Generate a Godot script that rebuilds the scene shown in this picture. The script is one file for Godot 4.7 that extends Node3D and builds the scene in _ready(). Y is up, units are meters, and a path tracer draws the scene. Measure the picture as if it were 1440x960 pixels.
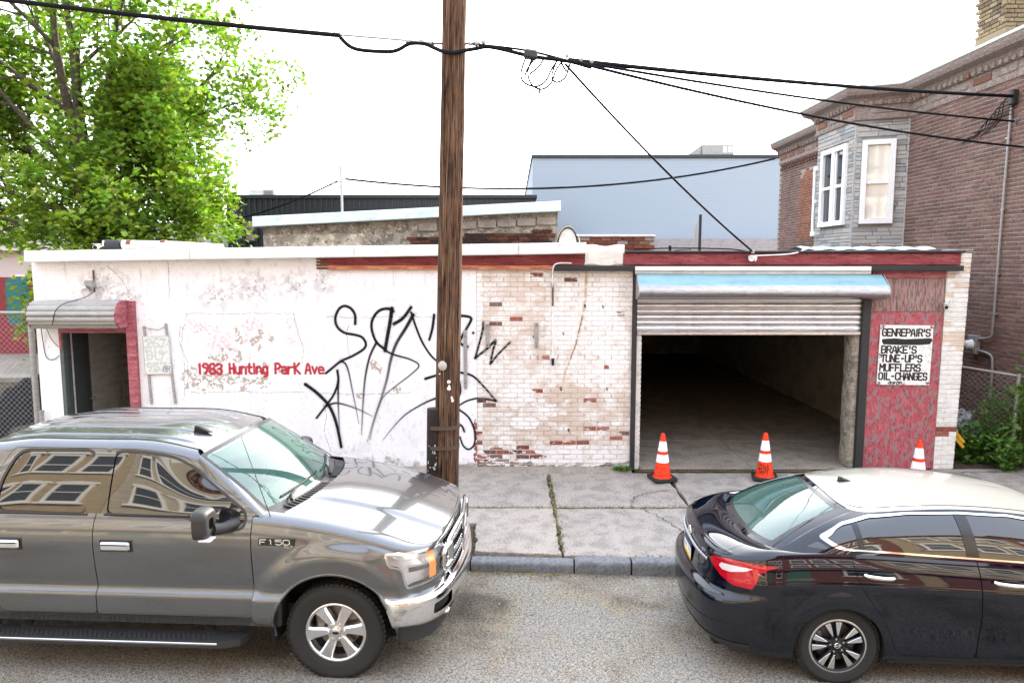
extends Node3D
# A whitewashed garage on a city street, seen from a little above the pavement.  1 unit = 1 m, y up, z towards the viewer.

var M := {}
var T := {}
var rng := RandomNumberGenerator.new()
const STREET := 0.05585                       # the street runs 3.2 degrees off the garage front
var street_dir := Vector3(cos(STREET), 0, sin(STREET))
var street_in := Vector3(sin(STREET), 0, -cos(STREET))   # from the road towards the garage
const KERB := Vector3(0.6, 0.0, -7.56)        # a point of the kerb face


func _ready():
	rng.seed = 11
	setup_camera_and_light()
	make_textures()
	make_materials()
	build_ground()
	build_garage()
	build_shed_and_far_buildings()
	build_rowhouse()
	build_opposite_houses()
	build_trees()
	build_side_yards()
	build_truck()
	build_sedan()
	build_pole_and_wires()
	build_small_things()


func setup_camera_and_light():
	var cam := Camera3D.new()
	cam.name = "camera"
	cam.position = Vector3(0, 3.27, 0)
	cam.rotation_degrees = Vector3(-6.2, 0, 0)
	cam.fov = 51.28
	cam.near = 0.05
	cam.far = 2000.0
	add_child(cam)
	cam.current = true
	var env := Environment.new()
	env.background_mode = Environment.BG_SKY
	var sky := Sky.new()
	var az := deg_to_rad(33.0)
	var el := deg_to_rad(25.0)
	var to_sun := Vector3(sin(az) * cos(el), sin(el), -cos(az) * cos(el))
	var sm := PanoramaSkyMaterial.new()
	sm.panorama = ImageTexture.create_from_image(hazy_sky(to_sun))
	sky.sky_material = sm
	env.sky = sky
	env.tonemap_mode = Environment.TONE_MAPPER_LINEAR
	env.tonemap_exposure = 3.0
	env.sdfgi_enabled = true
	env.ssao_enabled = true
	env.ssil_enabled = true
	var we := WorldEnvironment.new()
	we.name = "world"
	we.environment = env
	add_child(we)
	var sun := DirectionalLight3D.new()
	sun.name = "sun"
	sun.light_color = Color(1.0, 0.93, 0.82)
	sun.light_energy = 1.5
	sun.light_angular_distance = 0.5
	sun.shadow_enabled = true
	sun.look_at_from_position(to_sun * 50.0, Vector3.ZERO)
	add_child(sun)


# a bright, milky morning sky: pale blue overhead, white low down, and the wide glow of haze round the sun
func hazy_sky(to_sun: Vector3) -> Image:
	var w := 512
	var h := 256
	var im := Image.create(w, h, false, Image.FORMAT_RGBF)
	for y in h:
		var up := PI * (0.5 - (y + 0.5) / h)
		for x in w:
			var a := TAU * (x + 0.5) / w
			var d := Vector3(sin(a) * cos(up), sin(up), -cos(a) * cos(up))
			var c := Color(1.04, 1.03, 1.01).lerp(Color(0.60, 0.74, 1.02), pow(clampf(d.y, 0, 1), 0.75))
			if d.y < 0.0:
				c = Color(0.42, 0.40, 0.38)
			var g := clampf(d.dot(to_sun), -1.0, 1.0)
			var glow := 2.2 * pow(maxf(g, 0.0), 6.0) + 0.45 * (0.5 + 0.5 * g)
			if d.y > 0.0:
				c += Color(1.0, 0.97, 0.91) * glow
			im.set_pixel(x, y, c)
	return im


# ---------------------------------------------------------------- mesh builder
class MB:
	var v := PackedVector3Array()
	var n := PackedVector3Array()
	var t := PackedVector2Array()
	var c := PackedColorArray()
	var idx := PackedInt32Array()
	var col := Color(1, 1, 1)

	func vert(p: Vector3, nn: Vector3, uv := Vector2.ZERO) -> int:
		v.append(p); n.append(nn); t.append(uv); c.append(col)
		return v.size() - 1

	func face(a: int, b: int, d: int):
		var g := (v[b] - v[a]).cross(v[d] - v[a])
		if g.dot(n[a] + n[b] + n[d]) > 0.0:
			idx.append(a); idx.append(d); idx.append(b)
		else:
			idx.append(a); idx.append(b); idx.append(d)

	func poly(pts: Array, hint: Vector3):
		var g := Vector3.ZERO
		for k in range(1, pts.size() - 1):
			g += (pts[k] - pts[0]).cross(pts[k + 1] - pts[0])
		g = g.normalized()
		if g.dot(hint) < 0.0:
			g = -g
		var s := v.size()
		for p in pts:
			vert(p, g)
		for k in range(1, pts.size() - 1):
			face(s, s + k, s + k + 1)

	func box(at: Vector3, size: Vector3, bev := 0.0, bas := Basis()):
		var h := size * 0.5
		var b := minf(bev, minf(h.x, minf(h.y, h.z)) * 0.9)
		var f := func(x, y, z, ax):
			var p := Vector3(x * h.x, y * h.y, z * h.z)
			if ax != 0: p.x -= x * b
			if ax != 1: p.y -= y * b
			if ax != 2: p.z -= z * b
			return at + bas * p
		for s in [-1, 1]:
			poly([f.call(s, -1, -1, 0), f.call(s, 1, -1, 0), f.call(s, 1, 1, 0), f.call(s, -1, 1, 0)], bas.x * s)
			poly([f.call(-1, s, -1, 1), f.call(1, s, -1, 1), f.call(1, s, 1, 1), f.call(-1, s, 1, 1)], bas.y * s)
			poly([f.call(-1, -1, s, 2), f.call(1, -1, s, 2), f.call(1, 1, s, 2), f.call(-1, 1, s, 2)], bas.z * s)
		if b <= 0.0:
			return
		for s in [-1, 1]:
			for r in [-1, 1]:
				poly([f.call(s, r, -1, 0), f.call(s, r, 1, 0), f.call(s, r, 1, 1), f.call(s, r, -1, 1)], bas * Vector3(s, r, 0))
				poly([f.call(s, -1, r, 0), f.call(s, 1, r, 0), f.call(s, 1, r, 2), f.call(s, -1, r, 2)], bas * Vector3(s, 0, r))
				poly([f.call(-1, s, r, 1), f.call(1, s, r, 1), f.call(1, s, r, 2), f.call(-1, s, r, 2)], bas * Vector3(0, s, r))
				for q in [-1, 1]:
					poly([f.call(s, r, q, 0), f.call(s, r, q, 1), f.call(s, r, q, 2)], bas * Vector3(s, r, q))

	func span(x0: float, x1: float, y0: float, y1: float, z0: float, z1: float, bev := 0.0):
		box(Vector3((x0 + x1) * 0.5, (y0 + y1) * 0.5, (z0 + z1) * 0.5), Vector3(absf(x1 - x0), absf(y1 - y0), absf(z1 - z0)), bev)

	func beam(a: Vector3, b: Vector3, w: float, h: float, bev := 0.0, up := Vector3.UP):
		var d := (b - a).normalized()
		var u := up
		if absf(d.dot(u)) > 0.97:
			u = Vector3(0, 0, 1)
		var s := d.cross(u).normalized()
		u = s.cross(d).normalized()
		box((a + b) * 0.5, Vector3(a.distance_to(b), h, w), bev, Basis(d, u, s))

	func tube(path: Array, rad, sides := 8, caps := true, closed := false):
		var m := path.size()
		var ref := Vector3.UP
		var rings := []
		for k in m:
			var a: Vector3 = path[(k - 1 + m) % m] if closed else path[maxi(k - 1, 0)]
			var b: Vector3 = path[(k + 1) % m] if closed else path[mini(k + 1, m - 1)]
			var d := (b - a).normalized()
			if d == Vector3.ZERO:
				d = Vector3.UP
			if k == 0:
				ref = Vector3.UP if absf(d.y) < 0.9 else Vector3.RIGHT
			var s := d.cross(ref).normalized()
			var u := s.cross(d).normalized()
			ref = u
			var r: float = rad if not (rad is Array) else rad[k]
			var ring := []
			for j in sides:
				var an := TAU * j / sides
				var nn := s * cos(an) + u * sin(an)
				ring.append(vert(path[k] + nn * r, nn, Vector2(float(j) / sides, k)))
			rings.append(ring)
		for k in (m if closed else m - 1):
			var r0: Array = rings[k]
			var r1: Array = rings[(k + 1) % m]
			for j in sides:
				var j1 := (j + 1) % sides
				face(r0[j], r0[j1], r1[j1]); face(r0[j], r1[j1], r1[j])
		if caps and not closed:
			for e in [0, m - 1]:
				var pts := []
				for i in rings[e]:
					pts.append(v[i])
				poly(pts, path[e] - path[1 if e == 0 else m - 2])

	# profile: Vector2(radius, along y); smooth where the profile bends gently
	func lathe(prof: Array, seg: int, xf := Transform3D(), sharp := 0.6, arc := TAU):
		var m := prof.size()
		var nrm := []
		for k in m - 1:
			var d: Vector2 = prof[k + 1] - prof[k]
			nrm.append(Vector2(d.y, -d.x).normalized())
		for k in m - 1:
			var na: Vector2 = nrm[k]
			var nb: Vector2 = nrm[k]
			if k > 0 and nrm[k - 1].dot(nrm[k]) > sharp:
				na = (nrm[k - 1] + nrm[k]).normalized()
			if k < m - 2 and nrm[k + 1].dot(nrm[k]) > sharp:
				nb = (nrm[k + 1] + nrm[k]).normalized()
			var s := v.size()
			for j in seg + 1:
				var an := arc * j / seg
				var cs := cos(an)
				var sn := sin(an)
				vert(xf * Vector3(prof[k].x * cs, prof[k].y, prof[k].x * sn), (xf.basis * Vector3(na.x * cs, na.y, na.x * sn)).normalized(), Vector2(float(j) / seg, float(k) / m))
				vert(xf * Vector3(prof[k + 1].x * cs, prof[k + 1].y, prof[k + 1].x * sn), (xf.basis * Vector3(nb.x * cs, nb.y, nb.x * sn)).normalized(), Vector2(float(j) / seg, float(k + 1) / m))
			for j in seg:
				var q := s + j * 2
				face(q, q + 2, q + 3); face(q, q + 3, q + 1)

	# a flat outline pushed through z0..z1 of xf, with a small chamfer at z1
	func prism(outline: PackedVector2Array, z0: float, z1: float, xf := Transform3D(), bev := 0.0):
		var o := outline
		if Geometry2D.is_polygon_clockwise(o):
			o = o.duplicate()
			o.reverse()
		var m := o.size()
		var inner := o
		if bev > 0.0:
			inner = PackedVector2Array()
			for k in m:
				var a := (o[k] - o[(k - 1 + m) % m]).normalized()
				var b := (o[(k + 1) % m] - o[k]).normalized()
				var na := Vector2(-a.y, a.x)
				var nb := Vector2(-b.y, b.x)
				var d := (na + nb)
				d = d / maxf(0.35, d.length_squared() * 0.5)
				inner.append(o[k] + d * bev)
		var ti := Geometry2D.triangulate_polygon(o)
		for e in 2:
			var pp := inner if e == 1 else o
			var nn: Vector3 = (xf.basis.z * (1.0 if e == 1 else -1.0)).normalized()
			var s := v.size()
			for p in pp:
				vert(xf * Vector3(p.x, p.y, z1 if e == 1 else z0), nn, p)
			for k in range(0, ti.size(), 3):
				face(s + ti[k], s + ti[k + 1], s + ti[k + 2])
		for k in m:
			var a := o[k]
			var b := o[(k + 1) % m]
			var d := (b - a).normalized()
			var out := xf.basis * Vector3(d.y, -d.x, 0)
			var zb := z1 - (bev if z1 > z0 else -bev)
			poly([xf * Vector3(a.x, a.y, z0), xf * Vector3(b.x, b.y, z0), xf * Vector3(b.x, b.y, zb), xf * Vector3(a.x, a.y, zb)], out)
			if bev > 0.0:
				var ia := inner[k]
				var ib := inner[(k + 1) % m]
				poly([xf * Vector3(a.x, a.y, zb), xf * Vector3(b.x, b.y, zb), xf * Vector3(ib.x, ib.y, z1), xf * Vector3(ia.x, ia.y, z1)], out + xf.basis.z * signf(z1 - z0))

	# smooth grid of points f(u, v), u and v from 0 to 1
	func grid(f: Callable, nu: int, nv: int, hint: Vector3):
		var s := v.size()
		var pts := PackedVector3Array()
		for i in nu + 1:
			for j in nv + 1:
				pts.append(f.call(float(i) / nu, float(j) / nv))
		var w := nv + 1
		var sg := 0.0
		for i in nu + 1:
			for j in nv + 1:
				var du := pts[mini(i + 1, nu) * w + j] - pts[maxi(i - 1, 0) * w + j]
				var dv := pts[i * w + mini(j + 1, nv)] - pts[i * w + maxi(j - 1, 0)]
				var nn := du.cross(dv).normalized()
				if nn == Vector3.ZERO:
					nn = hint.normalized()
				sg += nn.dot(hint)
				vert(pts[i * w + j], nn, Vector2(float(i) / nu, float(j) / nv))
		if sg < 0.0:
			for k in range(s, v.size()):
				n[k] = -n[k]
		for i in nu:
			for j in nv:
				var a := s + i * w + j
				face(a, a + w, a + w + 1); face(a, a + w + 1, a + 1)

	func map_uv(f: Callable):
		for k in v.size():
			t[k] = f.call(v[k])

	func map_col(f: Callable):
		for k in v.size():
			c[k] = f.call(v[k])

	func moved(xf: Transform3D) -> MB:
		var o := MB.new()
		o.v = xf * v
		o.t = t.duplicate(); o.c = c.duplicate()
		for q in n:
			o.n.append((xf.basis * q).normalized())
		for k in range(0, idx.size(), 3):
			o.face(idx[k], idx[k + 1], idx[k + 2])
		return o

	func mesh() -> ArrayMesh:
		var a := []
		a.resize(Mesh.ARRAY_MAX)
		a[Mesh.ARRAY_VERTEX] = v
		a[Mesh.ARRAY_NORMAL] = n
		a[Mesh.ARRAY_TEX_UV] = t
		a[Mesh.ARRAY_COLOR] = c
		a[Mesh.ARRAY_INDEX] = idx
		var m := ArrayMesh.new()
		m.add_surface_from_arrays(Mesh.PRIMITIVE_TRIANGLES, a)
		return m


# A curved sheet sampled on a grid; emit() adds the piece of it where every mask is above zero.
class Sheet:
	var nu: int
	var nv: int
	var p := PackedVector3Array()
	var n := PackedVector3Array()
	var q := PackedVector2Array()

	func _init(f: Callable, us: Array, vs: Array, hint: Callable):
		nu = us.size() - 1
		nv = vs.size() - 1
		for u in us:
			for w in vs:
				p.append(f.call(u, w)); q.append(Vector2(u, w))
		var k := nv + 1
		for i in nu + 1:
			for j in nv + 1:
				var du := p[mini(i + 1, nu) * k + j] - p[maxi(i - 1, 0) * k + j]
				var dv := p[i * k + mini(j + 1, nv)] - p[i * k + maxi(j - 1, 0)]
				var nn := du.cross(dv).normalized()
				var h: Vector3 = hint.call(p[i * k + j])
				if nn == Vector3.ZERO:
					nn = h.normalized()
				n.append(nn if nn.dot(h) >= 0.0 else -nn)

	func emit(mb: MB, masks: Array, off := 0.0):
		var fields := []
		for m in masks:
			var a := PackedFloat32Array()
			a.resize(p.size())
			for i in p.size():
				a[i] = m.call(p[i], q[i])
			fields.append(a)
		var made := {}
		var k := nv + 1
		for i in nu:
			for j in nv:
				var a := i * k + j
				for tri in [[a, a + k, a + k + 1], [a, a + k + 1, a + 1]]:
					var inside := true
					var out := false
					for f in fields:
						var f0: float = f[tri[0]]
						var f1: float = f[tri[1]]
						var f2: float = f[tri[2]]
						if f0 <= 0.0 and f1 <= 0.0 and f2 <= 0.0:
							out = true
							break
						if f0 < 0.0 or f1 < 0.0 or f2 < 0.0:
							inside = false
					if out:
						continue
					if inside:
						var id := []
						for t in tri:
							if not made.has(t):
								made[t] = mb.vert(p[t] + n[t] * off, n[t], q[t])
							id.append(made[t])
						mb.face(id[0], id[1], id[2])
						continue
					var poly := []
					for t in tri:
						var fv := []
						for f in fields:
							fv.append(f[t])
						poly.append([p[t], n[t], q[t], fv])
					for fi in fields.size():
						var res := []
						for e in poly.size():
							var x = poly[e]
							var y = poly[(e + 1) % poly.size()]
							var fx: float = x[3][fi]
							var fy: float = y[3][fi]
							if fx >= 0.0:
								res.append(x)
							if (fx >= 0.0) != (fy >= 0.0):
								var s := fx / (fx - fy)
								var fv := []
								for g in fields.size():
									fv.append(lerpf(x[3][g], y[3][g], s))
								res.append([x[0].lerp(y[0], s), x[1].lerp(y[1], s).normalized(), x[2].lerp(y[2], s), fv])
						poly = res
						if poly.size() < 3:
							break
					if poly.size() < 3:
						continue
					var st := mb.v.size()
					for x in poly:
						mb.vert(x[0] + x[1] * off, x[1], x[2])
					for e in range(1, poly.size() - 1):
						mb.face(st, st + e, st + e + 1)


func sd_poly(o: PackedVector2Array, p: Vector2) -> float:      # distance to an outline, positive inside
	var d := 1e9
	var inside := false
	var m := o.size()
	var j := m - 1
	for i in m:
		var a := o[j]
		var b := o[i]
		var e := b - a
		var w := p - a
		var h := w - e * clampf(w.dot(e) / maxf(e.length_squared(), 1e-12), 0.0, 1.0)
		d = minf(d, h.length_squared())
		if (b.y > p.y) != (a.y > p.y) and p.x < (a.x - b.x) * (p.y - b.y) / (a.y - b.y) + b.x:
			inside = not inside
		j = i
	return sqrt(d) if inside else -sqrt(d)


func outline(txt: String, r := 0.0, steps := 5) -> PackedVector2Array:     # "x y, x y, ..." with corners rounded by r
	var pts := pts2(txt)
	return round_poly(pts, r, steps) if r > 0.0 else pts


func pts2(txt: String) -> PackedVector2Array:
	var pts := PackedVector2Array()
	for s in txt.split(","):
		var f := s.strip_edges().split_floats(" ", false)
		pts.append(Vector2(f[0], f[1]))
	return pts


func round_poly(o: PackedVector2Array, r: float, steps := 5) -> PackedVector2Array:
	var res := PackedVector2Array()
	var m := o.size()
	for k in m:
		var a := o[(k - 1 + m) % m]
		var b := o[k]
		var c := o[(k + 1) % m]
		var ra := minf(r, b.distance_to(a) * 0.45)
		var rc := minf(r, b.distance_to(c) * 0.45)
		var s := b + (a - b).normalized() * ra
		var e := b + (c - b).normalized() * rc
		for i in steps + 1:
			var f := float(i) / steps
			res.append(s.lerp(b, f).lerp(b.lerp(e, f), f))
	return res


func lerp_table(t: Array, x: float) -> float:        # [[x, y], ...] with a smooth curve through the points
	var m := t.size()
	if x <= t[0][0]: return t[0][1]
	if x >= t[m - 1][0]: return t[m - 1][1]
	var i := 0
	while x > t[i + 1][0]:
		i += 1
	var x0: float = t[i][0]
	var x1: float = t[i + 1][0]
	var y0: float = t[i][1]
	var y1: float = t[i + 1][1]
	var h := x1 - x0
	var d := (y1 - y0) / h
	var m0 := d
	var m1 := d
	if i > 0:
		var dl: float = (y0 - t[i - 1][1]) / (x0 - t[i - 1][0])
		m0 = 0.0 if dl * d <= 0.0 else 2.0 * dl * d / (dl + d)
	if i < m - 2:
		var dr: float = (t[i + 2][1] - y1) / (t[i + 2][0] - x1)
		m1 = 0.0 if dr * d <= 0.0 else 2.0 * dr * d / (dr + d)
	var s := (x - x0) / h
	return y0 * (1 + 2 * s) * (1 - s) * (1 - s) + y1 * s * s * (3 - 2 * s) + h * (m0 * s * (1 - s) * (1 - s) + m1 * s * s * (s - 1))


func steps(a: float, b: float, m: int) -> Array:
	var r := []
	for i in m + 1:
		r.append(lerpf(a, b, float(i) / m))
	return r


func curve3(pts: Array, per := 6) -> Array:           # Catmull-Rom through points
	var r := []
	for i in pts.size() - 1:
		for k in per:
			r.append(pts[i].cubic_interpolate(pts[i + 1], pts[maxi(i - 1, 0)], pts[mini(i + 2, pts.size() - 1)], float(k) / per))
	r.append(pts[-1])
	return r


func hang(a: Vector3, b: Vector3, sag: float, m := 24) -> Array:
	var r := []
	for i in m + 1:
		var f := float(i) / m
		r.append(a.lerp(b, f) + Vector3.DOWN * sag * 4.0 * f * (1.0 - f))
	return r


# ---------------------------------------------------------------- nodes
var taken := {}

func fresh(called: String, parent: Node) -> String:
	var key := str(parent.get_instance_id()) + called
	var k: int = taken.get(key, 0)
	taken[key] = k + 1
	return called if k == 0 else "%s_%03d" % [called, k]


func thing(called: String, label: String, category: String, at := Vector3.ZERO, turn := 0.0, group := "") -> Node3D:
	var o := Node3D.new()
	o.name = fresh(called, self)
	o.position = at
	o.rotation.y = turn
	add_child(o, true)
	return tag(o, label, category, group)


func tag(o: Node3D, label: String, category: String, group := "") -> Node3D:
	if label: o.set_meta("label", label)
	if category: o.set_meta("category", category)
	if group: o.set_meta("group", group)
	return o


func part(called: String, mb, m, parent: Node = self) -> MeshInstance3D:
	var o := MeshInstance3D.new()
	o.name = fresh(called, parent)
	o.mesh = mb.mesh() if mb is MB else mb
	o.material_override = M[m] if m is String else m
	parent.add_child(o, true)
	return o


func struct(called: String, mb, m) -> MeshInstance3D:
	var o := part(called, mb, m)
	o.set_meta("kind", "structure")
	return o


func many(called: String, mesh: Mesh, m, xfs: Array, cols: Array, parent: Node = self) -> MultiMeshInstance3D:
	var mm := MultiMesh.new()
	mm.transform_format = MultiMesh.TRANSFORM_3D
	mm.use_colors = cols.size() > 0
	mm.mesh = mesh
	mm.instance_count = xfs.size()
	for i in xfs.size():
		mm.set_instance_transform(i, xfs[i])
		if cols.size() > 0:
			mm.set_instance_color(i, cols[i])
	var o := MultiMeshInstance3D.new()
	o.name = fresh(called, parent)
	o.multimesh = mm
	o.material_override = M[m] if m is String else m
	o.set_meta("kind", "stuff")
	parent.add_child(o, true)
	return o


func copy(src: Node3D, label: String, at: Vector3, turn := 0.0) -> Node3D:
	var o: Node3D = src.duplicate()
	o.name = fresh(String(src.name), self)
	add_child(o, true)
	o.position = at
	o.rotation.y = turn
	o.set_meta("label", label)
	return o


# ---------------------------------------------------------------- textures
func noise_bytes(w: int, h: int, sd: int, freq: float, octv := 4, sx := 1.0, sy := 1.0, kind := FastNoiseLite.TYPE_SIMPLEX_SMOOTH) -> PackedByteArray:
	var f := FastNoiseLite.new()
	f.seed = sd
	f.noise_type = kind
	f.frequency = freq
	f.fractal_octaves = octv
	var im := f.get_seamless_image(maxi(8, int(w / sx)), maxi(8, int(h / sy)))
	im.convert(Image.FORMAT_L8)
	if im.get_width() != w or im.get_height() != h:
		im.resize(w, h, Image.INTERPOLATE_CUBIC)
	return im.get_data()


# colour base with layers [seed, frequency, octaves, low, high, colour, (stretch x, stretch y)]: a layer shows where its noise (0..1) rises from low to high
func layered(w: int, h: int, base: Color, layers: Array) -> Image:
	var im := Image.create(w, h, false, Image.FORMAT_RGBA8)
	im.fill(base)
	for l in layers:
		lay(im, noise_bytes(w, h, l[0], l[1], l[2], l[6] if l.size() > 6 else 1.0, l[7] if l.size() > 7 else 1.0), l[3], l[4], l[5])
	return im


func lay(im: Image, nb: PackedByteArray, lo: float, hi: float, c: Color):
	var w := im.get_width()
	var h := im.get_height()
	var over := Image.create(w, h, false, Image.FORMAT_RGBA8)
	over.fill(c)
	var d := over.get_data()
	var lut := PackedByteArray()
	for i in 256:
		var x := clampf((i / 255.0 - lo) / (hi - lo), 0.0, 1.0)
		lut.append(int(255.0 * c.a * x * x * (3 - 2 * x)))
	for i in nb.size():
		d[i * 4 + 3] = lut[nb[i]]
	im.blend_rect(Image.create_from_data(w, h, false, Image.FORMAT_RGBA8, d), Rect2i(0, 0, w, h), Vector2i.ZERO)


func tex(im: Image) -> ImageTexture:
	return ImageTexture.create_from_image(im)


func bump_tex(w: int, h: int, sd: int, freq: float, octv: int, sx := 1.0, sy := 1.0) -> ImageTexture:
	return tex(Image.create_from_data(w, h, false, Image.FORMAT_L8, noise_bytes(w, h, sd, freq, octv, sx, sy)))


# one painted stroke through points in pixels; widths are radii, soft is the width of its edge
func stroke(im: Image, pts: Array, r0: float, r1: float, c: Color, soft := 1.2, ragged: PackedByteArray = PackedByteArray(), fade := false):
	var w := im.get_width()
	var h := im.get_height()
	var lo := Vector2(1e9, 1e9)
	var hi := -lo
	var big := maxf(r0, r1) + soft + 2
	for p in pts:
		lo = lo.min(p); hi = hi.max(p)
	var x0 := clampi(int(lo.x - big), 0, w); var x1 := clampi(int(hi.x + big), 0, w)
	var y0 := clampi(int(lo.y - big), 0, h); var y1 := clampi(int(hi.y + big), 0, h)
	var bw := x1 - x0
	if bw <= 0 or y1 <= y0:
		return
	var mask := PackedByteArray()
	mask.resize(bw * (y1 - y0))
	var m := pts.size()
	for k in m - 1:
		var a: Vector2 = pts[k]
		var b: Vector2 = pts[k + 1]
		var e := b - a
		var l2 := maxf(e.length_squared(), 1e-6)
		for y in range(maxi(y0, int(minf(a.y, b.y) - big)), mini(y1, int(maxf(a.y, b.y) + big) + 1)):
			for x in range(maxi(x0, int(minf(a.x, b.x) - big)), mini(x1, int(maxf(a.x, b.x) + big) + 1)):
				var p := Vector2(x + 0.5, y + 0.5) - a
				var f := clampf(p.dot(e) / l2, 0.0, 1.0)
				var g := (k + f) / (m - 1)
				var al := clampf((lerpf(r0, r1, g) - (p - e * f).length()) / soft + 0.5, 0.0, 1.0)
				if fade:
					al *= 1.0 - 0.75 * g
				if al <= 0.0:
					continue
				var i := (y - y0) * bw + x - x0
				mask[i] = maxi(mask[i], int(al * 255))
	for y in range(y0, y1):
		for x in range(x0, x1):
			var al := mask[(y - y0) * bw + x - x0]
			if al:
				var q := al / 255.0 * c.a
				if ragged.size():
					q *= clampf((ragged[(y * w + x) % ragged.size()] - 70) / 40.0, 0.0, 1.0)
				im.set_pixel(x, y, im.get_pixel(x, y).lerp(Color(c.r, c.g, c.b), q))


# letters as strokes on a 4 x 6 cell, y up
const GLYPH := {
	"A": "00 15 26 35 40|12 32", "B": "00 06 36 45 44 33 03|33 42 41 30 00", "C": "45 36 16 05 01 10 30 41", "D": "00 06 26 44 42 20 00", "E": "46 06 00 40|03 33", "F": "46 06 00|03 33",
	"G": "45 36 16 05 01 10 30 41 43 23", "H": "00 06|40 46|03 43", "I": "20 26", "K": "00 06|46 03 40", "L": "06 00 40", "M": "00 06 23 46 40", "N": "00 06 40 46", "O": "16 36 45 41 30 10 01 05 16",
	"P": "00 06 36 45 44 33 03", "R": "00 06 36 45 44 33 03|23 40", "S": "45 36 16 05 04 13 33 42 41 30 10 01", "T": "06 46|26 20", "U": "06 01 10 30 41 46", "V": "06 20 46", "W": "06 10 24 30 46", "X": "00 46|06 40",
	"'": "26 24", "-": "13 33", "1": "15 26 20", "2": "05 16 36 45 44 00 40", "3": "05 16 36 45 44 33 42 41 30 10 01|13 33", "4": "30 36 02 42", "5": "46 06 04 34 43 41 30 10 01", "6": "46 26 04 01 10 30 41 42 33 03",
	"7": "06 46 10", "8": "13 04 05 16 36 45 44 33 13 02 01 10 30 41 42 33", "9": "43 14 05 16 36 45 43 20", "0": "16 36 45 41 30 10 01 05 16", "/": "00 46",
	"a": "04 34 43 40 10 01 02 42", "e": "02 42 43 34 14 03 01 10 40", "u": "04 01 10 30 41|44 40", "n": "00 04|03 14 34 43 40", "t": "26 21 30 40|04 44", "i": "20 24|26 25", "g": "43 34 14 03 01 10 30 41|44 4- 3= 1=", "r": "00 04|02 14 44", "k": "00 06|44 02 40", "v": "04 20 44",
}

func letters(im: Image, txt: String, at: Vector2, h: float, w: float, gap: float, r: float, c: Color, soft := 1.2, ragged: PackedByteArray = PackedByteArray(), wob := 0.0, slope := 0.0):
	var x := at.x
	for ch in txt:
		if ch == " ":
			x += w * 0.55 + gap
			continue
		var narrow := ch in ["I", "1", "i", "'"]
		for s in GLYPH[ch].split("|"):
			var pts := []
			for g in s.split(" "):
				var gx := float(g[0]) / 4.0
				var gy := (-1.0 if g[1] == "-" else -1.8 if g[1] == "=" else float(g[1])) / 6.0
				if narrow:
					gx = 0.5 + (gx - 0.5) * 0.5
				pts.append(Vector2(x + (gx - (0.25 if narrow else 0.0)) * w, at.y - gy * h + (x - at.x) * slope) + Vector2(rng.randf_range(-wob, wob), rng.randf_range(-wob, wob)))
			stroke(im, pts, r, r, c, soft, ragged)
		x += (w * 0.5 if narrow else w) + gap


# ---------------------------------------------------------------- materials
func lin(r: float, g: float, b: float) -> Color:
	return Color(r, g, b).linear_to_srgb()


func mk(called: String, c: Color, rough := 0.8, metal := 0.0, more := {}) -> StandardMaterial3D:
	var m := StandardMaterial3D.new()
	m.resource_name = called
	m.albedo_color = c
	m.roughness = rough
	m.metallic = metal
	for k in more:
		match k:
			"tex":
				m.albedo_texture = more.tex
			"tri":                                  # world size of one repeat
				m.uv1_triplanar = true
				m.uv1_world_triplanar = true
				m.uv1_scale = Vector3.ONE / float(more.tri)
			"own":                                  # the same in the object's own axes
				m.uv1_triplanar = true
				m.uv1_scale = Vector3.ONE / float(more.own)
			"bump":
				m.heightmap_enabled = true
				m.heightmap_texture = more.bump[0]
				m.heightmap_scale = more.bump[1]
			"coat":
				m.clearcoat_enabled = true
				m.clearcoat = more.coat
				m.clearcoat_roughness = 0.02
			"spec":
				m.metallic_specular = more.spec
			"vc":
				m.vertex_color_use_as_albedo = true
			"alpha":
				m.transparency = BaseMaterial3D.TRANSPARENCY_ALPHA
				m.albedo_color.a = more.alpha
			"backlight":
				m.backlight_enabled = true
				m.backlight = more.backlight
	M[called] = m
	return m


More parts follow.
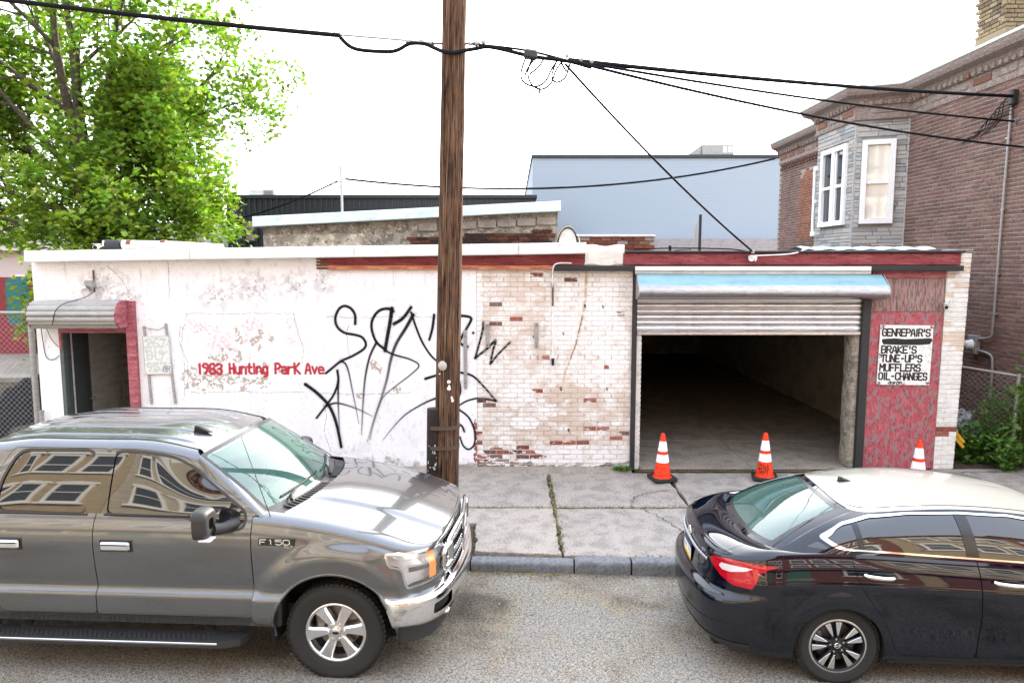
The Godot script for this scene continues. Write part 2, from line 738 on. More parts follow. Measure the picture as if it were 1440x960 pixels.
func make_textures():
	# worn asphalt: pale stones in a dark binder
	var a := layered(1024, 1024, Color(0.51, 0.488, 0.455), [
		[1, 0.012, 4, 0.35, 0.75, Color(0.56, 0.53, 0.48, 0.7)],
		[7, 0.075, 2, 0.57, 0.66, Color(0.24, 0.235, 0.23, 0.6)],
		[8, 0.075, 2, 0.58, 0.70, Color(0.68, 0.65, 0.60, 0.7)],
		[2, 0.16, 2, 0.56, 0.72, Color(0.70, 0.68, 0.64, 0.5)],
		[3, 0.19, 2, 0.58, 0.72, Color(0.2, 0.195, 0.19, 0.6)],
		[4, 0.33, 1, 0.66, 0.8, Color(0.85, 0.82, 0.76, 0.8)],
		[5, 0.37, 1, 0.68, 0.82, Color(0.07, 0.07, 0.07, 0.8)],
		[6, 0.05, 3, 0.6, 0.8, Color(0.3, 0.29, 0.28, 0.5)]])
	T.asphalt = tex(a)
	T.asphalt_bump = bump_tex(512, 512, 3, 0.13, 3)
	var c := layered(1024, 1024, Color(0.635, 0.61, 0.585), [
		[11, 0.006, 5, 0.35, 0.8, Color(0.52, 0.50, 0.48, 0.7)],
		[12, 0.009, 4, 0.55, 0.8, Color(0.66, 0.64, 0.61, 0.6)],
		[13, 0.11, 2, 0.58, 0.74, Color(0.43, 0.41, 0.39, 0.65)],
		[14, 0.16, 2, 0.64, 0.85, Color(0.74, 0.72, 0.69, 0.55)],
		[15, 0.05, 3, 0.7, 0.78, Color(0.34, 0.32, 0.3, 0.5)],
		[16, 0.14, 2, 0.76, 0.82, Color(0.2, 0.19, 0.18, 0.8)]])
	T.concrete = tex(c)
	T.concrete_bump = bump_tex(512, 512, 13, 0.06, 5)
	T.fine_bump = bump_tex(512, 512, 17, 0.02, 5)
	var g := layered(512, 512, Color(0.49, 0.495, 0.50), [
		[21, 0.02, 5, 0.35, 0.75, Color(0.39, 0.40, 0.42, 0.9)],
		[22, 0.15, 3, 0.55, 0.75, Color(0.56, 0.56, 0.56, 0.6)],
		[23, 0.2, 2, 0.6, 0.8, Color(0.19, 0.2, 0.21, 0.7)]])
	T.granite = tex(g)
	# weathered timber of the pole: stretched along v
	var w := layered(512, 1024, Color(0.315, 0.235, 0.185), [
		[31, 0.03, 4, 0.35, 0.7, Color(0.20, 0.145, 0.115, 0.9), 1.0, 16.0],
		[32, 0.05, 4, 0.5, 0.75, Color(0.47, 0.385, 0.32, 0.8), 1.0, 20.0],
		[33, 0.07, 3, 0.60, 0.68, Color(0.045, 0.035, 0.03, 0.95), 1.0, 24.0],
		[34, 0.008, 3, 0.5, 0.8, Color(0.38, 0.27, 0.19, 0.5)]])
	T.pole = tex(w)
	T.pole_bump = bump_tex(512, 1024, 33, 0.07, 4, 1.0, 22.0)
	# painted plywood, red flaking to grey
	var p := layered(512, 1024, Color(0.645, 0.30, 0.325), [
		[41, 0.02, 4, 0.45, 0.75, Color(0.72, 0.36, 0.39, 0.7), 1.0, 5.0],
		[42, 0.02, 5, 0.53, 0.60, Color(0.53, 0.47, 0.46, 0.8), 1.0, 3.0],
		[43, 0.05, 4, 0.68, 0.74, Color(0.36, 0.29, 0.28, 0.8), 1.0, 4.0],
		[44, 0.05, 4, 0.66, 0.72, Color(0.66, 0.45, 0.45, 0.6), 1.0, 8.0]])
	T.plywood = tex(p)
	var p2 := layered(512, 512, Color(0.60, 0.50, 0.48), [
		[45, 0.02, 4, 0.4, 0.7, Color(0.60, 0.44, 0.42, 0.7), 1.0, 6.0],
		[46, 0.05, 4, 0.5, 0.65, Color(0.43, 0.36, 0.34, 0.8), 1.0, 8.0],
		[47, 0.06, 4, 0.6, 0.72, Color(0.33, 0.26, 0.24, 0.7), 1.0, 8.0]])
	T.plywood_grey = tex(p2)
	# red oxide steel with rust and grime
	var r := layered(512, 512, Color(0.57, 0.26, 0.265), [
		[51, 0.02, 5, 0.4, 0.7, Color(0.52, 0.19, 0.205, 0.8), 6.0, 1.0],
		[52, 0.03, 4, 0.68, 0.78, Color(0.28, 0.15, 0.13, 0.6), 2.0, 1.0],
		[53, 0.03, 4, 0.6, 0.75, Color(0.70, 0.40, 0.38, 0.6), 6.0, 1.0]])
	T.red_steel = tex(r)
	var z := layered(512, 512, Color(0.80, 0.80, 0.80), [
		[55, 0.02, 4, 0.4, 0.75, Color(0.72, 0.72, 0.73, 0.8), 8.0, 1.0],
		[56, 0.04, 4, 0.62, 0.78, Color(0.62, 0.59, 0.56, 0.4), 4.0, 1.0],
		[57, 0.06, 3, 0.80, 0.88, Color(0.42, 0.30, 0.20, 0.5), 2.0, 1.0]])
	T.galvanised = tex(z)
	# painted sheet metal, white with faint streaks
	var f := layered(512, 512, Color(0.90, 0.90, 0.89), [
		[61, 0.02, 4, 0.45, 0.8, Color(0.82, 0.82, 0.81, 0.8), 6.0, 1.0],
		[62, 0.012, 5, 0.6, 0.85, Color(0.74, 0.71, 0.67, 0.35)]])
	T.white_metal = tex(f)
	# bricks of the row house; the colour of each brick comes with its copy
	var b := layered(512, 512, Color(0.86, 0.84, 0.82), [
		[71, 0.03, 4, 0.4, 0.7, Color(0.70, 0.67, 0.65, 0.9)],
		[72, 0.12, 3, 0.6, 0.8, Color(0.45, 0.42, 0.42, 0.8)],
		[73, 0.1, 3, 0.65, 0.8, Color(1, 1, 1, 0.6)]])
	T.brick = tex(b)
	var q := layered(512, 512, Color(0.34, 0.30, 0.25), [
		[81, 0.02, 5, 0.4, 0.7, Color(0.25, 0.21, 0.17, 0.9)],
		[82, 0.1, 3, 0.6, 0.75, Color(0.46, 0.42, 0.34, 0.7)],
		[83, 0.16, 2, 0.62, 0.75, Color(0.14, 0.12, 0.1, 0.8)]])
	T.soil = tex(q)
	var k := layered(512, 512, Color(0.50, 0.42, 0.36), [
		[91, 0.03, 5, 0.4, 0.7, Color(0.62, 0.56, 0.50, 0.8), 3.0, 1.0],
		[92, 0.06, 4, 0.55, 0.68, Color(0.44, 0.28, 0.22, 0.8), 2.0, 1.0],
		[93, 0.08, 4, 0.62, 0.72, Color(0.28, 0.22, 0.19, 0.7)]])
	T.cornice = tex(k)
	var pl := layered(512, 512, Color(0.60, 0.585, 0.56), [
		[95, 0.012, 5, 0.4, 0.7, Color(0.42, 0.41, 0.39, 0.8)],
		[96, 0.03, 4, 0.6, 0.72, Color(0.75, 0.73, 0.70, 0.7)],
		[97, 0.05, 4, 0.68, 0.76, Color(0.27, 0.26, 0.25, 0.7)]])
	T.plaster = tex(pl)
	T.stucco = tex(paint_stucco())
	T.painted_brick = tex(paint_brick_section())


const STUCCO_X0 := -7.47
const STUCCO_W := 6.93
const STUCCO_H := 3.4
const BRICK_X0 := -0.57
const BRICK_W := 2.5
const BRICK_H := 3.3
# spray-can strokes measured on the wall in metres: radius x 2, fading or not | points
const GRAFFITI := [
	"0.035 0|-2.46 2.34,-2.46 2.48,-2.52 2.58,-2.62 2.62,-2.71 2.57,-2.77 2.43,-2.74 2.29,-2.63 2.20,-2.48 2.17,-2.36 2.13,-2.30 2.03,-2.34 1.94,-2.52 1.83,-2.70 1.75,-2.84 1.64,-2.94 1.56",
	"0.025 1|-2.70 1.75,-2.63 1.71,-2.58 1.57,-2.53 1.28,-2.48 1.00,-2.44 0.75",
	"0.045 0|-3.27 1.38,-3.10 1.25,-2.93 1.07,-2.84 0.89,-2.78 0.67,-2.73 0.37",
	"0.031 0|-2.76 1.60,-2.75 1.43,-2.82 1.23,-2.93 1.07,-3.11 0.84",
	"0.028 1|-2.75 1.43,-2.76 1.07,-2.75 0.64",
	"0.028 1|-2.96 1.03,-2.80 1.08,-2.61 1.04,-2.40 0.96,-2.23 0.87",
	"0.038 0|-1.86 2.54,-1.95 2.58,-2.09 2.54,-2.19 2.40,-2.20 2.24,-2.13 2.05,-1.99 1.93",
	"0.052 0|-1.88 2.58,-1.91 2.38,-1.96 2.13,-2.00 1.92",
	"0.031 1|-2.13 2.05,-2.24 1.83,-2.32 1.50,-2.36 1.14,-2.39 0.75,-2.40 0.57",
	"0.025 1|-2.00 1.92,-1.85 1.85,-1.61 1.78,-1.47 1.68,-1.61 1.53,-1.86 1.34,-2.04 1.18,-2.15 0.96,-2.31 0.46",
	"0.045 0|-1.85 2.34,-1.71 2.43,-1.58 2.60",
	"0.045 1|-1.55 2.48,-1.67 2.27,-1.82 2.03,-1.91 1.78,-1.98 1.46,-2.08 1.14,-2.21 0.75,-2.27 0.49",
	"0.028 0|-1.58 2.52,-1.50 2.27,-1.40 2.03,-1.26 1.82,-1.12 1.71",
	"0.035 0|-1.22 2.48,-1.25 2.27,-1.30 2.09",
	"0.035 0|-0.83 2.47,-0.64 2.43,-0.73 2.24,-0.82 2.05,-0.70 1.98",
	"0.031 0|-0.61 2.20,-0.61 2.19",
	"0.031 0|-0.45 2.36,-0.47 2.20,-0.58 1.80",
	"0.031 0|-0.58 1.80,-0.38 1.96,-0.26 2.08,-0.30 1.92,-0.34 1.71",
	"0.028 0|-0.34 1.71,-0.21 1.87,-0.03 2.05",
	"0.035 0|-1.37 1.47,-1.21 1.52",
	"0.028 0|-0.82 1.57,-0.63 1.52,-0.46 1.36,-0.25 1.11",
	"0.025 0|-0.25 1.11,-0.49 1.16,-0.70 1.12,-0.86 1.03",
	"0.025 0|-0.86 1.50,-0.82 1.36,-0.83 1.21,-0.95 1.07",
	"0.025 1|-1.20 1.16,-1.41 1.07,-1.70 0.89,-1.91 0.67,-2.06 0.48",
	"0.025 0|-0.85 0.98,-0.69 0.85,-0.60 0.64,-0.60 0.42,-0.69 0.33,-0.78 0.39,-0.83 0.53",
	"0.028 0|-0.87 0.75,-0.80 0.71,-0.76 0.62",
]


func to_stucco(x: float, y: float) -> Vector2:
	return Vector2((x - STUCCO_X0) / STUCCO_W * 2048.0, (1.0 - y / STUCCO_H) * 1004.0)


func to_brick(x: float, y: float) -> Vector2:
	return Vector2((x - BRICK_X0) / BRICK_W * 768.0, (1.0 - y / BRICK_H) * 1014.0)


func paint_graffiti(im: Image, place: Callable, per: float, ragged: PackedByteArray):
	for g in GRAFFITI:
		var s: PackedStringArray = g.split("|")
		var head := s[0].split_floats(" ")
		var pts := []
		for p in pts2(s[1]):
			pts.append(Vector3(p.x, p.y, 0))
		var px := []
		for p in curve3(pts, 5):
			px.append(place.call(p.x, p.y))
		var r := head[0] * 0.56 * per
		stroke(im, px, r * 1.0, r * (0.55 if head[1] > 0 else 0.85), Color(0.03, 0.03, 0.035, 0.98), r * 0.6, ragged, head[1] > 0)
		# overspray
		stroke(im, px, r * 1.8, r * 1.6, Color(0.1, 0.1, 0.11, 0.16), r * 2.2, ragged, head[1] > 0)


func even(b: PackedByteArray) -> PackedByteArray:
	for i in b.size():
		b[i] = mini(255, b[i] + 45)
	return b


func blotch(im: Image, at: Vector2, half: Vector2, c: Color, nb: PackedByteArray, cut := 0.5, edge := 0.04):
	# a ragged patch: noise above a threshold that rises towards the rim of an ellipse
	var w := im.get_width()
	var h := im.get_height()
	for y in range(clampi(int(at.y - half.y), 0, h), clampi(int(at.y + half.y), 0, h)):
		for x in range(clampi(int(at.x - half.x), 0, w), clampi(int(at.x + half.x), 0, w)):
			var d := Vector2((x - at.x) / half.x, (y - at.y) / half.y).length()
			if d >= 1.0:
				continue
			var a := clampf((nb[y * w + x] / 255.0 - cut - 0.5 * d * d * d) / edge, 0.0, 1.0) * c.a
			if a > 0.0:
				im.set_pixel(x, y, im.get_pixel(x, y).lerp(Color(c.r, c.g, c.b), a))


func paint_stucco() -> Image:
	var w := 2048
	var h := 1004
	var im := layered(w, h, Color(0.915, 0.908, 0.915), [
		[101, 0.004, 5, 0.4, 0.8, Color(0.885, 0.875, 0.89, 0.7)],
		[102, 0.006, 5, 0.64, 0.85, Color(0.83, 0.81, 0.81, 0.4)],
		[103, 0.02, 5, 0.70, 0.85, Color(0.76, 0.73, 0.73, 0.35), 1.0, 1.5],
		[104, 0.09, 3, 0.76, 0.85, Color(0.55, 0.52, 0.5, 0.5)],
		[105, 0.25, 2, 0.83, 0.9, Color(0.35, 0.33, 0.32, 0.6)]])
	var nb := noise_bytes(w, h, 111, 0.018, 5)
	var nf := noise_bytes(w, h, 112, 0.05, 4)
	var nv := noise_bytes(w, h, 113, 0.03, 5, 1.0, 4.0)
	var per := w / STUCCO_W
	# washed grey stains under the roof edge and round the lamp
	for s in ["-3.99 2.9 0.75 0.35", "-4.6 2.75 0.5 0.3", "-6.4 2.95 0.55 0.35", "-6.0 2.75 0.35 0.2", "-3.4 2.95 0.3 0.3", "-2.95 3.0 0.3 0.35"]:
		var f: PackedFloat64Array = s.split_floats(" ")
		blotch(im, to_stucco(f[0], f[1]), Vector2(f[2], f[3]) * per, Color(0.68, 0.65, 0.65, 0.42), nb, 0.30, 0.35)
		blotch(im, to_stucco(f[0], f[1]), Vector2(f[2], f[3]) * per * 0.8, Color(0.50, 0.48, 0.48, 0.5), nf, 0.58, 0.14)
	# drips below the beam
	for k in 34:
		var x := rng.randf_range(-7.3, -0.7)
		var y := rng.randf_range(2.95, 3.3)
		stroke(im, [to_stucco(x, y), to_stucco(x + rng.randf_range(-0.02, 0.02), y - rng.randf_range(0.1, 0.7))], rng.randf_range(2, 6), 1.0, Color(0.6, 0.57, 0.55, rng.randf_range(0.1, 0.3)), 5.0, nv, true)
	# the patched rectangle with old lettering flaking away
	var ly := to_stucco(-4.25, 1.9)
	blotch(im, ly, Vector2(1.0, 0.75) * per, Color(0.86, 0.82, 0.82, 0.5), nb, 0.2, 0.3)
	for s in ["-4.58 2.03 0.24 0.22", "-4.17 2.21 0.16 0.24", "-4.02 2.36 0.2 0.13", "-3.5 2.37 0.13 0.14", "-4.95 2.3 0.28 0.14", "-3.5 2.1 0.1 0.1", "-4.75 2.25 0.3 0.1"]:
		var f: PackedFloat64Array = s.split_floats(" ")
		blotch(im, to_stucco(f[0], f[1]), Vector2(f[2], f[3]) * per * 1.25, Color(0.84, 0.58, 0.62, 0.45), nf, 0.45, 0.25)
	for s in ["-5.0 1.47 0.28 0.2", "-4.62 1.46 0.4 0.17", "-4.02 2.14 0.13 0.13", "-4.31 2.15 0.1 0.14", "-4.02 2.0 0.1 0.1", "-3.8 2.13 0.06 0.1", "-4.1 1.42 0.3 0.12", "-4.35 1.32 0.13 0.08", "-3.95 1.6 0.18 0.14", "-2.12 1.68 0.11 0.16", "-1.85 1.35 0.1 0.12", "-3.6 1.6 0.12 0.1", "-4.5 1.85 0.35 0.12", "-2.4 1.2 0.07 0.05"]:
		var f: PackedFloat64Array = s.split_floats(" ")
		blotch(im, to_stucco(f[0], f[1]), Vector2(f[2], f[3]) * per * 1.2, Color(0.66, 0.61, 0.56, 0.9), nb, 0.40, 0.03)
		blotch(im, to_stucco(f[0], f[1]), Vector2(f[2], f[3]) * per * 1.3, Color(0.92, 0.91, 0.92, 0.95), nf, 0.5, 0.03)
	# cracks
	for s in ["-5.12 1.26,-4.8 1.25,-4.3 1.27,-3.9 1.25,-3.3 1.27", "-5.1 2.5,-4.6 2.49,-4.0 2.51,-3.42 2.5", "-5.1 2.5,-5.18 2.2,-5.2 2,-5.12 1.7,-5.14 1.25", "-3.42 2.5,-3.36 2.2,-3.28 1.95,-3.32 1.7", "-5.2 2.3,-5.24 2.1,-5.16 1.7,-5.2 1.2", "-3.0 1.1,-2.95 0.9,-3.0 0.6,-2.9 0.3", "-2.9 2.45,-2.2 2.44,-1.6 2.46,-1.1 2.43", "-2.55 2.35,-2.6 2.2,-2.56 1.8", "-3.1 1.24,-2.4 1.22,-1.6 1.25", "-6.3 3.25,-6.1 3.05,-5.95 2.8", "-5.35 3.3,-5.35 2.75"]:
		var a := []
		for p in pts2(s):
			a.append(to_stucco(p.x, p.y))
		var b := [a[0]]
		for i in a.size() - 1:
			for j in range(1, 9):
				b.append(a[i].lerp(a[i + 1], j / 8.0) + Vector2(rng.randf_range(-3, 3), rng.randf_range(-3, 3)))
		stroke(im, b, 1.1, 0.8, Color(0.35, 0.32, 0.31, 0.85), 1.2, nf)
	var solid := noise_bytes(w, h, 115, 0.12, 3)
	for i in solid.size():
		solid[i] = mini(255, solid[i] + 40)
	# the address, brushed on in red
	letters(im, "1983", to_stucco(-4.95, 1.55), 0.155 * per, 0.078 * per, 0.03 * per, 6.0, Color(0.65, 0.16, 0.19, 0.88), 2.0, solid, 1.6)
	letters(im, "Hunting", to_stucco(-4.46, 1.555), 0.155 * per, 0.066 * per, 0.027 * per, 5.6, Color(0.65, 0.16, 0.19, 0.88), 2.0, solid, 1.6)
	letters(im, "ParK", to_stucco(-3.74, 1.555), 0.155 * per, 0.075 * per, 0.028 * per, 5.6, Color(0.65, 0.16, 0.19, 0.88), 2.0, solid, 1.6)
	letters(im, "Ave", to_stucco(-3.26, 1.555), 0.155 * per, 0.078 * per, 0.025 * per, 5.4, Color(0.65, 0.16, 0.19, 0.88), 2.0, solid, 1.6)
	# splash-back dirt along the pavement
	for k in 60:
		var x := rng.randf_range(-7.4, -0.6)
		blotch(im, to_stucco(x, 0.0), Vector2(rng.randf_range(0.1, 0.4), rng.randf_range(0.1, 0.3)) * per, Color(0.50, 0.47, 0.44, 0.4), nb, 0.3, 0.3)
	# broken edge where the bricks come through
	for k in 4:
		blotch(im, to_stucco(-0.56, 0.2 + k * 0.17), Vector2(0.07, 0.12) * per, Color(0.50, 0.25, 0.2, 0.9), nf, 0.3, 0.05)
	paint_graffiti(im, to_stucco, per, even(noise_bytes(w, h, 114, 0.2, 2)))
	return im


func paint_brick_section() -> Image:
	var w := 768
	var h := 1014
	var im := layered(w, h, Color(0.885, 0.872, 0.855), [
		[121, 0.01, 5, 0.4, 0.75, Color(0.84, 0.81, 0.79, 0.8)],
		[122, 0.02, 5, 0.58, 0.80, Color(0.82, 0.77, 0.73, 0.6)],
		[123, 0.06, 4, 0.68, 0.8, Color(0.66, 0.58, 0.52, 0.6)]])
	var nb := noise_bytes(w, h, 131, 0.012, 5, 1.6, 1.0)
	var nf := noise_bytes(w, h, 132, 0.035, 5, 2.2, 1.0)
	var per := w / BRICK_W
	# paint worn thin to the tan undercoat
	for s in ["0.0 2.95 0.5 0.35", "0.35 2.75 0.45 0.3", "0.2 1.9 0.5 0.45", "-0.1 0.75 0.6 0.75", "0.6 0.85 0.9 0.75", "0.2 0.6 0.9 0.5", "1.0 0.95 0.9 0.7", "1.1 0.75 0.6 0.5", "1.55 0.7 0.5 0.6", "1.75 1.4 0.25 0.9", "0.9 1.2 0.5 0.4", "0.3 2.35 0.5 0.3", "-0.4 2.4 0.25 0.7"]:
		var f: PackedFloat64Array = s.split_floats(" ")
		blotch(im, to_brick(f[0], f[1]), Vector2(f[2], f[3]) * per, Color(0.78, 0.71, 0.655, 0.72), nb, 0.27, 0.3)
	# bare red and burnt bricks, whole courses wide
	var course := 0.0762
	for row in 43:
		for k in 14:
			var x := BRICK_X0 + (k - (0.5 if row % 2 else 0.0)) * 0.213
			var y := row * course
			var p := 0.012
			for s in ["-0.3 0.24 0.40 0.17 0.85", "0.2 0.22 0.5 0.12 0.9", "0.9 0.34 0.4 0.12 0.3", "0.7 0.33 0.35 0.06 0.3", "1.42 0.72 0.28 0.16 0.3", "1.75 0.62 0.13 0.14 0.35", "-0.45 1.05 0.10 0.12 0.6", "-0.35 2.62 0.16 0.06 0.7", "0.15 2.0 0.2 0.05 0.3", "0.3 1.75 0.2 0.08 0.15", "0.9 0.55 0.3 0.1 0.3", "-0.5 0.45 0.12 0.5 0.6", "0.5 1.27 0.12 0.06 0.5", "-0.48 1.9 0.1 0.3 0.25"]:
				var f: PackedFloat64Array = s.split_floats(" ")
				var d := Vector2((x + 0.1 - f[0]) / f[2], (y + 0.03 - f[1]) / f[3]).length()
				if d < 1.2:
					p = maxf(p, f[4] * clampf(1.4 - d, 0.0, 1.0))
			if rng.randf() < p:
				var c: Color = [Color(0.50, 0.23, 0.18), Color(0.56, 0.28, 0.22), Color(0.40, 0.19, 0.16), Color(0.25, 0.17, 0.16)][rng.randi() % 4]
				c = c.lerp(Color(0.62, 0.45, 0.38), rng.randf() * 0.4)
				var lo := to_brick(x + 0.002, y + 0.088)
				var hi := to_brick(x + 0.206, y + 0.02)
				var cut := rng.randf_range(0.08, 0.44)
				var a := rng.randf_range(0.7, 0.98)
				for py in range(clampi(int(lo.y), 0, h), clampi(int(hi.y), 0, h)):
					for px in range(clampi(int(lo.x), 0, w), clampi(int(hi.x), 0, w)):
						var q := clampf((nf[py * w + px] / 255.0 - cut) / 0.07, 0.0, 1.0) * a
						if q > 0.0:
							im.set_pixel(px, py, im.get_pixel(px, py).lerp(c, q))
	# thick white paint left in tongues
	for s in ["0.16 0.78 0.36 0.11", "0.1 1.22 0.3 0.22", "-0.1 0.45 0.18 0.12", "1.1 0.3 0.9 0.1", "0.2 0.1 0.9 0.08", "1.3 0.14 0.8 0.12", "1.55 1.9 0.35 0.6", "1.4 2.6 0.4 0.6", "0.75 2.4 0.25 0.7", "0.55 0.95 0.3 0.12"]:
		var f: PackedFloat64Array = s.split_floats(" ")
		blotch(im, to_brick(f[0], f[1]), Vector2(f[2], f[3]) * per * 1.15, Color(0.90, 0.89, 0.885, 0.95), nb, 0.30, 0.08)
	# rust run from the beam
	stroke(im, [to_brick(1.16, 3.2), to_brick(1.15, 2.8), to_brick(1.1, 2.4), to_brick(1.0, 2.0), to_brick(0.85, 1.6), to_brick(0.78, 1.3)], 7.0, 2.0, Color(0.66, 0.48, 0.33, 0.6), 9.0, nf)
	stroke(im, [to_brick(1.1, 2.45), to_brick(1.0, 2.0), to_brick(0.92, 1.8)], 2.5, 1.5, Color(0.35, 0.24, 0.18, 0.8), 2.5, nf)
	for s in ["1.14 2.63 5", "0.77 1.32 6", "1.42 2.62 4", "0.33 2.15 3", "0.9 0.65 5", "0.8 2.2 3", "1.5 1.32 4"]:
		var f: PackedFloat64Array = s.split_floats(" ")
		stroke(im, [to_brick(f[0], f[1]), to_brick(f[0] + 0.01, f[1] - 0.03)], f[2], f[2] * 0.7, Color(0.1, 0.08, 0.07, 0.9), 2.0)
	for k in 20:
		blotch(im, to_brick(rng.randf_range(-0.5, 1.8), 0.0), Vector2(0.3, rng.randf_range(0.08, 0.2)) * per, Color(0.45, 0.41, 0.37, 0.6), nf, 0.3, 0.25)
	# stucco lip painted over the first bricks
	for k in 14:
		blotch(im, to_brick(-0.57, 1.6 + k * 0.14), Vector2(0.12, 0.16) * per, Color(0.92, 0.91, 0.91, 0.95), nf, 0.15, 0.06)
	paint_graffiti(im, to_brick, per, even(noise_bytes(w, h, 134, 0.2, 2)))
	return im


func make_materials():
	mk("asphalt", Color(1, 1, 1), 0.93, 0.0, {"tex": T.asphalt, "tri": 2.6, "bump": [T.asphalt_bump, 0.35], "vc": 1, "spec": 0.35})
	mk("concrete", Color(1, 0.985, 0.965), 0.92, 0.0, {"tex": T.concrete, "tri": 2.3, "bump": [T.concrete_bump, 0.25], "spec": 0.3})
	mk("concrete_warm", Color(1.0, 0.98, 0.96), 0.92, 0.0, {"tex": T.concrete, "tri": 2.9, "bump": [T.concrete_bump, 0.25], "spec": 0.3})
	mk("concrete_pale", Color(1.05, 1.03, 1.0), 0.92, 0.0, {"tex": T.concrete, "tri": 1.9, "bump": [T.concrete_bump, 0.25], "spec": 0.3})
	mk("concrete_dark", Color(0.95, 0.92, 0.88), 0.9, 0.0, {"tex": T.concrete, "tri": 3.1, "bump": [T.concrete_bump, 0.25], "spec": 0.3})
	mk("granite", Color(1, 1, 1), 0.8, 0.0, {"tex": T.granite, "tri": 0.7, "bump": [T.concrete_bump, 0.5], "spec": 0.35})
	mk("soil", Color(1, 1, 1), 0.95, 0.0, {"tex": T.soil, "tri": 0.9, "bump": [T.concrete_bump, 0.8], "spec": 0.2})
	mk("ground", Color(0.8, 0.8, 0.78), 0.95, 0.0, {"tex": T.soil, "tri": 3.0, "spec": 0.2})
	mk("stucco", Color(1, 1, 1), 0.88, 0.0, {"tex": T.stucco, "bump": [T.fine_bump, 0.0], "spec": 0.3})
	M.stucco.heightmap_enabled = false
	mk("painted_brick", Color(1, 1, 1), 0.88, 0.0, {"tex": T.painted_brick, "spec": 0.3})
	M.painted_brick.uv1_triplanar = true
	M.painted_brick.uv1_world_triplanar = true
	M.painted_brick.uv1_scale = Vector3(1.0 / BRICK_W, 1.0 / BRICK_H, 1.0 / BRICK_W)
	M.painted_brick.uv1_offset = Vector3(-BRICK_X0 / BRICK_W, -1.0, 0)
	M.painted_brick.uv1_triplanar_sharpness = 4.0
	mk("white_brick", Color(1, 1, 1), 0.88, 0.0, {"tex": T.white_metal, "tri": 0.8, "bump": [T.concrete_bump, 0.4], "vc": 1, "spec": 0.3})
	mk("white_render", Color(0.95, 0.93, 0.91), 0.9, 0.0, {"tex": T.white_metal, "tri": 1.4, "bump": [T.concrete_bump, 0.4]})
	mk("plaster", Color(1.2, 1.17, 1.1), 0.92, 0.0, {"tex": T.plaster, "tri": 3.1, "bump": [T.concrete_bump, 0.4]})
	mk("interior_plaster", Color(0.98, 0.95, 0.9), 0.92, 0.0, {"tex": T.concrete, "tri": 4.3, "bump": [T.concrete_bump, 0.3]})
	mk("plaster_pale", Color(1.0, 0.97, 0.92), 0.92, 0.0, {"tex": T.plaster, "tri": 1.7, "bump": [T.concrete_bump, 0.5]})
	mk("white_metal", Color(1, 1, 1), 0.6, 0.0, {"tex": T.white_metal, "tri": 1.7})
	mk("sky_blue_metal", Color(0.90, 0.98, 0.985), 0.5, 0.0, {"tex": T.white_metal, "tri": 1.9})
	mk("pale_reflection_glass", lin(0.74, 0.69, 0.6), 0.04, 0.0, {"spec": 0.65})  # bright reflection painted into the pane colour, with a pale curtain tone
	mk("red_steel", Color(0.90, 0.85, 0.9), 0.75, 0.0, {"tex": T.red_steel, "tri": 1.3})
	mk("orange_steel", Color(1.2, 1.5, 1.1), 0.75, 0.0, {"tex": T.red_steel, "tri": 1.1})
	mk("red_paint", Color(1.08, 1.25, 1.35), 0.65, 0.0, {"tex": T.red_steel, "tri": 0.9})
	mk("black_steel", lin(0.025, 0.025, 0.028), 0.6, 0.0, {"tex": T.white_metal, "tri": 0.9})
	mk("galvanised", Color(1.03, 1.03, 1.04), 0.28, 0.9, {"tex": T.galvanised, "tri": 1.1})
	mk("galvanised_dull", Color(0.8, 0.79, 0.77), 0.6, 0.5, {"tex": T.galvanised, "tri": 0.6})
	mk("galvanised_dark", Color(0.80, 0.80, 0.82), 0.3, 0.9, {"tex": T.galvanised, "tri": 1.4})
	mk("hood_blue", lin(0.27, 0.47, 0.56), 0.6, 0.0, {"tex": T.white_metal, "tri": 1.6})
	mk("plywood", Color(1.0, 0.98, 1.0), 0.8, 0.0, {"tex": T.plywood, "tri": 1.3})
	mk("plywood_grey", Color(1, 1, 1), 0.85, 0.0, {"tex": T.plywood_grey, "tri": 1.0})
	mk("green_grey_door", lin(0.10, 0.125, 0.125), 0.55, 0.0, {"tex": T.white_metal, "tri": 1.0})
	mk("brick", Color(1, 1, 1), 0.9, 0.0, {"tex": T.brick, "tri": 0.5, "vc": 1, "spec": 0.25})
	mk("mortar", lin(0.42, 0.39, 0.37), 0.95, 0.0, {"tex": T.white_metal, "tri": 0.7})
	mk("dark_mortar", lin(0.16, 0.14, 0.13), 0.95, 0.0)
	mk("tar", lin(0.03, 0.03, 0.032), 0.85)
	mk("pole", Color(1.18, 1.2, 1.2), 0.9, 0.0, {"tex": T.pole, "bump": [T.pole_bump, 1.2], "spec": 0.25})
	mk("rubber", lin(0.018, 0.018, 0.019), 0.75)
	mk("black_plastic", lin(0.016, 0.016, 0.017), 0.6, 0.0, {"spec": 0.35})
	mk("cable", lin(0.012, 0.012, 0.015), 0.85, 0.0, {"spec": 0.15})
	mk("steel", lin(0.35, 0.35, 0.36), 0.4, 0.8)
	mk("rust", lin(0.16, 0.075, 0.045), 0.85, 0.1)
	mk("white_plastic", lin(0.75, 0.75, 0.74), 0.4)
	mk("white_trim", lin(0.82, 0.82, 0.81), 0.5)
	mk("window_glass", lin(0.03, 0.035, 0.04), 0.03, 0.0, {"spec": 0.7})
	mk("wood", lin(0.28, 0.17, 0.09), 0.8, 0.0, {"tex": T.pole, "own": 0.6})
	mk("cornice", Color(1.08, 1.15, 1.25), 0.85, 0.0, {"tex": T.cornice, "tri": 0.8, "bump": [T.concrete_bump, 0.5]})
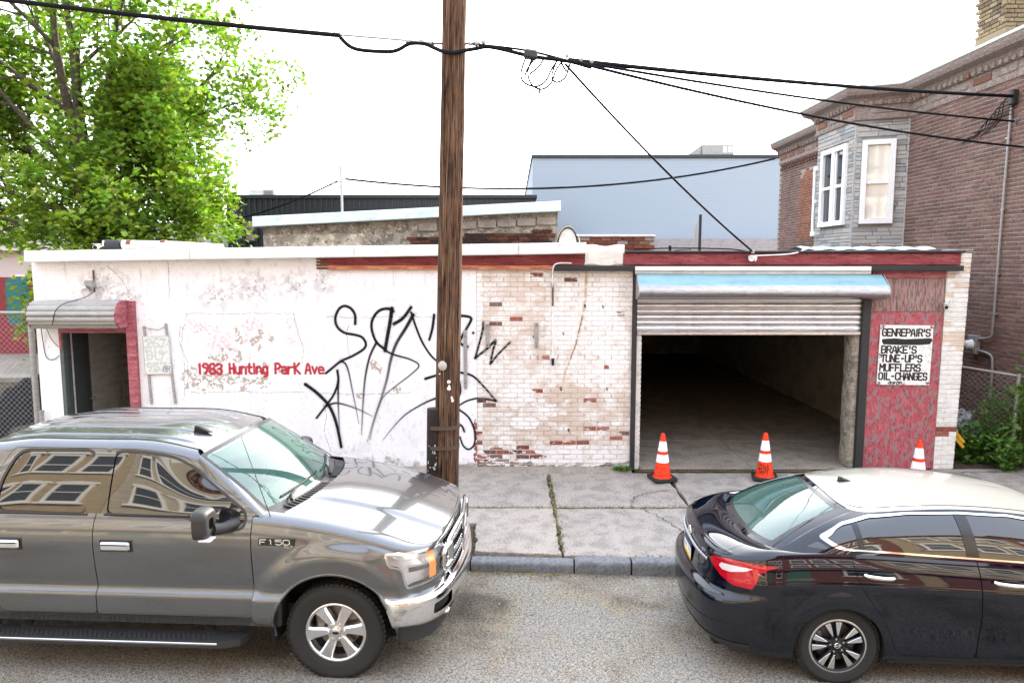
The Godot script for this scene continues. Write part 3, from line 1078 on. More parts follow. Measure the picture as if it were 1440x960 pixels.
	mk("cornice_brown", Color(1.0, 0.82, 0.74), 0.85, 0.0, {"tex": T.cornice, "tri": 0.9, "bump": [T.concrete_bump, 0.5]})


func road_point(s: float, d: float, y: float) -> Vector3:      # s along the kerb, d from its face towards the road
	return KERB + street_dir * s - street_in * d + Vector3(0, y, 0)


func build_ground():
	var mb := MB.new()
	mb.poly([Vector3(-400, -0.16, 400), Vector3(400, -0.16, 400), Vector3(400, -0.16, -400), Vector3(-400, -0.16, -400)], Vector3.UP)
	struct("ground", mb, "ground")
	# the road, with stains, tyre tracks and patches of reflected light painted as vertex colour
	var n := FastNoiseLite.new()
	n.seed = 5; n.frequency = 0.55; n.fractal_octaves = 4
	var n2 := FastNoiseLite.new()
	n2.seed = 9; n2.frequency = 2.2; n2.fractal_octaves = 3
	var spots := []
	for k in 70:
		spots.append([Vector2(rng.randf_range(-8, 9), rng.randf_range(0.3, 3.4)), rng.randf_range(0.04, 0.22), rng.randf_range(0.06, 0.3)])
	spots += [[Vector2(0.55, 1.32), 0.15, 0.4], [Vector2(-0.15, 1.45), 0.1, 0.55], [Vector2(1.0, 1.3), 0.3, 0.3], [Vector2(0.3, 1.6), 0.4, 0.22], [Vector2(-0.9, 0.9), 0.5, 0.3], [Vector2(-1.6, 2.6), 0.5, 0.35]]
	mb = MB.new()
	mb.grid(func(u, v):
		var s := lerpf(-26, 26, u)
		var d := lerpf(0.0, 9.2, v * v)
		return road_point(s, d, -0.14 + 0.02 * smoothstep(0.0, 3.5, d) * (1.0 - smoothstep(5.7, 9.2, d)) - 0.008 * n.get_noise_2d(s * 2.0, d * 2.0)), 400, 110, Vector3.UP)
	mb.map_col(func(p):
		var r: Vector3 = p - KERB
		var s: float = r.dot(street_dir)
		var d: float = -r.dot(street_in)
		var g := clampf(1.02 + 0.85 * n.get_noise_2d(s, d) + 0.42 * n2.get_noise_2d(s, d), 0.45, 1.6)
		g *= 0.72 + 0.28 * smoothstep(0.02, 0.45, d + 0.1 * n2.get_noise_2d(s * 3, d))     # grit and oil in the gutter
		var o := Vector2(s, d)
		for q in spots:
			var e: float = o.distance_to(q[0]) + 0.08 * n2.get_noise_2d(s * 3 + 7, d * 3)
			if e < q[1]:
				g *= 1.0 - q[2] * smoothstep(0.0, 0.5, 1.0 - e / q[1])
		var light_pool := smoothstep(0.85, 0.1, minf(o.distance_to(Vector2(0.0, 1.05)), o.distance_to(Vector2(0.3, 2.6)) + 0.2) - 0.3 * n.get_noise_2d(s * 2, d * 2))  # warm window light thrown on the road, painted into its colour
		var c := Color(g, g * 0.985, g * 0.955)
		return c.lerp(Color(1.75, 1.5, 1.15), 0.6 * light_pool) * Color(1.16, 1.12, 1.06))
	var road := struct("road", mb, "asphalt")
	# far pavement, in front of the houses opposite
	mb = MB.new()
	mb.poly([road_point(-26, 9.2, 0), road_point(26, 9.2, 0), road_point(26, 13.2, 0), road_point(-26, 13.2, 0)], Vector3.UP)
	mb.poly([road_point(-26, 9.2, -0.2), road_point(26, 9.2, -0.2), road_point(26, 9.2, 0), road_point(-26, 9.2, 0)], street_in)
	struct("opposite_pavement", mb, "concrete")
	# kerb of split granite blocks
	var kerb := Node3D.new()
	kerb.name = "kerb"
	kerb.set_meta("kind", "structure")
	add_child(kerb)
	var cuts := [-22.0, -19.6, -17.5, -15.1, -12.9, -10.4, -8.6, -6.9, -5.2, -3.6, -2.25, -1.07, 0.09, 0.72, 2.1, 3.7, 5.2, 7.1, 9.0, 11.2, 13.0, 15.2, 17.4, 20.0, 22.5]
	for k in cuts.size() - 1:
		mb = MB.new()
		var s0: float = cuts[k] + 0.008
		var s1: float = cuts[k + 1] - 0.008
		var out := 0.012 if cuts[k] == 0.72 else rng.randf_range(-0.012, 0.004)
		var top := 0.018 if cuts[k] == 0.72 else rng.randf_range(-0.022, 0.004)
		var ph := rng.randf() * 50
		mb.grid(func(u, v):
			var s := lerpf(s0, s1, u)
			var e := minf(minf(s - s0, s1 - s), 0.03) / 0.03
			var prof: Vector2 = [Vector2(0, -0.2), Vector2(0, -0.12), Vector2(0, -0.05), Vector2(0.005, -0.018), Vector2(0.03, 0), Vector2(0.08, 0.004), Vector2(0.14, 0.003), Vector2(0.165, -0.008), Vector2(0.17, -0.15)][int(round(v * 8))]
			var w := n2.get_noise_3d(s * 2.2 + ph, prof.x * 12, prof.y * 12) * 0.022
			return road_point(s, out - prof.x + w - (1 - e) * 0.012 * (1.0 if prof.x < 0.1 else 0.0), prof.y + top * smoothstep(-0.15, 0.0, prof.y) + w * 0.5 - (1 - e) * 0.012), 18, 8, Vector3(0, 1, 1))
		var caps := []
		part("kerb_stone", mb, "granite", kerb)
	# pavement: slabs on a bed of soil
	mb = MB.new()
	mb.poly([road_point(-24, -0.16, -0.05), road_point(24, -0.16, -0.05), Vector3(24, -0.05, -11.4), Vector3(-24, -0.05, -11.4)], Vector3.UP)
	var bed := struct("pavement", mb, "soil")
	var kz := func(x, back): return KERB.z + (x - KERB.x) * tan(STREET) - back
	var mats := ["concrete", "concrete_warm", "concrete_pale", "concrete"]
	var xs := [-16.0, -13.9, -11.8, -9.7, -7.6, -5.5, -3.4, -1.25, 0.575, 2.42, 4.6, 6.7, 8.9, 11.0, 13.2, 15.4]
	for k in xs.size() - 1:
		for row in 3:
			var x0: float = xs[k] + rng.randf_range(0.016, 0.03)
			var x1: float = xs[k + 1] - rng.randf_range(0.016, 0.03)
			var zs: Array
			if row == 0: zs = [kz.call(x0, 0.185), kz.call(x1, 0.185), -9.29, -9.29]
			elif row == 1: zs = [-9.345, -9.345, -10.93, -10.93]
			else: zs = [-10.96, -10.96, -11.1, -11.1]
			if row == 2 and (x0 < 1.0 or x0 > 2.3 and x0 < 6.6):
				continue
			if row == 2 and x0 > 7.0:
				continue
			var o := PackedVector2Array()
			var c4 := [Vector2(x0, zs[0]), Vector2(x1, zs[1]), Vector2(x1, zs[3]), Vector2(x0, zs[2])]
			if row == 0 and k == 7:                     # the corner by the parked pickup is broken away
				c4 = [Vector2(-0.42, zs[0]), c4[1], c4[2], c4[3], Vector2(x0, -8.70), Vector2(-0.46, -8.74)]
			for e in c4.size():
				var a: Vector2 = c4[e]
				var b: Vector2 = c4[(e + 1) % c4.size()]
				for j in 18:
					var q := a.lerp(b, j / 18.0)
					var nn := (b - a).orthogonal().normalized()
					q += nn * (n2.get_noise_2d(q.x * 2.5 + row * 9, q.y * 2.5) * 0.03 + n2.get_noise_2d(q.x * 9.0, q.y * 9.0 + row) * 0.012)
					o.append(q)
			var pb := MB.new()
			pb.prism(o, -0.06, 0.0, Transform3D(Basis(Vector3(1, 0, 0), Vector3(0, 0, 1), Vector3(0, 1, 0)), Vector3(0, rng.randf_range(-0.008, 0.004), 0)), 0.008)
			var m: String = mats[(k * 2 + row) % 4]
			if k == 7 and row == 0: m = "concrete_pale"
			var pv := part("paving_slab", pb, m, bed)
			pv.rotation.z = rng.randf_range(-0.002, 0.002)
	# weathered strip of concrete at the foot of the wall
	mb = MB.new()
	mb.grid(func(u, v):
		var x := lerpf(-7.5, 1.9, u)
		return Vector3(x, [-0.04, 0.012, 0.035, 0.05][int(round(v * 3))] + 0.012 * n2.get_noise_2d(x * 3, v * 4), -10.93 - v * 0.17 + 0.03 * n2.get_noise_2d(x * 2, 5) * (1 - v)), 120, 3, Vector3.UP)
	part("wall_footing", mb, "concrete_dark", bed)
	# cracks in the slabs and in the road
	mk("crack", lin(0.045, 0.042, 0.038), 0.95)
	for c in ["1.62 -9.32,1.7 -9.65,1.9 -9.9,2.3 -10.05", "1.75 -9.28,1.95 -8.9,2.1 -8.4,2.1 -7.85", "2.5 -9.7,3.2 -9.9,4.5 -9.85", "2.3 -12.2,3.1 -11.9,4.0 -12.3,5.2 -12.1", "2.6 -13.8,3.4 -13.4,4.4 -13.9,5.6 -13.5"]:
		crack_line(c, 0.006 if c.split(" ")[1].to_float() > -11 else 0.017, 0.005, bed, n2)
	# smaller litter and crumbs of stone
	var mesh := MB.new()
	mesh.box(Vector3(0, 0.3, 0), Vector3(1, 0.6, 0.8), 0.25)
	var xfs := []
	var cols := []
	for k in 900:
		var on_road := k < 450
		var p: Vector3
		if on_road:
			p = road_point(rng.randf_range(-4, 6), pow(rng.randf(), 1.8) * 2.6, 0)
			p.y = -0.14 + 0.02 * smoothstep(0.0, 3.5, -(p - KERB).dot(street_in))
		else:
			p = Vector3(rng.randf_range(-3, 7.2), 0.0, rng.randf_range(-11.0, -7.9))
			if k % 3 == 0: p.z = -10.9 + rng.randf() * 0.12
		var s := 0.004 + 0.012 * pow(rng.randf(), 4)
		xfs.append(Transform3D(Basis(Vector3.UP, rng.randf() * TAU).scaled(Vector3(s, s, s) * 1.3), p))
		var g := rng.randf_range(0.05, 0.5)
		cols.append(Color(g, g * 0.93, g * 0.85))
	mk("crumbs", Color(1, 1, 1), 0.9, 0.0, {"vc": 1})
	tag(many("gravel_crumbs", mesh.mesh(), "crumbs", xfs, cols), "fine gravel crumbs and litter scattered over the road and pavement", "gravel")
	# leaves caught in the gutter and along the joints
	mesh = MB.new()
	mesh.poly([Vector3(-1, 0, 0), Vector3(0, 0.25, 0.5), Vector3(1, 0, 0), Vector3(0, 0.15, -0.5)], Vector3.UP)
	xfs = []
	cols = []
	for k in 1500:
		var p: Vector3
		if k < 380:
			p = road_point(-0.5 + 1.1 * rng.randfn(0, 0.5), 0.02 + absf(rng.randfn(0, 0.05)), -0.132)
		elif k < 1050:
			p = Vector3(rng.randf_range(-0.9, 2.4), 0.004, -9.32 + rng.randfn(0, 0.03))
		else:
			p = Vector3(0.578 + rng.randfn(0, 0.028), 0.004, rng.randf_range(-10.8, -7.8))
		var s := rng.randf_range(0.006, 0.017)
		xfs.append(Transform3D(Basis(Vector3(rng.randf(), 1, rng.randf()).normalized(), rng.randf() * TAU).scaled(Vector3(s, s, s)), p))
		var q := rng.randf()
		cols.append(Color(0.34, 0.24, 0.10).lerp(Color(0.16, 0.12, 0.06), q) if k % 3 else Color(0.12, 0.17, 0.05))
	tag(many("fallen_leaves", mesh.mesh(), "crumbs", xfs, cols), "dry leaves and moss caught in the gutter and the slab joints", "leaves")


func crack_line(txt: String, y: float, wide: float, parent: Node, n: FastNoiseLite):
	var pts := []
	for p in pts2(txt):
		pts.append(Vector3(p.x, y, p.y))
	pts = curve3(pts, 12)
	var mb := MB.new()
	for i in pts.size():
		var q: Vector3 = pts[i]
		pts[i] = q + Vector3(n.get_noise_2d(q.x * 9, q.z * 9), 0, n.get_noise_2d(q.x * 9 + 40, q.z * 9)) * 0.06
		if parent.name == "road":
			var d: float = -(pts[i] - KERB).dot(street_in)
			pts[i].y = -0.136 + 0.02 * smoothstep(0.0, 3.5, d) + 0.006
	for i in pts.size() - 1:
		var a: Vector3 = pts[i]
		var b: Vector3 = pts[i + 1]
		var s := (b - a).cross(Vector3.UP).normalized()
		var w0 := wide * (0.4 + absf(n.get_noise_2d(a.x * 20, a.z * 20)) * 2.0)
		var w1 := wide * (0.4 + absf(n.get_noise_2d(b.x * 20, b.z * 20)) * 2.0)
		mb.poly([a - s * w0, a + s * w0, b + s * w1, b - s * w1], Vector3.UP)
	part("crack", mb, "crack", parent)


const WALL := -11.11        # the face of the garage front


func slats(parent: Node, x0: float, x1: float, y_top: float, y_bot: float, count: int, z: float, m):
	# interlocking curved slats of a rolling door, each its own piece
	var h := (y_top - y_bot) / count
	var mb := MB.new()
	mb.grid(func(u, v):
		var a: float = v
		var bulge := 0.016 * pow(sin(PI * clampf((a - 0.12) / 0.88, 0.0, 1.0)), 0.7) - (0.006 if a < 0.12 else 0.0)
		return Vector3(lerpf(x0, x1, u), -a * h, bulge), 24, 14, Vector3(0, 0, 1))
	mb.map_uv(func(p): return Vector2(p.x, p.y))
	var shared := mb.mesh()
	for k in count:
		var s := part("slat", shared, m, parent)
		s.position = Vector3(0, y_top - h * k, z + rng.randf_range(-0.002, 0.002))
		s.rotation.x = rng.randf_range(-0.03, 0.03)


func build_garage():
	var g := thing("garage_building", "low whitewashed garage with an open roller door and graffiti on its front", "building")
	var mb := MB.new()
	# --- rendered wall with the small doorway
	var dx0 := -7.10; var dx1 := -5.98; var dy := 2.26
	for r in [[-7.47, dx0, 0.0, 3.4], [dx0, dx1, dy, 3.4], [dx1, -0.56, 0.0, 3.4]]:
		mb.poly([Vector3(r[0], r[2], WALL), Vector3(r[1], r[2], WALL), Vector3(r[1], r[3], WALL), Vector3(r[0], r[3], WALL)], Vector3(0, 0, 1))
	mb.map_uv(func(p): return Vector2((p.x - STUCCO_X0) / STUCCO_W, 1.0 - p.y / STUCCO_H))
	part("rendered_wall", mb, "stucco", g)
	mb = MB.new()
	mb.span(-7.465, dx0, 0.0, 3.4, -11.4, WALL - 0.003)
	mb.span(dx0 - 0.001, dx1 + 0.001, dy, 3.4, -11.4, WALL - 0.003)
	mb.span(dx1, -0.56, 0.0, 3.4, -11.4, WALL - 0.003)
	mb.span(-7.466, -7.3, 0.0, 3.45, -26.0, -11.4)
	part("side_wall", mb, "white_render", g)
	# --- brick wall: each brick a piece, painted over
	mb = MB.new()
	mb.span(-0.56, 1.9, 0.0, 3.3, -11.4, WALL - 0.012)
	part("mortar_bed", mb, "painted_brick", g)
	var pitch := 0.0762
	var kinds := []
	for k in 5:
		var b := MB.new()
		b.box(Vector3.ZERO, Vector3(0.204, 0.0665, 0.05), rng.randf_range(0.003, 0.006))
		for i in b.v.size():
			b.v[i] += Vector3(rng.randf_range(-1, 1), rng.randf_range(-1, 1), rng.randf_range(-1, 1)) * 0.0012
		kinds.append(b.mesh())
	var half := MB.new()
	half.box(Vector3.ZERO, Vector3(0.097, 0.0665, 0.05), 0.004)
	var half_mesh := half.mesh()
	var rest := []
	var singles := 0
	for row in 42:
		var y := 0.02 + row * pitch + pitch * 0.5
		for k in 13:
			var x := -0.555 + k * 0.2125 + (0.0 if row % 2 else -0.106)
			var x1 := x + 0.2125
			var hm := false
			if x < -0.56:
				x = -0.555
				hm = true
			elif x1 > 1.88:
				if x > 1.80: continue
				hm = x1 > 1.93
				if hm: x1 = x + 0.106
			var c := Vector3(x + (0.053 if hm else 0.106), y, WALL - 0.024 + rng.randf_range(-0.003, 0.003))
			var turn := Basis.from_euler(Vector3(rng.randf_range(-0.012, 0.012), rng.randf_range(-0.01, 0.01), rng.randf_range(-0.006, 0.006)))
			if y > 0.9 and y < 2.95 and singles > 190 or singles >= 260:
				rest.append([Transform3D(turn, c), hm])
				continue
			singles += 1
			var o := part("brick", half_mesh if hm else kinds[rng.randi() % 5], "painted_brick", g)
			o.transform = Transform3D(turn, c)
	# the rest of the same bricks, joined
	mb = MB.new()
	for q in rest:
		var b := MB.new()
		b.box(Vector3.ZERO, Vector3(0.097 if q[1] else 0.204, 0.0665, 0.05), 0.004)
		var w := b.moved(q[0])
		var s := mb.v.size()
		mb.v.append_array(w.v); mb.n.append_array(w.n); mb.t.append_array(w.t); mb.c.append_array(w.c)
		for i in w.idx:
			mb.idx.append(i + s)
	part("upper_bricks", mb, "painted_brick", g).set_meta("kind", "stuff")
	# --- beams over the wall
	mb = MB.new()
	mb.span(-2.98, 1.12, 3.255, 3.44, WALL - 0.1, WALL + 0.015, 0.008)
	part("lintel_channel", mb, "red_steel", g)
	mb = MB.new()
	mb.span(-2.86, 0.64, 3.185, 3.252, WALL - 0.1, WALL + 0.075, 0.006)
	part("lintel_flange", mb, "orange_steel", g)
	mb = MB.new()
	for k in 5:
		mb.span(-3.04, -2.87, 3.19 + k * 0.048, 3.225 + k * 0.048, WALL - 0.05, WALL + 0.02 + 0.008 * (k % 2), 0.008)
	part("timber_packing", mb, "rust", g)
	mb = MB.new()
	for k in 9:
		mb.tube([Vector3(-2.5 + k * 0.44, 3.36, WALL + 0.012), Vector3(-2.5 + k * 0.44, 3.36, WALL + 0.028)], 0.012, 6)
	part("bolts", mb, "rust", g)
	mb = MB.new()
	mb.span(0.645, 6.98, 3.17, 3.25, WALL - 0.1, WALL + 0.085, 0.006)
	mb.span(0.645, 6.98, 3.165, 3.17, WALL - 0.1, WALL + 0.15)
	part("door_beam", mb, "black_steel", g)
	mb = MB.new()
	mb.span(1.72, 6.95, 3.255, 3.44, WALL - 0.12, WALL + 0.05, 0.01)
	part("red_fascia_board", mb, "red_steel", g)
	mb = MB.new()
	mb.span(1.74, 7.0, 3.443, 3.475, WALL - 0.6, WALL + 0.09, 0.01)
	part("roof_edge_felt", mb, "tar", g)
	mb = MB.new()
	mb.grid(func(u, v): return Vector3(lerpf(1.13, 1.74, u), [3.26, 3.5, 3.56, 3.56][int(round(v * 3))] + 0.015 * sin(u * 9.0), WALL + [0.02, 0.03, 0.0, -0.5][int(round(v * 3))] + 0.01 * sin(u * 14.0)), 14, 3, Vector3(0, 1, 1))
	part("plastered_corner", mb, "white_render", g)
	# --- white boxed roof edge of the left half, rising a little to the right
	mb = MB.new()
	mb.prism(PackedVector2Array([Vector2(-7.42, 3.30), Vector2(1.13, 3.43), Vector2(1.13, 3.60), Vector2(-7.42, 3.47)]), WALL - 0.3, WALL + 0.24, Transform3D(), 0.012)
	part("roof_edge_fascia", mb, "white_metal", g)
	mb = MB.new()
	for k in 3:
		var x := -4.9 + k * 2.5
		mb.span(x, x + 0.004, 3.33 + (x + 7.42) * 0.0152 - 0.02, 3.48 + (x + 7.42) * 0.0152, WALL + 0.239, WALL + 0.243)
	part("fascia_joint", mb, "black_steel", g)
	# --- roof and enclosing walls
	mb = MB.new()
	mb.poly([Vector3(-7.4, 3.44, WALL - 0.1), Vector3(1.2, 3.56, WALL - 0.1), Vector3(1.2, 3.6, -26), Vector3(-7.4, 3.5, -26)], Vector3.UP)
	mb.poly([Vector3(1.2, 3.46, WALL - 0.1), Vector3(7.14, 3.44, WALL - 0.1), Vector3(7.14, 3.5, -26), Vector3(1.2, 3.6, -26)], Vector3.UP)
	part("roof", mb, "tar", g)
	mb = MB.new()
	mb.span(-7.2, 6.9, 3.24, 3.40, -25.9, -11.42)
	part("ceiling", mb, "interior_plaster", g)
	mb = MB.new()
	mb.span(-7.4, 7.1, 0, 3.45, -26.2, -25.9)
	part("back_wall", mb, "interior_plaster", g)
	mb = MB.new()
	mb.span(6.9, 7.12, 0, 3.45, -26, -11.55)
	part("right_wall", mb, "interior_plaster", g)
	mb = MB.new()
	mb.span(-0.75, -0.55, 0, 3.3, -26, -11.45)
	part("dividing_wall", mb, "interior_plaster", g)
	mb = MB.new()
	mb.poly([Vector3(-7.3, 0.006, -11.1), Vector3(7.0, 0.006, -11.1), Vector3(7.0, 0.006, -26), Vector3(-7.3, 0.006, -26)], Vector3.UP)
	part("garage_floor", mb, "concrete_dark", g)
	# --- apron slabs through the doorway
	for s in [[1.97, 3.86, -12.9, -11.14], [3.873, 6.88, -12.9, -11.14], [1.2, 3.86, -15.4, -12.913], [3.873, 6.88, -15.4, -12.913]]:
		mb = MB.new()
		mb.span(s[0], s[1], -0.05, 0.014 + rng.randf() * 0.004, s[2], s[3], 0.006)
		part("floor_slab", mb, "concrete_dark", g)
	# --- jambs of the big opening
	mb = MB.new()
	mb.span(1.885, 1.955, 0, 3.165, WALL - 0.02, WALL + 0.05, 0.004)
	part("door_post", mb, "black_steel", g)
	mb = MB.new()
	mb.span(5.475, 5.60, 0, 3.165, WALL - 0.03, WALL + 0.05, 0.004)
	part("door_post", mb, "black_steel", g)
	var jamb := MB.new()
	jamb.span(1.9, 2.03, 0, 3.16, -11.45, WALL - 0.022)
	part("brick_jamb", jamb, "white_render", g)
	for k in 36:
		var b := MB.new()
		b.span(2.03, 2.045, 0.02 + k * 0.0762, 0.083 + k * 0.0762, -11.44 + (0.1 if k % 2 else 0.0), WALL - 0.03, 0.004)
		b.col = Color(0.7, 0.66, 0.62)
		part("brick", b, "white_render", g)
	mb = MB.new()
	mb.grid(func(u, v):
		var y := lerpf(0.0, 2.8, v)
		var a: float = u * 3.0
		var w: float = 0.006 * sin(y * 5.0) + 0.005 * sin(y * 13.0 + 2.0)
		var q: Vector2 = [Vector2(5.5, -11.5), Vector2(5.395 + w, -11.46), Vector2(5.375 + w, WALL - 0.05), Vector2(5.48, WALL - 0.032)][int(round(a))]
		return Vector3(q.x, y, q.y), 3, 40, Vector3(-1, 0, 1))
	part("concrete_jamb", mb, "plaster_pale", g)
	# --- rolling shutter of the big door
	var sh := Node3D.new()
	sh.name = "roller_shutter"
	g.add_child(sh)
	slats(sh, 1.955, 5.475, 2.76, 2.22, 6, WALL - 0.015, "galvanised")
	mb = MB.new()
	mb.span(1.958, 5.472, 2.165, 2.222, WALL - 0.035, WALL + 0.022, 0.008)
	part("bottom_bar", mb, "galvanised", sh)
	# hood: flashing, a blue top pane and a bent metal front
	var prof := PackedVector2Array([Vector2(0.06, 3.235), Vector2(0.10, 3.23), Vector2(0.115, 3.145)])
	mb = MB.new()
	mb.span(1.9, 5.54, 3.12, 3.235, WALL + 0.09, WALL + 0.105, 0.003)
	part("hood_flashing", mb, "white_metal", sh)
	mb = MB.new()
	mb.poly([Vector3(1.93, 3.13, WALL + 0.106), Vector3(5.70, 3.11, WALL + 0.106), Vector3(5.72, 2.945, WALL + 0.30), Vector3(1.93, 2.96, WALL + 0.30)], Vector3(0, 1, 0.5))
	part("hood_top", mb, "hood_blue", sh)
	mb = MB.new()
	mb.grid(func(u, v):
		var p: Vector2 = [Vector2(0.302, 2.96), Vector2(0.345, 2.90), Vector2(0.36, 2.84), Vector2(0.345, 2.79), Vector2(0.25, 2.745), Vector2(0.06, 2.73)][int(round(v * 5))]
		return Vector3(lerpf(1.93, 5.72, u), p.y - 0.01 * u, WALL + p.x + 0.006 * sin(u * 25.0) * (1 - v)), 40, 5, Vector3(0, -0.2, 1))
	part("hood_front", mb, "galvanised_dark", sh)
	for x in [1.925, 5.725]:
		mb = MB.new()
		mb.prism(PackedVector2Array([Vector2(0.06, 2.73), Vector2(0.25, 2.745), Vector2(0.345, 2.79), Vector2(0.36, 2.84), Vector2(0.345, 2.90), Vector2(0.302, 2.96), Vector2(0.11, 3.12), Vector2(0.06, 3.12)]), -0.006, 0.006, Transform3D(Basis(Vector3(0, 0, 1), Vector3(0, 1, 0), Vector3(-1, 0, 0)), Vector3(x, 0, WALL)))
		part("hood_end_plate", mb, "galvanised_dull", sh)
	mb = MB.new()
	mb.tube([Vector3(1.95, 2.89, WALL + 0.16), Vector3(5.6, 2.89, WALL + 0.16)], 0.10, 16)
	part("roller_drum", mb, "galvanised_dull", sh)
	# --- plywood panels right of the door
	mb = MB.new()
	mb.span(5.602, 6.75, 0.02, 2.53, WALL - 0.05, WALL + 0.012, 0.004)
	tag(part("plywood_panel", mb, "plywood", g), "red plywood panel with flaking paint", "")
	mb = MB.new()
	mb.span(5.602, 6.75, 2.535, 3.05, WALL - 0.05, WALL + 0.008, 0.004)
	tag(part("plywood_panel", mb, "plywood_grey", g), "weathered pinkish grey plywood panel", "")
	mb = MB.new()
	mb.span(5.602, 6.76, 3.055, 3.165, WALL - 0.05, WALL + 0.016, 0.004)
	part("red_rail", mb, "red_paint", g)
	# --- corner pier of whitewashed bricks
	mb = MB.new()
	mb.span(6.77, 7.06, 0, 3.46, -11.5, WALL - 0.004)
	part("pier_core", mb, "white_render", g)
	for row in 45:
		var y := 0.01 + row * pitch
		for s in ([[6.745, 6.955], [6.962, 7.075]] if row % 2 else [[6.745, 6.855], [6.862, 7.075]]):
			var b := MB.new()
			var white: float = rng.randf_range(0.92, 1.04)
			b.col = Color(white, white * 0.985, white * 0.97)
			if y > 0.42 and y < 0.8 and rng.randf() < 0.5 or y < 2.9 and rng.randf() < 0.015 or y > 0.5 and y < 0.66 and rng.randf() < 0.5:
				b.col = Color(0.36, 0.13, 0.09) * rng.randf_range(0.7, 1.2)
				if rng.randf() < 0.3: b.col = Color(0.85, 0.82, 0.78)
			elif y > 1.9 and y < 2.3 and rng.randf() < 0.5 or y > 2.75 and rng.randf() < 0.3:
				b.col = Color(0.86, 0.74, 0.62)
			b.col.a = 1.0
			var lean := y * 0.018
			b.span(s[0] + lean * 0.6, s[1] + lean, y, y + 0.0715, WALL - 0.34, WALL + 0.006 + rng.randf_range(-0.003, 0.005), 0.006)
			part("pier_brick", b, "white_brick", g)
	mb = MB.new()
	mb.box(Vector3(7.0, 3.485, WALL - 0.15), Vector3(0.30, 0.03, 0.36), 0.01)
	part("pier_cap", mb, "concrete", g)
	# --- small doorway on the left with its own rolled-up shutter
	mb = MB.new()
	mb.span(-6.03, -5.885, 0.0, 2.7, WALL - 0.02, WALL + 0.07, 0.006)
	tag(part("side_door_post", mb, "red_paint", g), "red door post", "")
	mb = MB.new()
	mb.span(dx0, -6.03, 2.2, 2.285, WALL - 0.1, WALL + 0.03, 0.006)
	mb.span(dx0 - 0.01, dx0 + 0.03, 1.95, 2.285, WALL - 0.1, WALL + 0.032, 0.004)
	part("side_door_lintel", mb, "red_paint", g)
	var rs := Node3D.new()
	rs.name = "small_shutter"
	g.add_child(rs)
	var oct := PackedVector2Array([Vector2(0.0, 2.30), Vector2(0.30, 2.30), Vector2(0.40, 2.39), Vector2(0.42, 2.52), Vector2(0.34, 2.66), Vector2(0.24, 2.71), Vector2(0.0, 2.71)])
	var cxf := func(x): return Transform3D(Basis(Vector3(0, 0, 1), Vector3(0, 1, 0), Vector3(-1, 0, 0)), Vector3(x, 0, WALL))
	for k in 9:
		# the curtain's ribs, wrapped round the drum
		var a0 := float(k) / 9.0
		var at := func(f):
			var pts := [Vector2(0.12, 2.695), Vector2(0.24, 2.695), Vector2(0.33, 2.65), Vector2(0.405, 2.52), Vector2(0.39, 2.40), Vector2(0.30, 2.315), Vector2(0.2, 2.31)]
			var x: float = f * 6.0
			var i := mini(int(x), 5)
			return pts[i].lerp(pts[i + 1], x - i)
		mb = MB.new()
		mb.grid(func(u, v):
			var p: Vector2 = at.call(a0 + v / 9.0)
			var d: Vector2 = (p - Vector2(0.2, 2.5)).normalized()
			p += d * 0.024 * pow(sin(v * PI), 0.6)
			return Vector3(lerpf(-7.33, -6.0, u), p.y, WALL + p.x), 10, 6, Vector3(0, 0.5, 1))
		part("slat", mb, "galvanised_dull", rs)
	mb = MB.new()
	mb.prism(oct, -0.012, 0.012, cxf.call(-7.34))
	part("end_plate", mb, "rust", rs)
	mb = MB.new()
	mb.prism(oct, -0.012, 0.012, cxf.call(-5.995))
	tag(part("end_plate", mb, "red_paint", rs), "red end plate", "")
	# open door leaf, hung on the left jamb and swung inwards
	var hinge := Vector3(dx0 + 0.03, 0, WALL - 0.06)
	var yaw := deg_to_rad(99)
	var leaf := Node3D.new()
	leaf.name = "door"
	leaf.transform = Transform3D(Basis(Vector3.UP, yaw), hinge)
	g.add_child(leaf)
	mb = MB.new()
	mb.span(0.0, 0.86, 0.03, 2.18, -0.045, 0.0, 0.006)
	part("door_leaf", mb, "green_grey_door", leaf)
	mb = MB.new()
	mb.tube([Vector3(0.78, 1.0, 0.0), Vector3(0.78, 1.0, 0.05)], 0.012, 8)
	mb.lathe([Vector2(0, 0.09), Vector2(0.025, 0.08), Vector2(0.03, 0.065), Vector2(0.02, 0.045)], 12, Transform3D(Basis(Vector3.RIGHT, PI / 2), Vector3(0.78, 1.0, 0)))
	part("handle", mb, "steel", leaf)
	mb = MB.new()
	mb.span(dx0 - 0.02, dx0 + 0.04, 0, 2.2, WALL - 0.08, WALL + 0.012, 0.004)
	part("side_door_post", mb, "green_grey_door", g)
	# brick partition seen through it
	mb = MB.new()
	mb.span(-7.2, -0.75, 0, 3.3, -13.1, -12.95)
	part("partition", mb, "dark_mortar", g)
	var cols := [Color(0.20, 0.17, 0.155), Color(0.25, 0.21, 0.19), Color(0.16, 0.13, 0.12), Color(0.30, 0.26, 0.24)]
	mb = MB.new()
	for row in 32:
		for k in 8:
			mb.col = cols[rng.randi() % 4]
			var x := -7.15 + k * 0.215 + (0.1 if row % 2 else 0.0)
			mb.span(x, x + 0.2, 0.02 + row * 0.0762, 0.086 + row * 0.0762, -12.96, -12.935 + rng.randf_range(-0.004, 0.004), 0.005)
	part("partition_bricks", mb, "brick", g).set_meta("kind", "stuff")


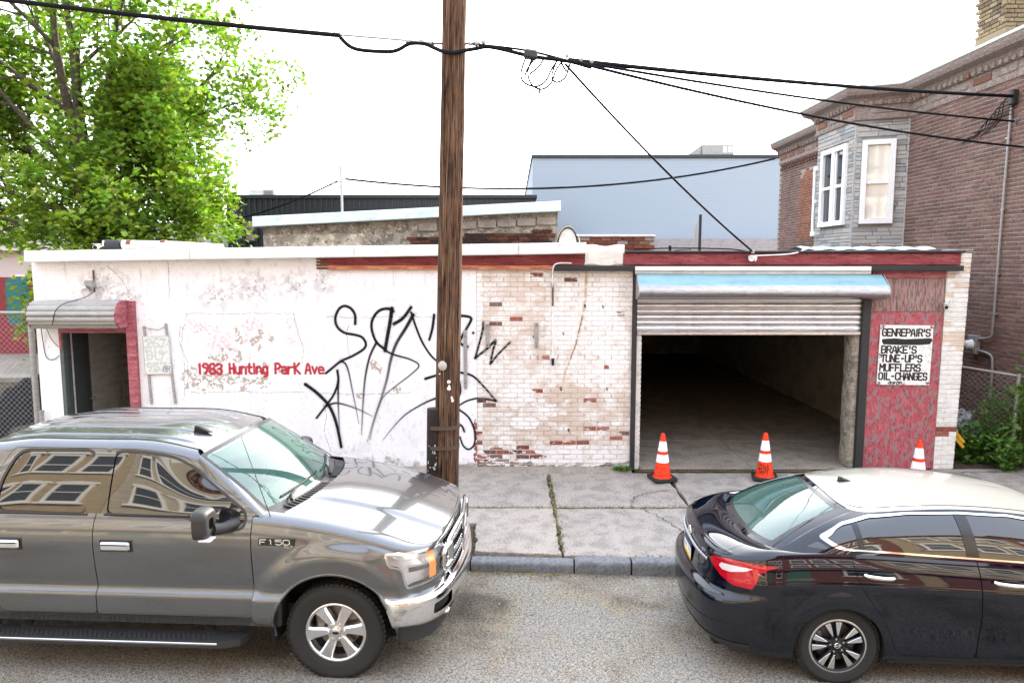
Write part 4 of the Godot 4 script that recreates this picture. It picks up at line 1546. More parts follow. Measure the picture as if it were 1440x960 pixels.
func sweep(mb: MB, path: Array, prof: Array, flip := 1.0):
	# a moulding: profile (out, y) carried along a plan path (x, z) with mitred corners
	var m := path.size()
	var offs := []
	for k in m:
		var a: Vector2 = (path[k] - path[maxi(k - 1, 0)]).normalized()
		var b: Vector2 = (path[mini(k + 1, m - 1)] - path[k]).normalized()
		if k == 0: a = b
		if k == m - 1: b = a
		var na := Vector2(a.y, -a.x) * flip
		var nb := Vector2(b.y, -b.x) * flip
		var d := na + nb
		offs.append(d / (d.length_squared() * 0.5))
	for k in m - 1:
		var d: Vector2 = (path[k + 1] - path[k]).normalized()
		var out := Vector3(d.y, 0, -d.x) * flip
		for j in prof.size() - 1:
			var q := []
			for e in [[k, j], [k + 1, j], [k + 1, j + 1], [k, j + 1]]:
				var p: Vector2 = path[e[0]] + offs[e[0]] * prof[e[1]].x
				q.append(Vector3(p.x, prof[e[1]].y, p.y))
			var dp: Vector2 = prof[j + 1] - prof[j]
			mb.poly(q, out * dp.y + Vector3(0, -dp.x, 0))


func brick_mesh(len := 0.2, high := 0.066, deep := 0.06, bev := 0.005) -> ArrayMesh:
	var b := MB.new()
	b.box(Vector3.ZERO, Vector3(len, high, deep), bev)
	return b.mesh()


func tinted(c: Color) -> StandardMaterial3D:
	return mk("brick_%d" % M.size(), c.linear_to_srgb(), 0.9, 0.0, {"tex": T.brick, "tri": 0.5, "spec": 0.25})


func build_shed_and_far_buildings():
	# ---- raised rear part of the garage, behind the front roof
	var s := thing("rear_shed", "raised brick and plaster shed behind the white roof edge, under a sloping pale blue fascia", "shed")
	var mb := MB.new()
	mb.prism(PackedVector2Array([Vector2(-5.2, 3.2), Vector2(0.95, 3.2), Vector2(0.95, 4.36), Vector2(-5.2, 4.04)]), -21.0, -15.0)
	part("wall", mb, "plaster_pale", s)
	mb = MB.new()
	mb.prism(PackedVector2Array([Vector2(-5.33, 4.03), Vector2(1.0, 4.35), Vector2(1.0, 4.56), Vector2(-5.33, 4.24)]), -21.2, -14.75, Transform3D(), 0.012)
	part("fascia", mb, "sky_blue_metal", s)
	mb = MB.new()
	mb.grid(func(u, v): return Vector3(lerpf(-5.1, -3.1, u), lerpf(3.4, 3.86 + 0.05 * u, v) + 0.02 * sin(u * 20), -14.985 + 0.01 * sin(u * 13 + v * 5)), 20, 6, Vector3(0, 0, 1))
	part("cement_patch", mb, "plaster", s)
	var dark := [tinted(Color(0.15, 0.07, 0.05)), tinted(Color(0.10, 0.05, 0.04)), tinted(Color(0.2, 0.09, 0.065)), tinted(Color(0.07, 0.045, 0.04))]
	var bm := brick_mesh()
	for row in 9:
		var y := 3.42 + row * 0.0762
		for k in 19:
			var x := -2.35 + k * 0.2125 + (0.106 if row % 2 else 0.0) + row * 0.03
			if x > 0.85 or y > 3.99 + x * 0.052 - 0.06: continue
			if x < -1.6 and rng.randf() < 0.5: continue
			part("brick", bm, dark[rng.randi() % 4], s).transform = Transform3D(Basis.from_euler(Vector3(0, 0, rng.randf_range(-0.01, 0.01))), Vector3(x, y, -14.985 + rng.randf_range(-0.008, 0.01)))
	for k in 7:
		var x := -1.75 + k * 0.41
		mb = MB.new()
		mb.box(Vector3(x, 4.13 + x * 0.052, -14.98), Vector3(0.385, 0.17, 0.06), 0.01)
		part("concrete_block", mb, "concrete" if k % 3 else "concrete_warm", s).set_meta("label", "grey block")
	# ---- vent cowl on the front roof
	var v := thing("roof_vent", "white hooded sheet metal vent on the flat roof beside the roof edge", "vent", Vector3(0.93, 3.5, -12.1))
	mb = MB.new()
	mb.grid(func(u, w):
		var a: float = PI * u
		return Vector3(-cos(a) * 0.19 + 0.05 * w, 0.1 + sin(a) * 0.32, lerpf(0.2, -0.25, w)), 16, 4, Vector3(0, 1, 0))
	part("hood", mb, "white_metal", v)
	mb = MB.new()
	mb.prism(PackedVector2Array([Vector2(-0.14, 0), Vector2(0.14, 0), Vector2(0.15, 0.15), Vector2(0.1, 0.32), Vector2(0, 0.36), Vector2(-0.1, 0.32), Vector2(-0.15, 0.15)]), -0.05, 0.1)
	part("throat", mb, "white_metal", v)
	mb = MB.new()
	var arc := []
	for k in 15:
		var a := PI * k / 14.0
		arc.append(Vector3(-cos(a) * 0.165, 0.09 + sin(a) * 0.285, 0.11))
	mb.tube(arc, 0.012, 6)
	part("rim", mb, "black_plastic", v)
	mb = MB.new()
	mb.span(-0.2, 0.2, -0.02, 0.12, -0.24, 0.2, 0.01)
	part("base", mb, "white_metal", v)
	# ---- low brick parapet
	var p := thing("brick_parapet", "short run of crumbling red brick parapet between roof vent and grey building", "wall")
	mb = MB.new()
	mb.span(1.0, 2.78, 3.3, 3.80, -14.3, -14.06)
	part("core", mb, "mortar", p)
	mb = MB.new()
	mb.span(0.95, 2.8, 3.80, 3.845, -14.35, -13.99, 0.01)
	part("coping", mb, "white_render", p)
	var reds := [tinted(Color(0.33, 0.12, 0.075)), tinted(Color(0.26, 0.10, 0.07)), tinted(Color(0.4, 0.2, 0.15)), tinted(Color(0.5, 0.42, 0.38))]
	for row in 6:
		for k in 8:
			var x := 1.1 + k * 0.2125 + (0.106 if row % 2 else 0.0)
			if x > 2.72: continue
			part("brick", bm, reds[mini(rng.randi() % 6, 3) if rng.randf() < 0.5 else rng.randi() % 2], p).position = Vector3(x, 3.38 + row * 0.0762, -14.055 + rng.randf_range(-0.01, 0.01))
	# ---- metal flue beside the drop wire
	var f := thing("roof_flue", "pair of dark metal flashing strips standing upright on the garage roof", "flue", Vector3(3.66, 3.45, -14.0))
	mb = MB.new()
	mb.span(-0.10, -0.055, 0, 0.62, -0.02, 0.02, 0.004)
	part("strip", mb, "steel", f)
	mb = MB.new()
	mb.span(-0.02, 0.03, 0, 0.78, -0.02, 0.02, 0.004)
	part("strip", mb, "black_steel", f)
	f = thing("roof_pipe", "short black vent pipe on the garage roof left of the flashing strips", "pipe", Vector3(3.0, 3.45, -13.6))
	mb = MB.new()
	mb.tube([Vector3(0, 0, 0), Vector3(0, 0.17, 0)], 0.028, 8)
	part("pipe", mb, "black_plastic", f)
	mb = MB.new()
	mb.tube([Vector3(0.05, 0.02, 0), Vector3(0.1, 0.08, 0), Vector3(0.4, 0.1, 0)], 0.008, 6)
	part("cable", mb, "cable", f)
	# ---- blue grey hall
	var h := thing("grey_hall", "large plain pale blue grey hall with a dark roof edge, far behind the garage", "building")
	mk("blue_grey_wall", lin(0.325, 0.375, 0.43), 0.8, 0.0)
	mk("charcoal_metal", lin(0.022, 0.024, 0.03), 0.55, 0.0)
	mk("pale_block", lin(0.46, 0.42, 0.45), 0.9, 0.0, {"tex": T.white_metal, "tri": 1.3})
	mb = MB.new()
	mb.span(0.85, 14.0, -0.2, 7.62, -46, -30)
	part("wall", mb, "blue_grey_wall", h)
	mb = MB.new()
	mb.span(0.8, 14.05, 7.62, 7.76, -46, -29.93, 0.01)
	part("roof_edge", mb, "charcoal_metal", h)
	mb = MB.new()
	for k in 28:
		mb.span(0.87, 14.0, 4.4 + k * 0.115, 4.41 + k * 0.115, -30, -29.992)
	part("siding_laps", mb, "blue_grey_wall", h).set_meta("kind", "stuff")
	mb = MB.new()
	mb.span(3.0, 14.0, -0.2, 4.28, -29.9, -28.6)
	part("block_wall", mb, "pale_block", h)
	var a := thing("rooftop_unit", "grey air handling unit on the roof of the grey hall", "air conditioner", Vector3(8.6, 7.76, -31))
	mb = MB.new()
	mb.span(-0.62, 0.72, 0.05, 0.5, -0.5, 0.5, 0.02)
	part("casing", mb, "galvanised_dull", a)
	mb = MB.new()
	mb.prism(PackedVector2Array([Vector2(-1.3, 0), Vector2(-0.63, 0), Vector2(-0.63, 0.48)]), -0.4, 0.4)
	part("duct", mb, "galvanised_dull", a)
	for k in 2:
		mb = MB.new()
		mb.span(0.25 + k * 0.22, 0.42 + k * 0.22, 0.16, 0.42, 0.5, 0.515, 0.004)
		part("grille", mb, "white_trim", a)
	# ---- charcoal hall
	h = thing("charcoal_hall", "long low hall clad in dark ribbed metal with one small window, behind the tree", "building")
	mb = MB.new()
	mb.span(-10.3, 0.84, -0.2, 5.62, -40, -26.05)
	part("wall", mb, "charcoal_metal", h)
	mb = MB.new()
	for k in 56:
		mb.span(-10.3 + k * 0.199, -10.24 + k * 0.199, 0, 5.6, -26.05, -26.0)
	part("wall_ribs", mb, "charcoal_metal", h).set_meta("kind", "stuff")
	mb = MB.new()
	mb.span(-10.36, 0.9, 5.62, 5.75, -40, -25.96, 0.01)
	part("roof_edge", mb, "black_steel", h)
	var w := part("window", window_frame(0.5, 0.75, 0.05), "black_steel", h)
	w.position = Vector3(-9.45, 4.45, -25.98)
	mb = MB.new()
	mb.span(-0.22, 0.22, -0.34, 0.34, -0.01, 0.0)
	part("pane", mb, "window_glass", w)
	a = thing("rooftop_unit", "white boxy air handling unit on the charcoal hall, right beside the tree", "air conditioner", Vector3(-9.2, 5.75, -27))
	mb = MB.new()
	mb.span(-0.5, 0.5, 0.0, 0.28, -0.4, 0.4, 0.02)
	part("casing", mb, "white_metal", a)
	mb = MB.new()
	mb.span(0.05, 0.4, 0.06, 0.22, 0.4, 0.41, 0.004)
	part("grille", mb, "galvanised_dull", a)
	# ---- mast
	a = thing("roof_mast", "thin grey service mast with insulators on the shed roof", "mast", Vector3(-4.6, 4.28, -19.5))
	mb = MB.new()
	mb.tube([Vector3(0, -0.1, 0), Vector3(0, 1.6, 0)], 0.035, 8)
	part("pole", mb, "steel", a)
	for k in 2:
		mb = MB.new()
		mb.tube([Vector3(0, 1.2 - k * 0.13, 0), Vector3(-0.22, 1.14 - k * 0.13, 0.02), Vector3(-0.3, 1.05 - k * 0.1, 0.02)], 0.02, 6)
		part("bracket", mb, "steel", a)
	# ---- houses under and behind the tree
	mk("far_roof", lin(0.2, 0.165, 0.15), 0.9)
	mk("far_wall", lin(0.5, 0.46, 0.42), 0.9)
	for d in [[-13.2, -29.0, 5.0, 3.9, "low house with a brown pitched roof glimpsed under the tree, beside the charcoal hall"], [-22.5, -34.0, 7.0, 4.2, "pale house with a pitched roof at the left edge, behind the tree"]]:
		h = thing("far_house", d[4], "house", Vector3(d[0], 0, d[1]))
		mb = MB.new()
		mb.span(-d[2] / 2, d[2] / 2, -0.2, d[3] - 0.3, -3, 3)
		part("wall", mb, "far_wall", h)
		mb = MB.new()
		mb.prism(PackedVector2Array([Vector2(-3.4, 0), Vector2(3.4, 0), Vector2(0, 1.4)]), -d[2] / 2 - 0.2, d[2] / 2 + 0.2, Transform3D(Basis(Vector3(0, 0, 1), Vector3(0, 1, 0), Vector3(-1, 0, 0)), Vector3(0, d[3] - 0.35, 0)))
		var rf := part("roof", mb, "far_roof", h)
		mb = MB.new()
		mb.span(1.2, 1.6, d[3], d[3] + 1.5, -0.3, 0.1, 0.01)
		part("chimney", mb, "far_wall", rf)
		for k in 2:
			w = part("window", window_frame(0.9, 1.2, 0.06), "white_trim", h)
			w.position = Vector3(-1.2 + k * 2.4, 2.2, 3.0)
			mb = MB.new()
			mb.span(-0.4, 0.4, -0.55, 0.55, 0.0, 0.015)
			part("pane", mb, "window_glass", w)


func window_frame(w: float, h: float, t: float, mid := true, deep := 0.06) -> MB:
	var mb := MB.new()
	mb.span(-w / 2, w / 2, h / 2 - t, h / 2, -0.02, deep, 0.004)
	mb.span(-w / 2, w / 2, -h / 2, -h / 2 + t, -0.02, deep + 0.02, 0.004)
	mb.span(-w / 2, -w / 2 + t, -h / 2 + t, h / 2 - t, -0.02, deep, 0.004)
	mb.span(w / 2 - t, w / 2, -h / 2 + t, h / 2 - t, -0.02, deep, 0.004)
	if mid:
		mb.span(-w / 2 + t, w / 2 - t, -t * 0.35, t * 0.35, -0.02, deep * 0.6, 0.003)
	return mb


func build_rowhouse():
	var h := thing("brick_rowhouse", "two storey brown brick row house with a stone clad bay and heavy old cornice", "building")
	var X := 8.5
	var mb := MB.new()
	mb.span(X - 0.02, 15.0, -0.1, 6.9, -22.95, -9.6)
	part("wall", mb, "mortar", h)
	mb = MB.new()
	mb.span(X - 0.1, 15.1, 6.9, 7.02, -22.95, -9.5, 0.01)
	var roof := part("roof", mb, "tar", h)
	# bricks: the nearest 290 as pieces, the others as copies
	var bm := brick_mesh(0.198, 0.060, 0.06, 0.004)
	var mats := []
	var tones := [Color(0.29, 0.155, 0.12), Color(0.35, 0.20, 0.16), Color(0.25, 0.15, 0.13), Color(0.40, 0.25, 0.205), Color(0.18, 0.125, 0.115), Color(0.31, 0.19, 0.165)]
	for k in tones.size():
		tones[k] = tones[k].lerp(Color(0.29, 0.185, 0.165), 0.5)
	for c in tones:
		mats.append(tinted(c))
	var xfs := []
	var cols := []
	var n := FastNoiseLite.new()
	n.seed = 3; n.frequency = 0.7
	var picked := 0
	for row in 84:
		var y := 0.03 + row * 0.0762
		for k in 74:
			var z := -9.7 - k * 0.2125 - (0.106 if row % 2 else 0.0)
			if z < -15.6 and z > -18.2 or z < -22.85: continue
			if z < -20.3 and z > -21.2 and y > 4.0 and y < 6.0: continue        # the walled-up window
			var at := Vector3(X + rng.randf_range(-0.004, 0.004), y, z)
			var bas := Basis(Vector3.UP, PI / 2) * Basis.from_euler(Vector3(rng.randf_range(-0.02, 0.02), rng.randf_range(-0.012, 0.012), rng.randf_range(-0.01, 0.01)))
			var dirt := n.get_noise_2d(z, y)
			var ti := clampi(int(rng.randf() * 6.0 + dirt * 2.0), 0, 5)
			if z > -13.3 and z < -11.8 and y > 2.4 and picked < 290:
				picked += 1
				part("brick", bm, mats[ti], h).transform = Transform3D(bas, at)
				continue
			xfs.append(Transform3D(bas, at))
			var c: Color = tones[ti] * (1.0 + 0.35 * dirt + (0.12 if y < 3 else 0.0))
			c.a = 1
			cols.append(c)
	many("wall_bricks", bm, "brick", xfs, cols, h)
	# walled-up arched window
	var orange := [tinted(Color(0.42, 0.17, 0.10)), tinted(Color(0.5, 0.22, 0.13)), tinted(Color(0.36, 0.15, 0.09))]
	for row in 27:
		for k in 5:
			var z := -20.36 - k * 0.2125 + (0.1 if row % 2 else 0.0)
			var y := 3.99 + row * 0.0762
			if Vector2((z + 20.75) / 0.5, maxf(0.0, y - 5.5) / 0.5).length() > 1.0: continue
			part("infill_brick", bm, orange[rng.randi() % 3], h).transform = Transform3D(Basis(Vector3.UP, PI / 2), Vector3(X - 0.002, y, z))
	# bay
	var plan := [Vector2(X + 0.1, -18.3), Vector2(7.55, -17.85), Vector2(7.55, -15.98), Vector2(X + 0.1, -15.56)]
	mb = MB.new()
	var poly := PackedVector2Array(plan)
	mb.prism(poly, 2.4, 6.5, Transform3D(Basis(Vector3(1, 0, 0), Vector3(0, 0, 1), Vector3(0, 1, 0)), Vector3.ZERO))
	var bay := part("bay", mb, "mortar", h)
	var stone := []
	for c in [Color(0.60, 0.64, 0.655), Color(0.70, 0.72, 0.72), Color(0.47, 0.51, 0.54), Color(0.72, 0.72, 0.70)]:
		stone.append(tinted(c))
	for f in [[plan[2], plan[3], [[0.13, 0.79, 4.15, 5.95]]], [plan[1], plan[2], [[0.35, 1.62, 4.15, 5.95]]]]:
		var a: Vector2 = f[0]
		var b: Vector2 = f[1]
		var L := a.distance_to(b)
		var d := (b - a) / L
		var out := Vector3(-d.y, 0, d.x)
		if out.dot(Vector3(-1, 0, 0.4)) < 0: out = -out
		var bas := Basis(Vector3(d.x, 0, d.y), Vector3.UP, Vector3(d.x, 0, d.y).cross(Vector3.UP))
		var y := 3.0
		while y < 6.38:
			var hh: float = [0.06, 0.085, 0.11][rng.randi() % 3]
			var x := 0.0
			while x < L - 0.03:
				var w := minf(rng.randf_range(0.22, 0.6), L - x)
				var spans := [[x, x + w]]
				for win in f[2]:
					if y + hh > win[2] - 0.05 and y < win[3] + 0.05:
						spans = []
						if x < win[0]: spans.append([x, minf(x + w, win[0])])
						if x + w > win[1]: spans.append([maxf(x, win[1]), x + w])
				for q in spans:
					if q[1] - q[0] < 0.03: continue
					mb = MB.new()
					mb.box(Vector3.ZERO, Vector3(q[1] - q[0] - 0.008, hh - 0.008, 0.05), 0.006)
					var c: Vector2 = a + d * (q[0] + q[1]) * 0.5
					part("stone_strip", mb, stone[rng.randi() % 4], bay).transform = Transform3D(bas, Vector3(c.x, y + hh * 0.5, c.y) + out * (0.012 + rng.randf() * 0.01))
				x += w
			y += hh
		for win in f[2]:
			var two: bool = win[1] - win[0] > 1.0
			var c: Vector2 = a + d * (win[0] + win[1]) * 0.5
			var fw: float = win[1] - win[0]
			var fr := window_frame(fw, win[3] - win[2], 0.11, not two, 0.09)
			if two:
				fr.span(-0.07, 0.07, -0.8, 0.8, -0.02, 0.08, 0.004)
				for e in [-1, 1]:
					fr.span(e * fw * 0.27 - 0.25, e * fw * 0.27 + 0.25, -0.035, 0.035, -0.02, 0.06, 0.003)
					for g in [-1, 1]:
						fr.span(e * fw * 0.27 + g * 0.23 - 0.02, e * fw * 0.27 + g * 0.23 + 0.02, -0.8, 0.8, -0.02, 0.055, 0.003)
			var wn := part("window", fr, "white_trim", bay)
			if out.dot(bas.z) < 0: bas = Basis(-bas.x, bas.y, -bas.z)
			wn.transform = Transform3D(bas, Vector3(c.x, (win[2] + win[3]) * 0.5, c.y) + out * 0.02)
			for e in ([-1, 1] if two else [0]):
				for g in 2:
					mb = MB.new()
					var pw := fw * 0.5 - 0.2 if two else fw - 0.2
					mb.span(-pw / 2, pw / 2, -0.78 if g == 0 else 0.03, -0.03 if g == 0 else 0.78, -0.005, 0.012 if g == 0 else 0.02)
					part("pane", mb, "window_glass" if two else "pale_reflection_glass", wn).position = Vector3(e * fw * 0.26, 0, 0)
	# corner strips of the bay
	for q in [plan[2], plan[3] + Vector2(-0.1, 0.0)]:
		mb = MB.new()
		mb.box(Vector3(q.x - 0.01, 4.7, q.y + 0.02), Vector3(0.05, 3.5, 0.05), 0.006)
		part("corner_strip", mb, stone[1], bay)
	# white window on the far wall, seen edge on
	var w2 := part("window", window_frame(0.6, 1.9, 0.12), "white_trim", h)
	w2.transform = Transform3D(Basis(Vector3.UP, -PI / 2), Vector3(X - 0.06, 5.0, -19.85))
	mb = MB.new()
	mb.span(-0.2, 0.2, -0.85, 0.85, 0, 0.02)
	part("pane", mb, "window_glass", w2)
	# cornice
	var path := [Vector2(X, -22.95), Vector2(X, -18.3), Vector2(7.52, -17.9), Vector2(7.52, -15.94), Vector2(X, -15.5), Vector2(X, -9.6), Vector2(15, -9.6)]
	mb = MB.new()
	sweep(mb, path, [Vector2(0, 6.36), Vector2(0.05, 6.38), Vector2(0.06, 6.44), Vector2(0.04, 6.46), Vector2(0.04, 6.66), Vector2(0.09, 6.68), Vector2(0.11, 6.74)], -1.0)
	var cor := part("cornice", mb, "cornice", h)
	mb = MB.new()
	sweep(mb, path, [Vector2(0.11, 6.74), Vector2(0.16, 6.80), Vector2(0.30, 6.86), Vector2(0.34, 6.93), Vector2(0.36, 7.0)], -1.0)
	part("crown_moulding", mb, "cornice", cor)
	mb = MB.new()
	sweep(mb, path, [Vector2(0.36, 7.0), Vector2(0.375, 7.005), Vector2(0.375, 7.05), Vector2(0.2, 7.06), Vector2(-0.4, 7.03)], -1.0)
	part("roof_flashing", mb, "sky_blue_metal", cor)
	var dent := MB.new()
	dent.box(Vector3.ZERO, Vector3(0.075, 0.1, 0.07), 0.008)
	var dm := dent.mesh()
	var panel := MB.new()
	panel.box(Vector3.ZERO, Vector3(0.5, 0.12, 0.03), 0.012)
	var pm := panel.mesh()
	for k in path.size() - 2:
		var a: Vector2 = path[k]
		var b: Vector2 = path[k + 1]
		var L := a.distance_to(b)
		var d := (b - a) / L
		var out := Vector2(-d.y, d.x)
		var bas := Basis(Vector3(d.x, 0, d.y), Vector3.UP, Vector3(d.x, 0, d.y).cross(Vector3.UP))
		var m := int(L / 0.17)
		for j in m:
			var q := a + d * (j + 0.5) * L / m + out * 0.1
			var o := part("dentil", dm, "cornice_brown" if (j * 7 + k) % 9 == 0 else "cornice", cor)
			o.transform = Transform3D(bas, Vector3(q.x, 6.71, q.y))
		m = maxi(1, int(L / 0.62))
		for j in m:
			if rng.randf() < 0.15: continue
			var q := a + d * (j + 0.5) * L / m + out * 0.045
			part("cornice_panel", pm, "rust" if rng.randf() < 0.2 else ("cornice_brown" if rng.randf() < 0.4 else "cornice"), cor).transform = Transform3D(bas, Vector3(q.x, 6.56, q.y))
	# corbelled bricks under the far cornice
	for k in 40:
		part("corbel_brick", bm, mats[k % 6], h).transform = Transform3D(Basis(Vector3.UP, 0.0), Vector3(X - 0.02 + 0.02 * (k % 2), 6.29 - 0.0762 * (k % 2), -18.6 - k * 0.105))
	# chimney of yellow bricks
	var tan_m := [tinted(Color(0.42, 0.33, 0.2)), tinted(Color(0.36, 0.27, 0.17)), tinted(Color(0.48, 0.40, 0.27)), tinted(Color(0.25, 0.2, 0.15))]
	mb = MB.new()
	mb.span(8.92, 9.62, 6.95, 9.0, -14.15, -13.35)
	var ch := part("chimney", mb, "dark_mortar", roof)
	mb = MB.new()
	mb.span(8.86, 9.68, 7.0, 7.18, -14.21, -13.29, 0.02)
	part("flashing", mb, "tar", ch)
	mb = MB.new()
	mb.span(8.885, 9.655, 7.18, 7.52, -14.185, -13.315, 0.01)
	part("render_band", mb, tinted(Color(0.44, 0.37, 0.25)), ch)
	for row in 19:
		var y := 7.56 + row * 0.0762
		var grow := 0.03 if row > 5 else 0.0
		for k in 4:
			var sh := 0.1 if row % 2 else 0.0
			part("brick", bm, tan_m[rng.randi() % 4], ch).transform = Transform3D(Basis(Vector3.UP, PI / 2), Vector3(8.92 - grow, y, -14.1 + k * 0.2125 + sh * 0.6))
			if k < 4: part("brick", bm, tan_m[rng.randi() % 4], ch).transform = Transform3D(Basis(), Vector3(8.98 + k * 0.2125 - sh * 0.6, y, -13.35 + grow))
	# front of the house, round the corner
	for k in 4:
		var w := part("window", window_frame(1.0, 1.7, 0.1), "white_trim", h)
		w.position = Vector3(10.0 + (k % 2) * 2.4, 1.6 + (k / 2) * 3.1, -9.6)
		mb = MB.new()
		mb.span(-0.45, 0.45, -0.8, 0.8, 0, 0.02)
		part("pane", mb, "window_glass", w)
	# ---- service pipe and meter on its side wall
	var c := thing("wall_conduit", "long grey electrical conduit running down the brown brick wall", "pipe")
	mb = MB.new()
	mb.tube(curve3([Vector3(8.44, 6.0, -12.36), Vector3(8.43, 5.0, -12.37), Vector3(8.43, 3.0, -12.4), Vector3(8.43, 2.1, -12.42), Vector3(8.43, 1.98, -12.5), Vector3(8.42, 1.95, -12.62), Vector3(8.41, 1.93, -12.74)], 5), 0.022, 8)
	part("pipe", mb, "galvanised_dull", c)
	for y in [5.4, 4.2, 3.1, 2.4]:
		mb = MB.new()
		mb.box(Vector3(8.44, y, -12.385), Vector3(0.05, 0.03, 0.09), 0.005)
		part("clip", mb, "steel", c)
	mb = MB.new()
	mb.tube(curve3([Vector3(8.42, 1.72, -12.74), Vector3(8.43, 1.70, -12.5), Vector3(8.44, 1.62, -12.38), Vector3(8.44, 1.3, -12.36), Vector3(8.44, 0.9, -12.36)], 5), 0.024, 8)
	part("pipe", mb, "galvanised_dull", c)
	c = thing("electric_meter", "round glass electric meter on a grey box, on the brown brick wall", "meter", Vector3(8.42, 1.82, -12.86))
	mb = MB.new()
	mb.span(-0.06, 0.04, -0.17, 0.17, -0.12, 0.12, 0.01)
	part("box", mb, "galvanised_dull", c)
	mb = MB.new()
	mb.lathe([Vector2(0, 0.12), Vector2(0.05, 0.118), Vector2(0.075, 0.1), Vector2(0.082, 0.02), Vector2(0.095, 0.0)], 20, Transform3D(Basis(Vector3.FORWARD, -PI / 2), Vector3(-0.06, 0, 0)))
	part("dial", mb, "white_plastic", c)


func build_opposite_houses():
	mk("beige_wall", lin(0.56, 0.45, 0.31), 0.9, 0.0, {"tex": T.white_metal, "tri": 2.2})
	mk("red_wall", lin(0.33, 0.14, 0.10), 0.9, 0.0, {"tex": T.brick, "tri": 1.2})
	mk("cream_wall", lin(0.62, 0.55, 0.45), 0.9, 0.0, {"tex": T.white_metal, "tri": 2.2})
	mk("maroon", lin(0.14, 0.03, 0.03), 0.6)
	mk("door_green", lin(0.05, 0.16, 0.12), 0.5)
	var walls := ["beige_wall", "beige_wall", "cream_wall", "beige_wall", "red_wall", "red_wall", "beige_wall", "red_wall"]
	for k in walls.size():
		var s := -18.5 + k * 4.9
		var at := road_point(s, 13.2, 0)
		var stain: String = ["beige", "beige", "cream", "beige", "red brick", "red brick", "beige", "red brick"][k]
		var h := thing("opposite_house", "%s row house across the street, number %s from the left seen from the garage" % [stain, ["eight", "seven", "six", "five", "four", "three", "two", "one"][k]], "house", at, -STREET + PI, "row houses across the street")
		var tall := 10.6 + 0.5 * ((k * 5) % 3)
		var mb := MB.new()
		mb.span(-2.44, 2.44, -0.2, tall, -8, 0)
		part("wall", mb, walls[k], h)
		mb = MB.new()
		mb.span(-2.44, 2.44, tall - 0.75, tall - 0.55, 0, 0.14, 0.02)
		mb.span(-2.44, 2.44, tall - 0.2, tall + 0.1, -0.2, 0.42, 0.03)
		for j in 10:
			mb.span(-2.3 + j * 0.5, -2.16 + j * 0.5, tall - 0.55, tall - 0.2, 0, 0.3, 0.02)
		part("cornice", mb, "maroon" if k % 2 else "cornice_brown", h)
		for q in [[-1.3, 8.4, 1.0, 1.6], [0.0, 8.4, 1.0, 1.6], [1.3, 8.4, 1.0, 1.6], [-1.3, 5.4, 1.0, 1.8], [0.0, 5.4, 1.0, 1.8], [1.3, 5.4, 1.0, 1.8], [-1.2, 2.1, 1.6, 1.7]]:
			var w := part("window", window_frame(q[2], q[3], 0.1), "white_trim", h)
			w.position = Vector3(q[0], q[1], 0.02)
			mb = MB.new()
			mb.span(-q[2] / 2 + 0.05, q[2] / 2 - 0.05, -q[3] / 2 + 0.05, q[3] / 2 - 0.05, -0.01, 0.015)
			part("pane", mb, "window_glass", w)
			mb = MB.new()
			mb.span(-q[2] / 2 - 0.12, q[2] / 2 + 0.12, -q[3] / 2 - 0.12, -q[3] / 2, 0, 0.14, 0.01)
			mb.prism(PackedVector2Array([Vector2(-q[2] / 2 - 0.12, q[3] / 2), Vector2(q[2] / 2 + 0.12, q[3] / 2), Vector2(q[2] / 2 + 0.06, q[3] / 2 + 0.2), Vector2(0, q[3] / 2 + 0.32), Vector2(-q[2] / 2 - 0.06, q[3] / 2 + 0.2)]), 0, 0.09, Transform3D(), 0.01)
			part("sill_and_lintel", mb, "white_trim", w)
		mb = MB.new()
		mb.span(0.9, 1.9, 0.5, 2.75, 0, 0.05, 0.01)
		part("door", mb, "door_green" if k % 3 else "maroon", h)
		for j in 3:
			mb = MB.new()
			mb.span(0.8, 2.0, 0, 0.5 - j * 0.17, j * 0.3, j * 0.3 + 0.3, 0.01)
			part("step", mb, "concrete", h)
		mb = MB.new()
		mb.prism(PackedVector2Array([Vector2(0, 3.35), Vector2(0.9, 2.95), Vector2(0.9, 2.85), Vector2(0, 2.9)]), -2.3, 2.3, Transform3D(Basis(Vector3(0, 0, 1), Vector3(0, 1, 0), Vector3(-1, 0, 0)), Vector3.ZERO))
		part("porch_roof", mb, "maroon" if k % 2 == 0 else "far_roof", h)


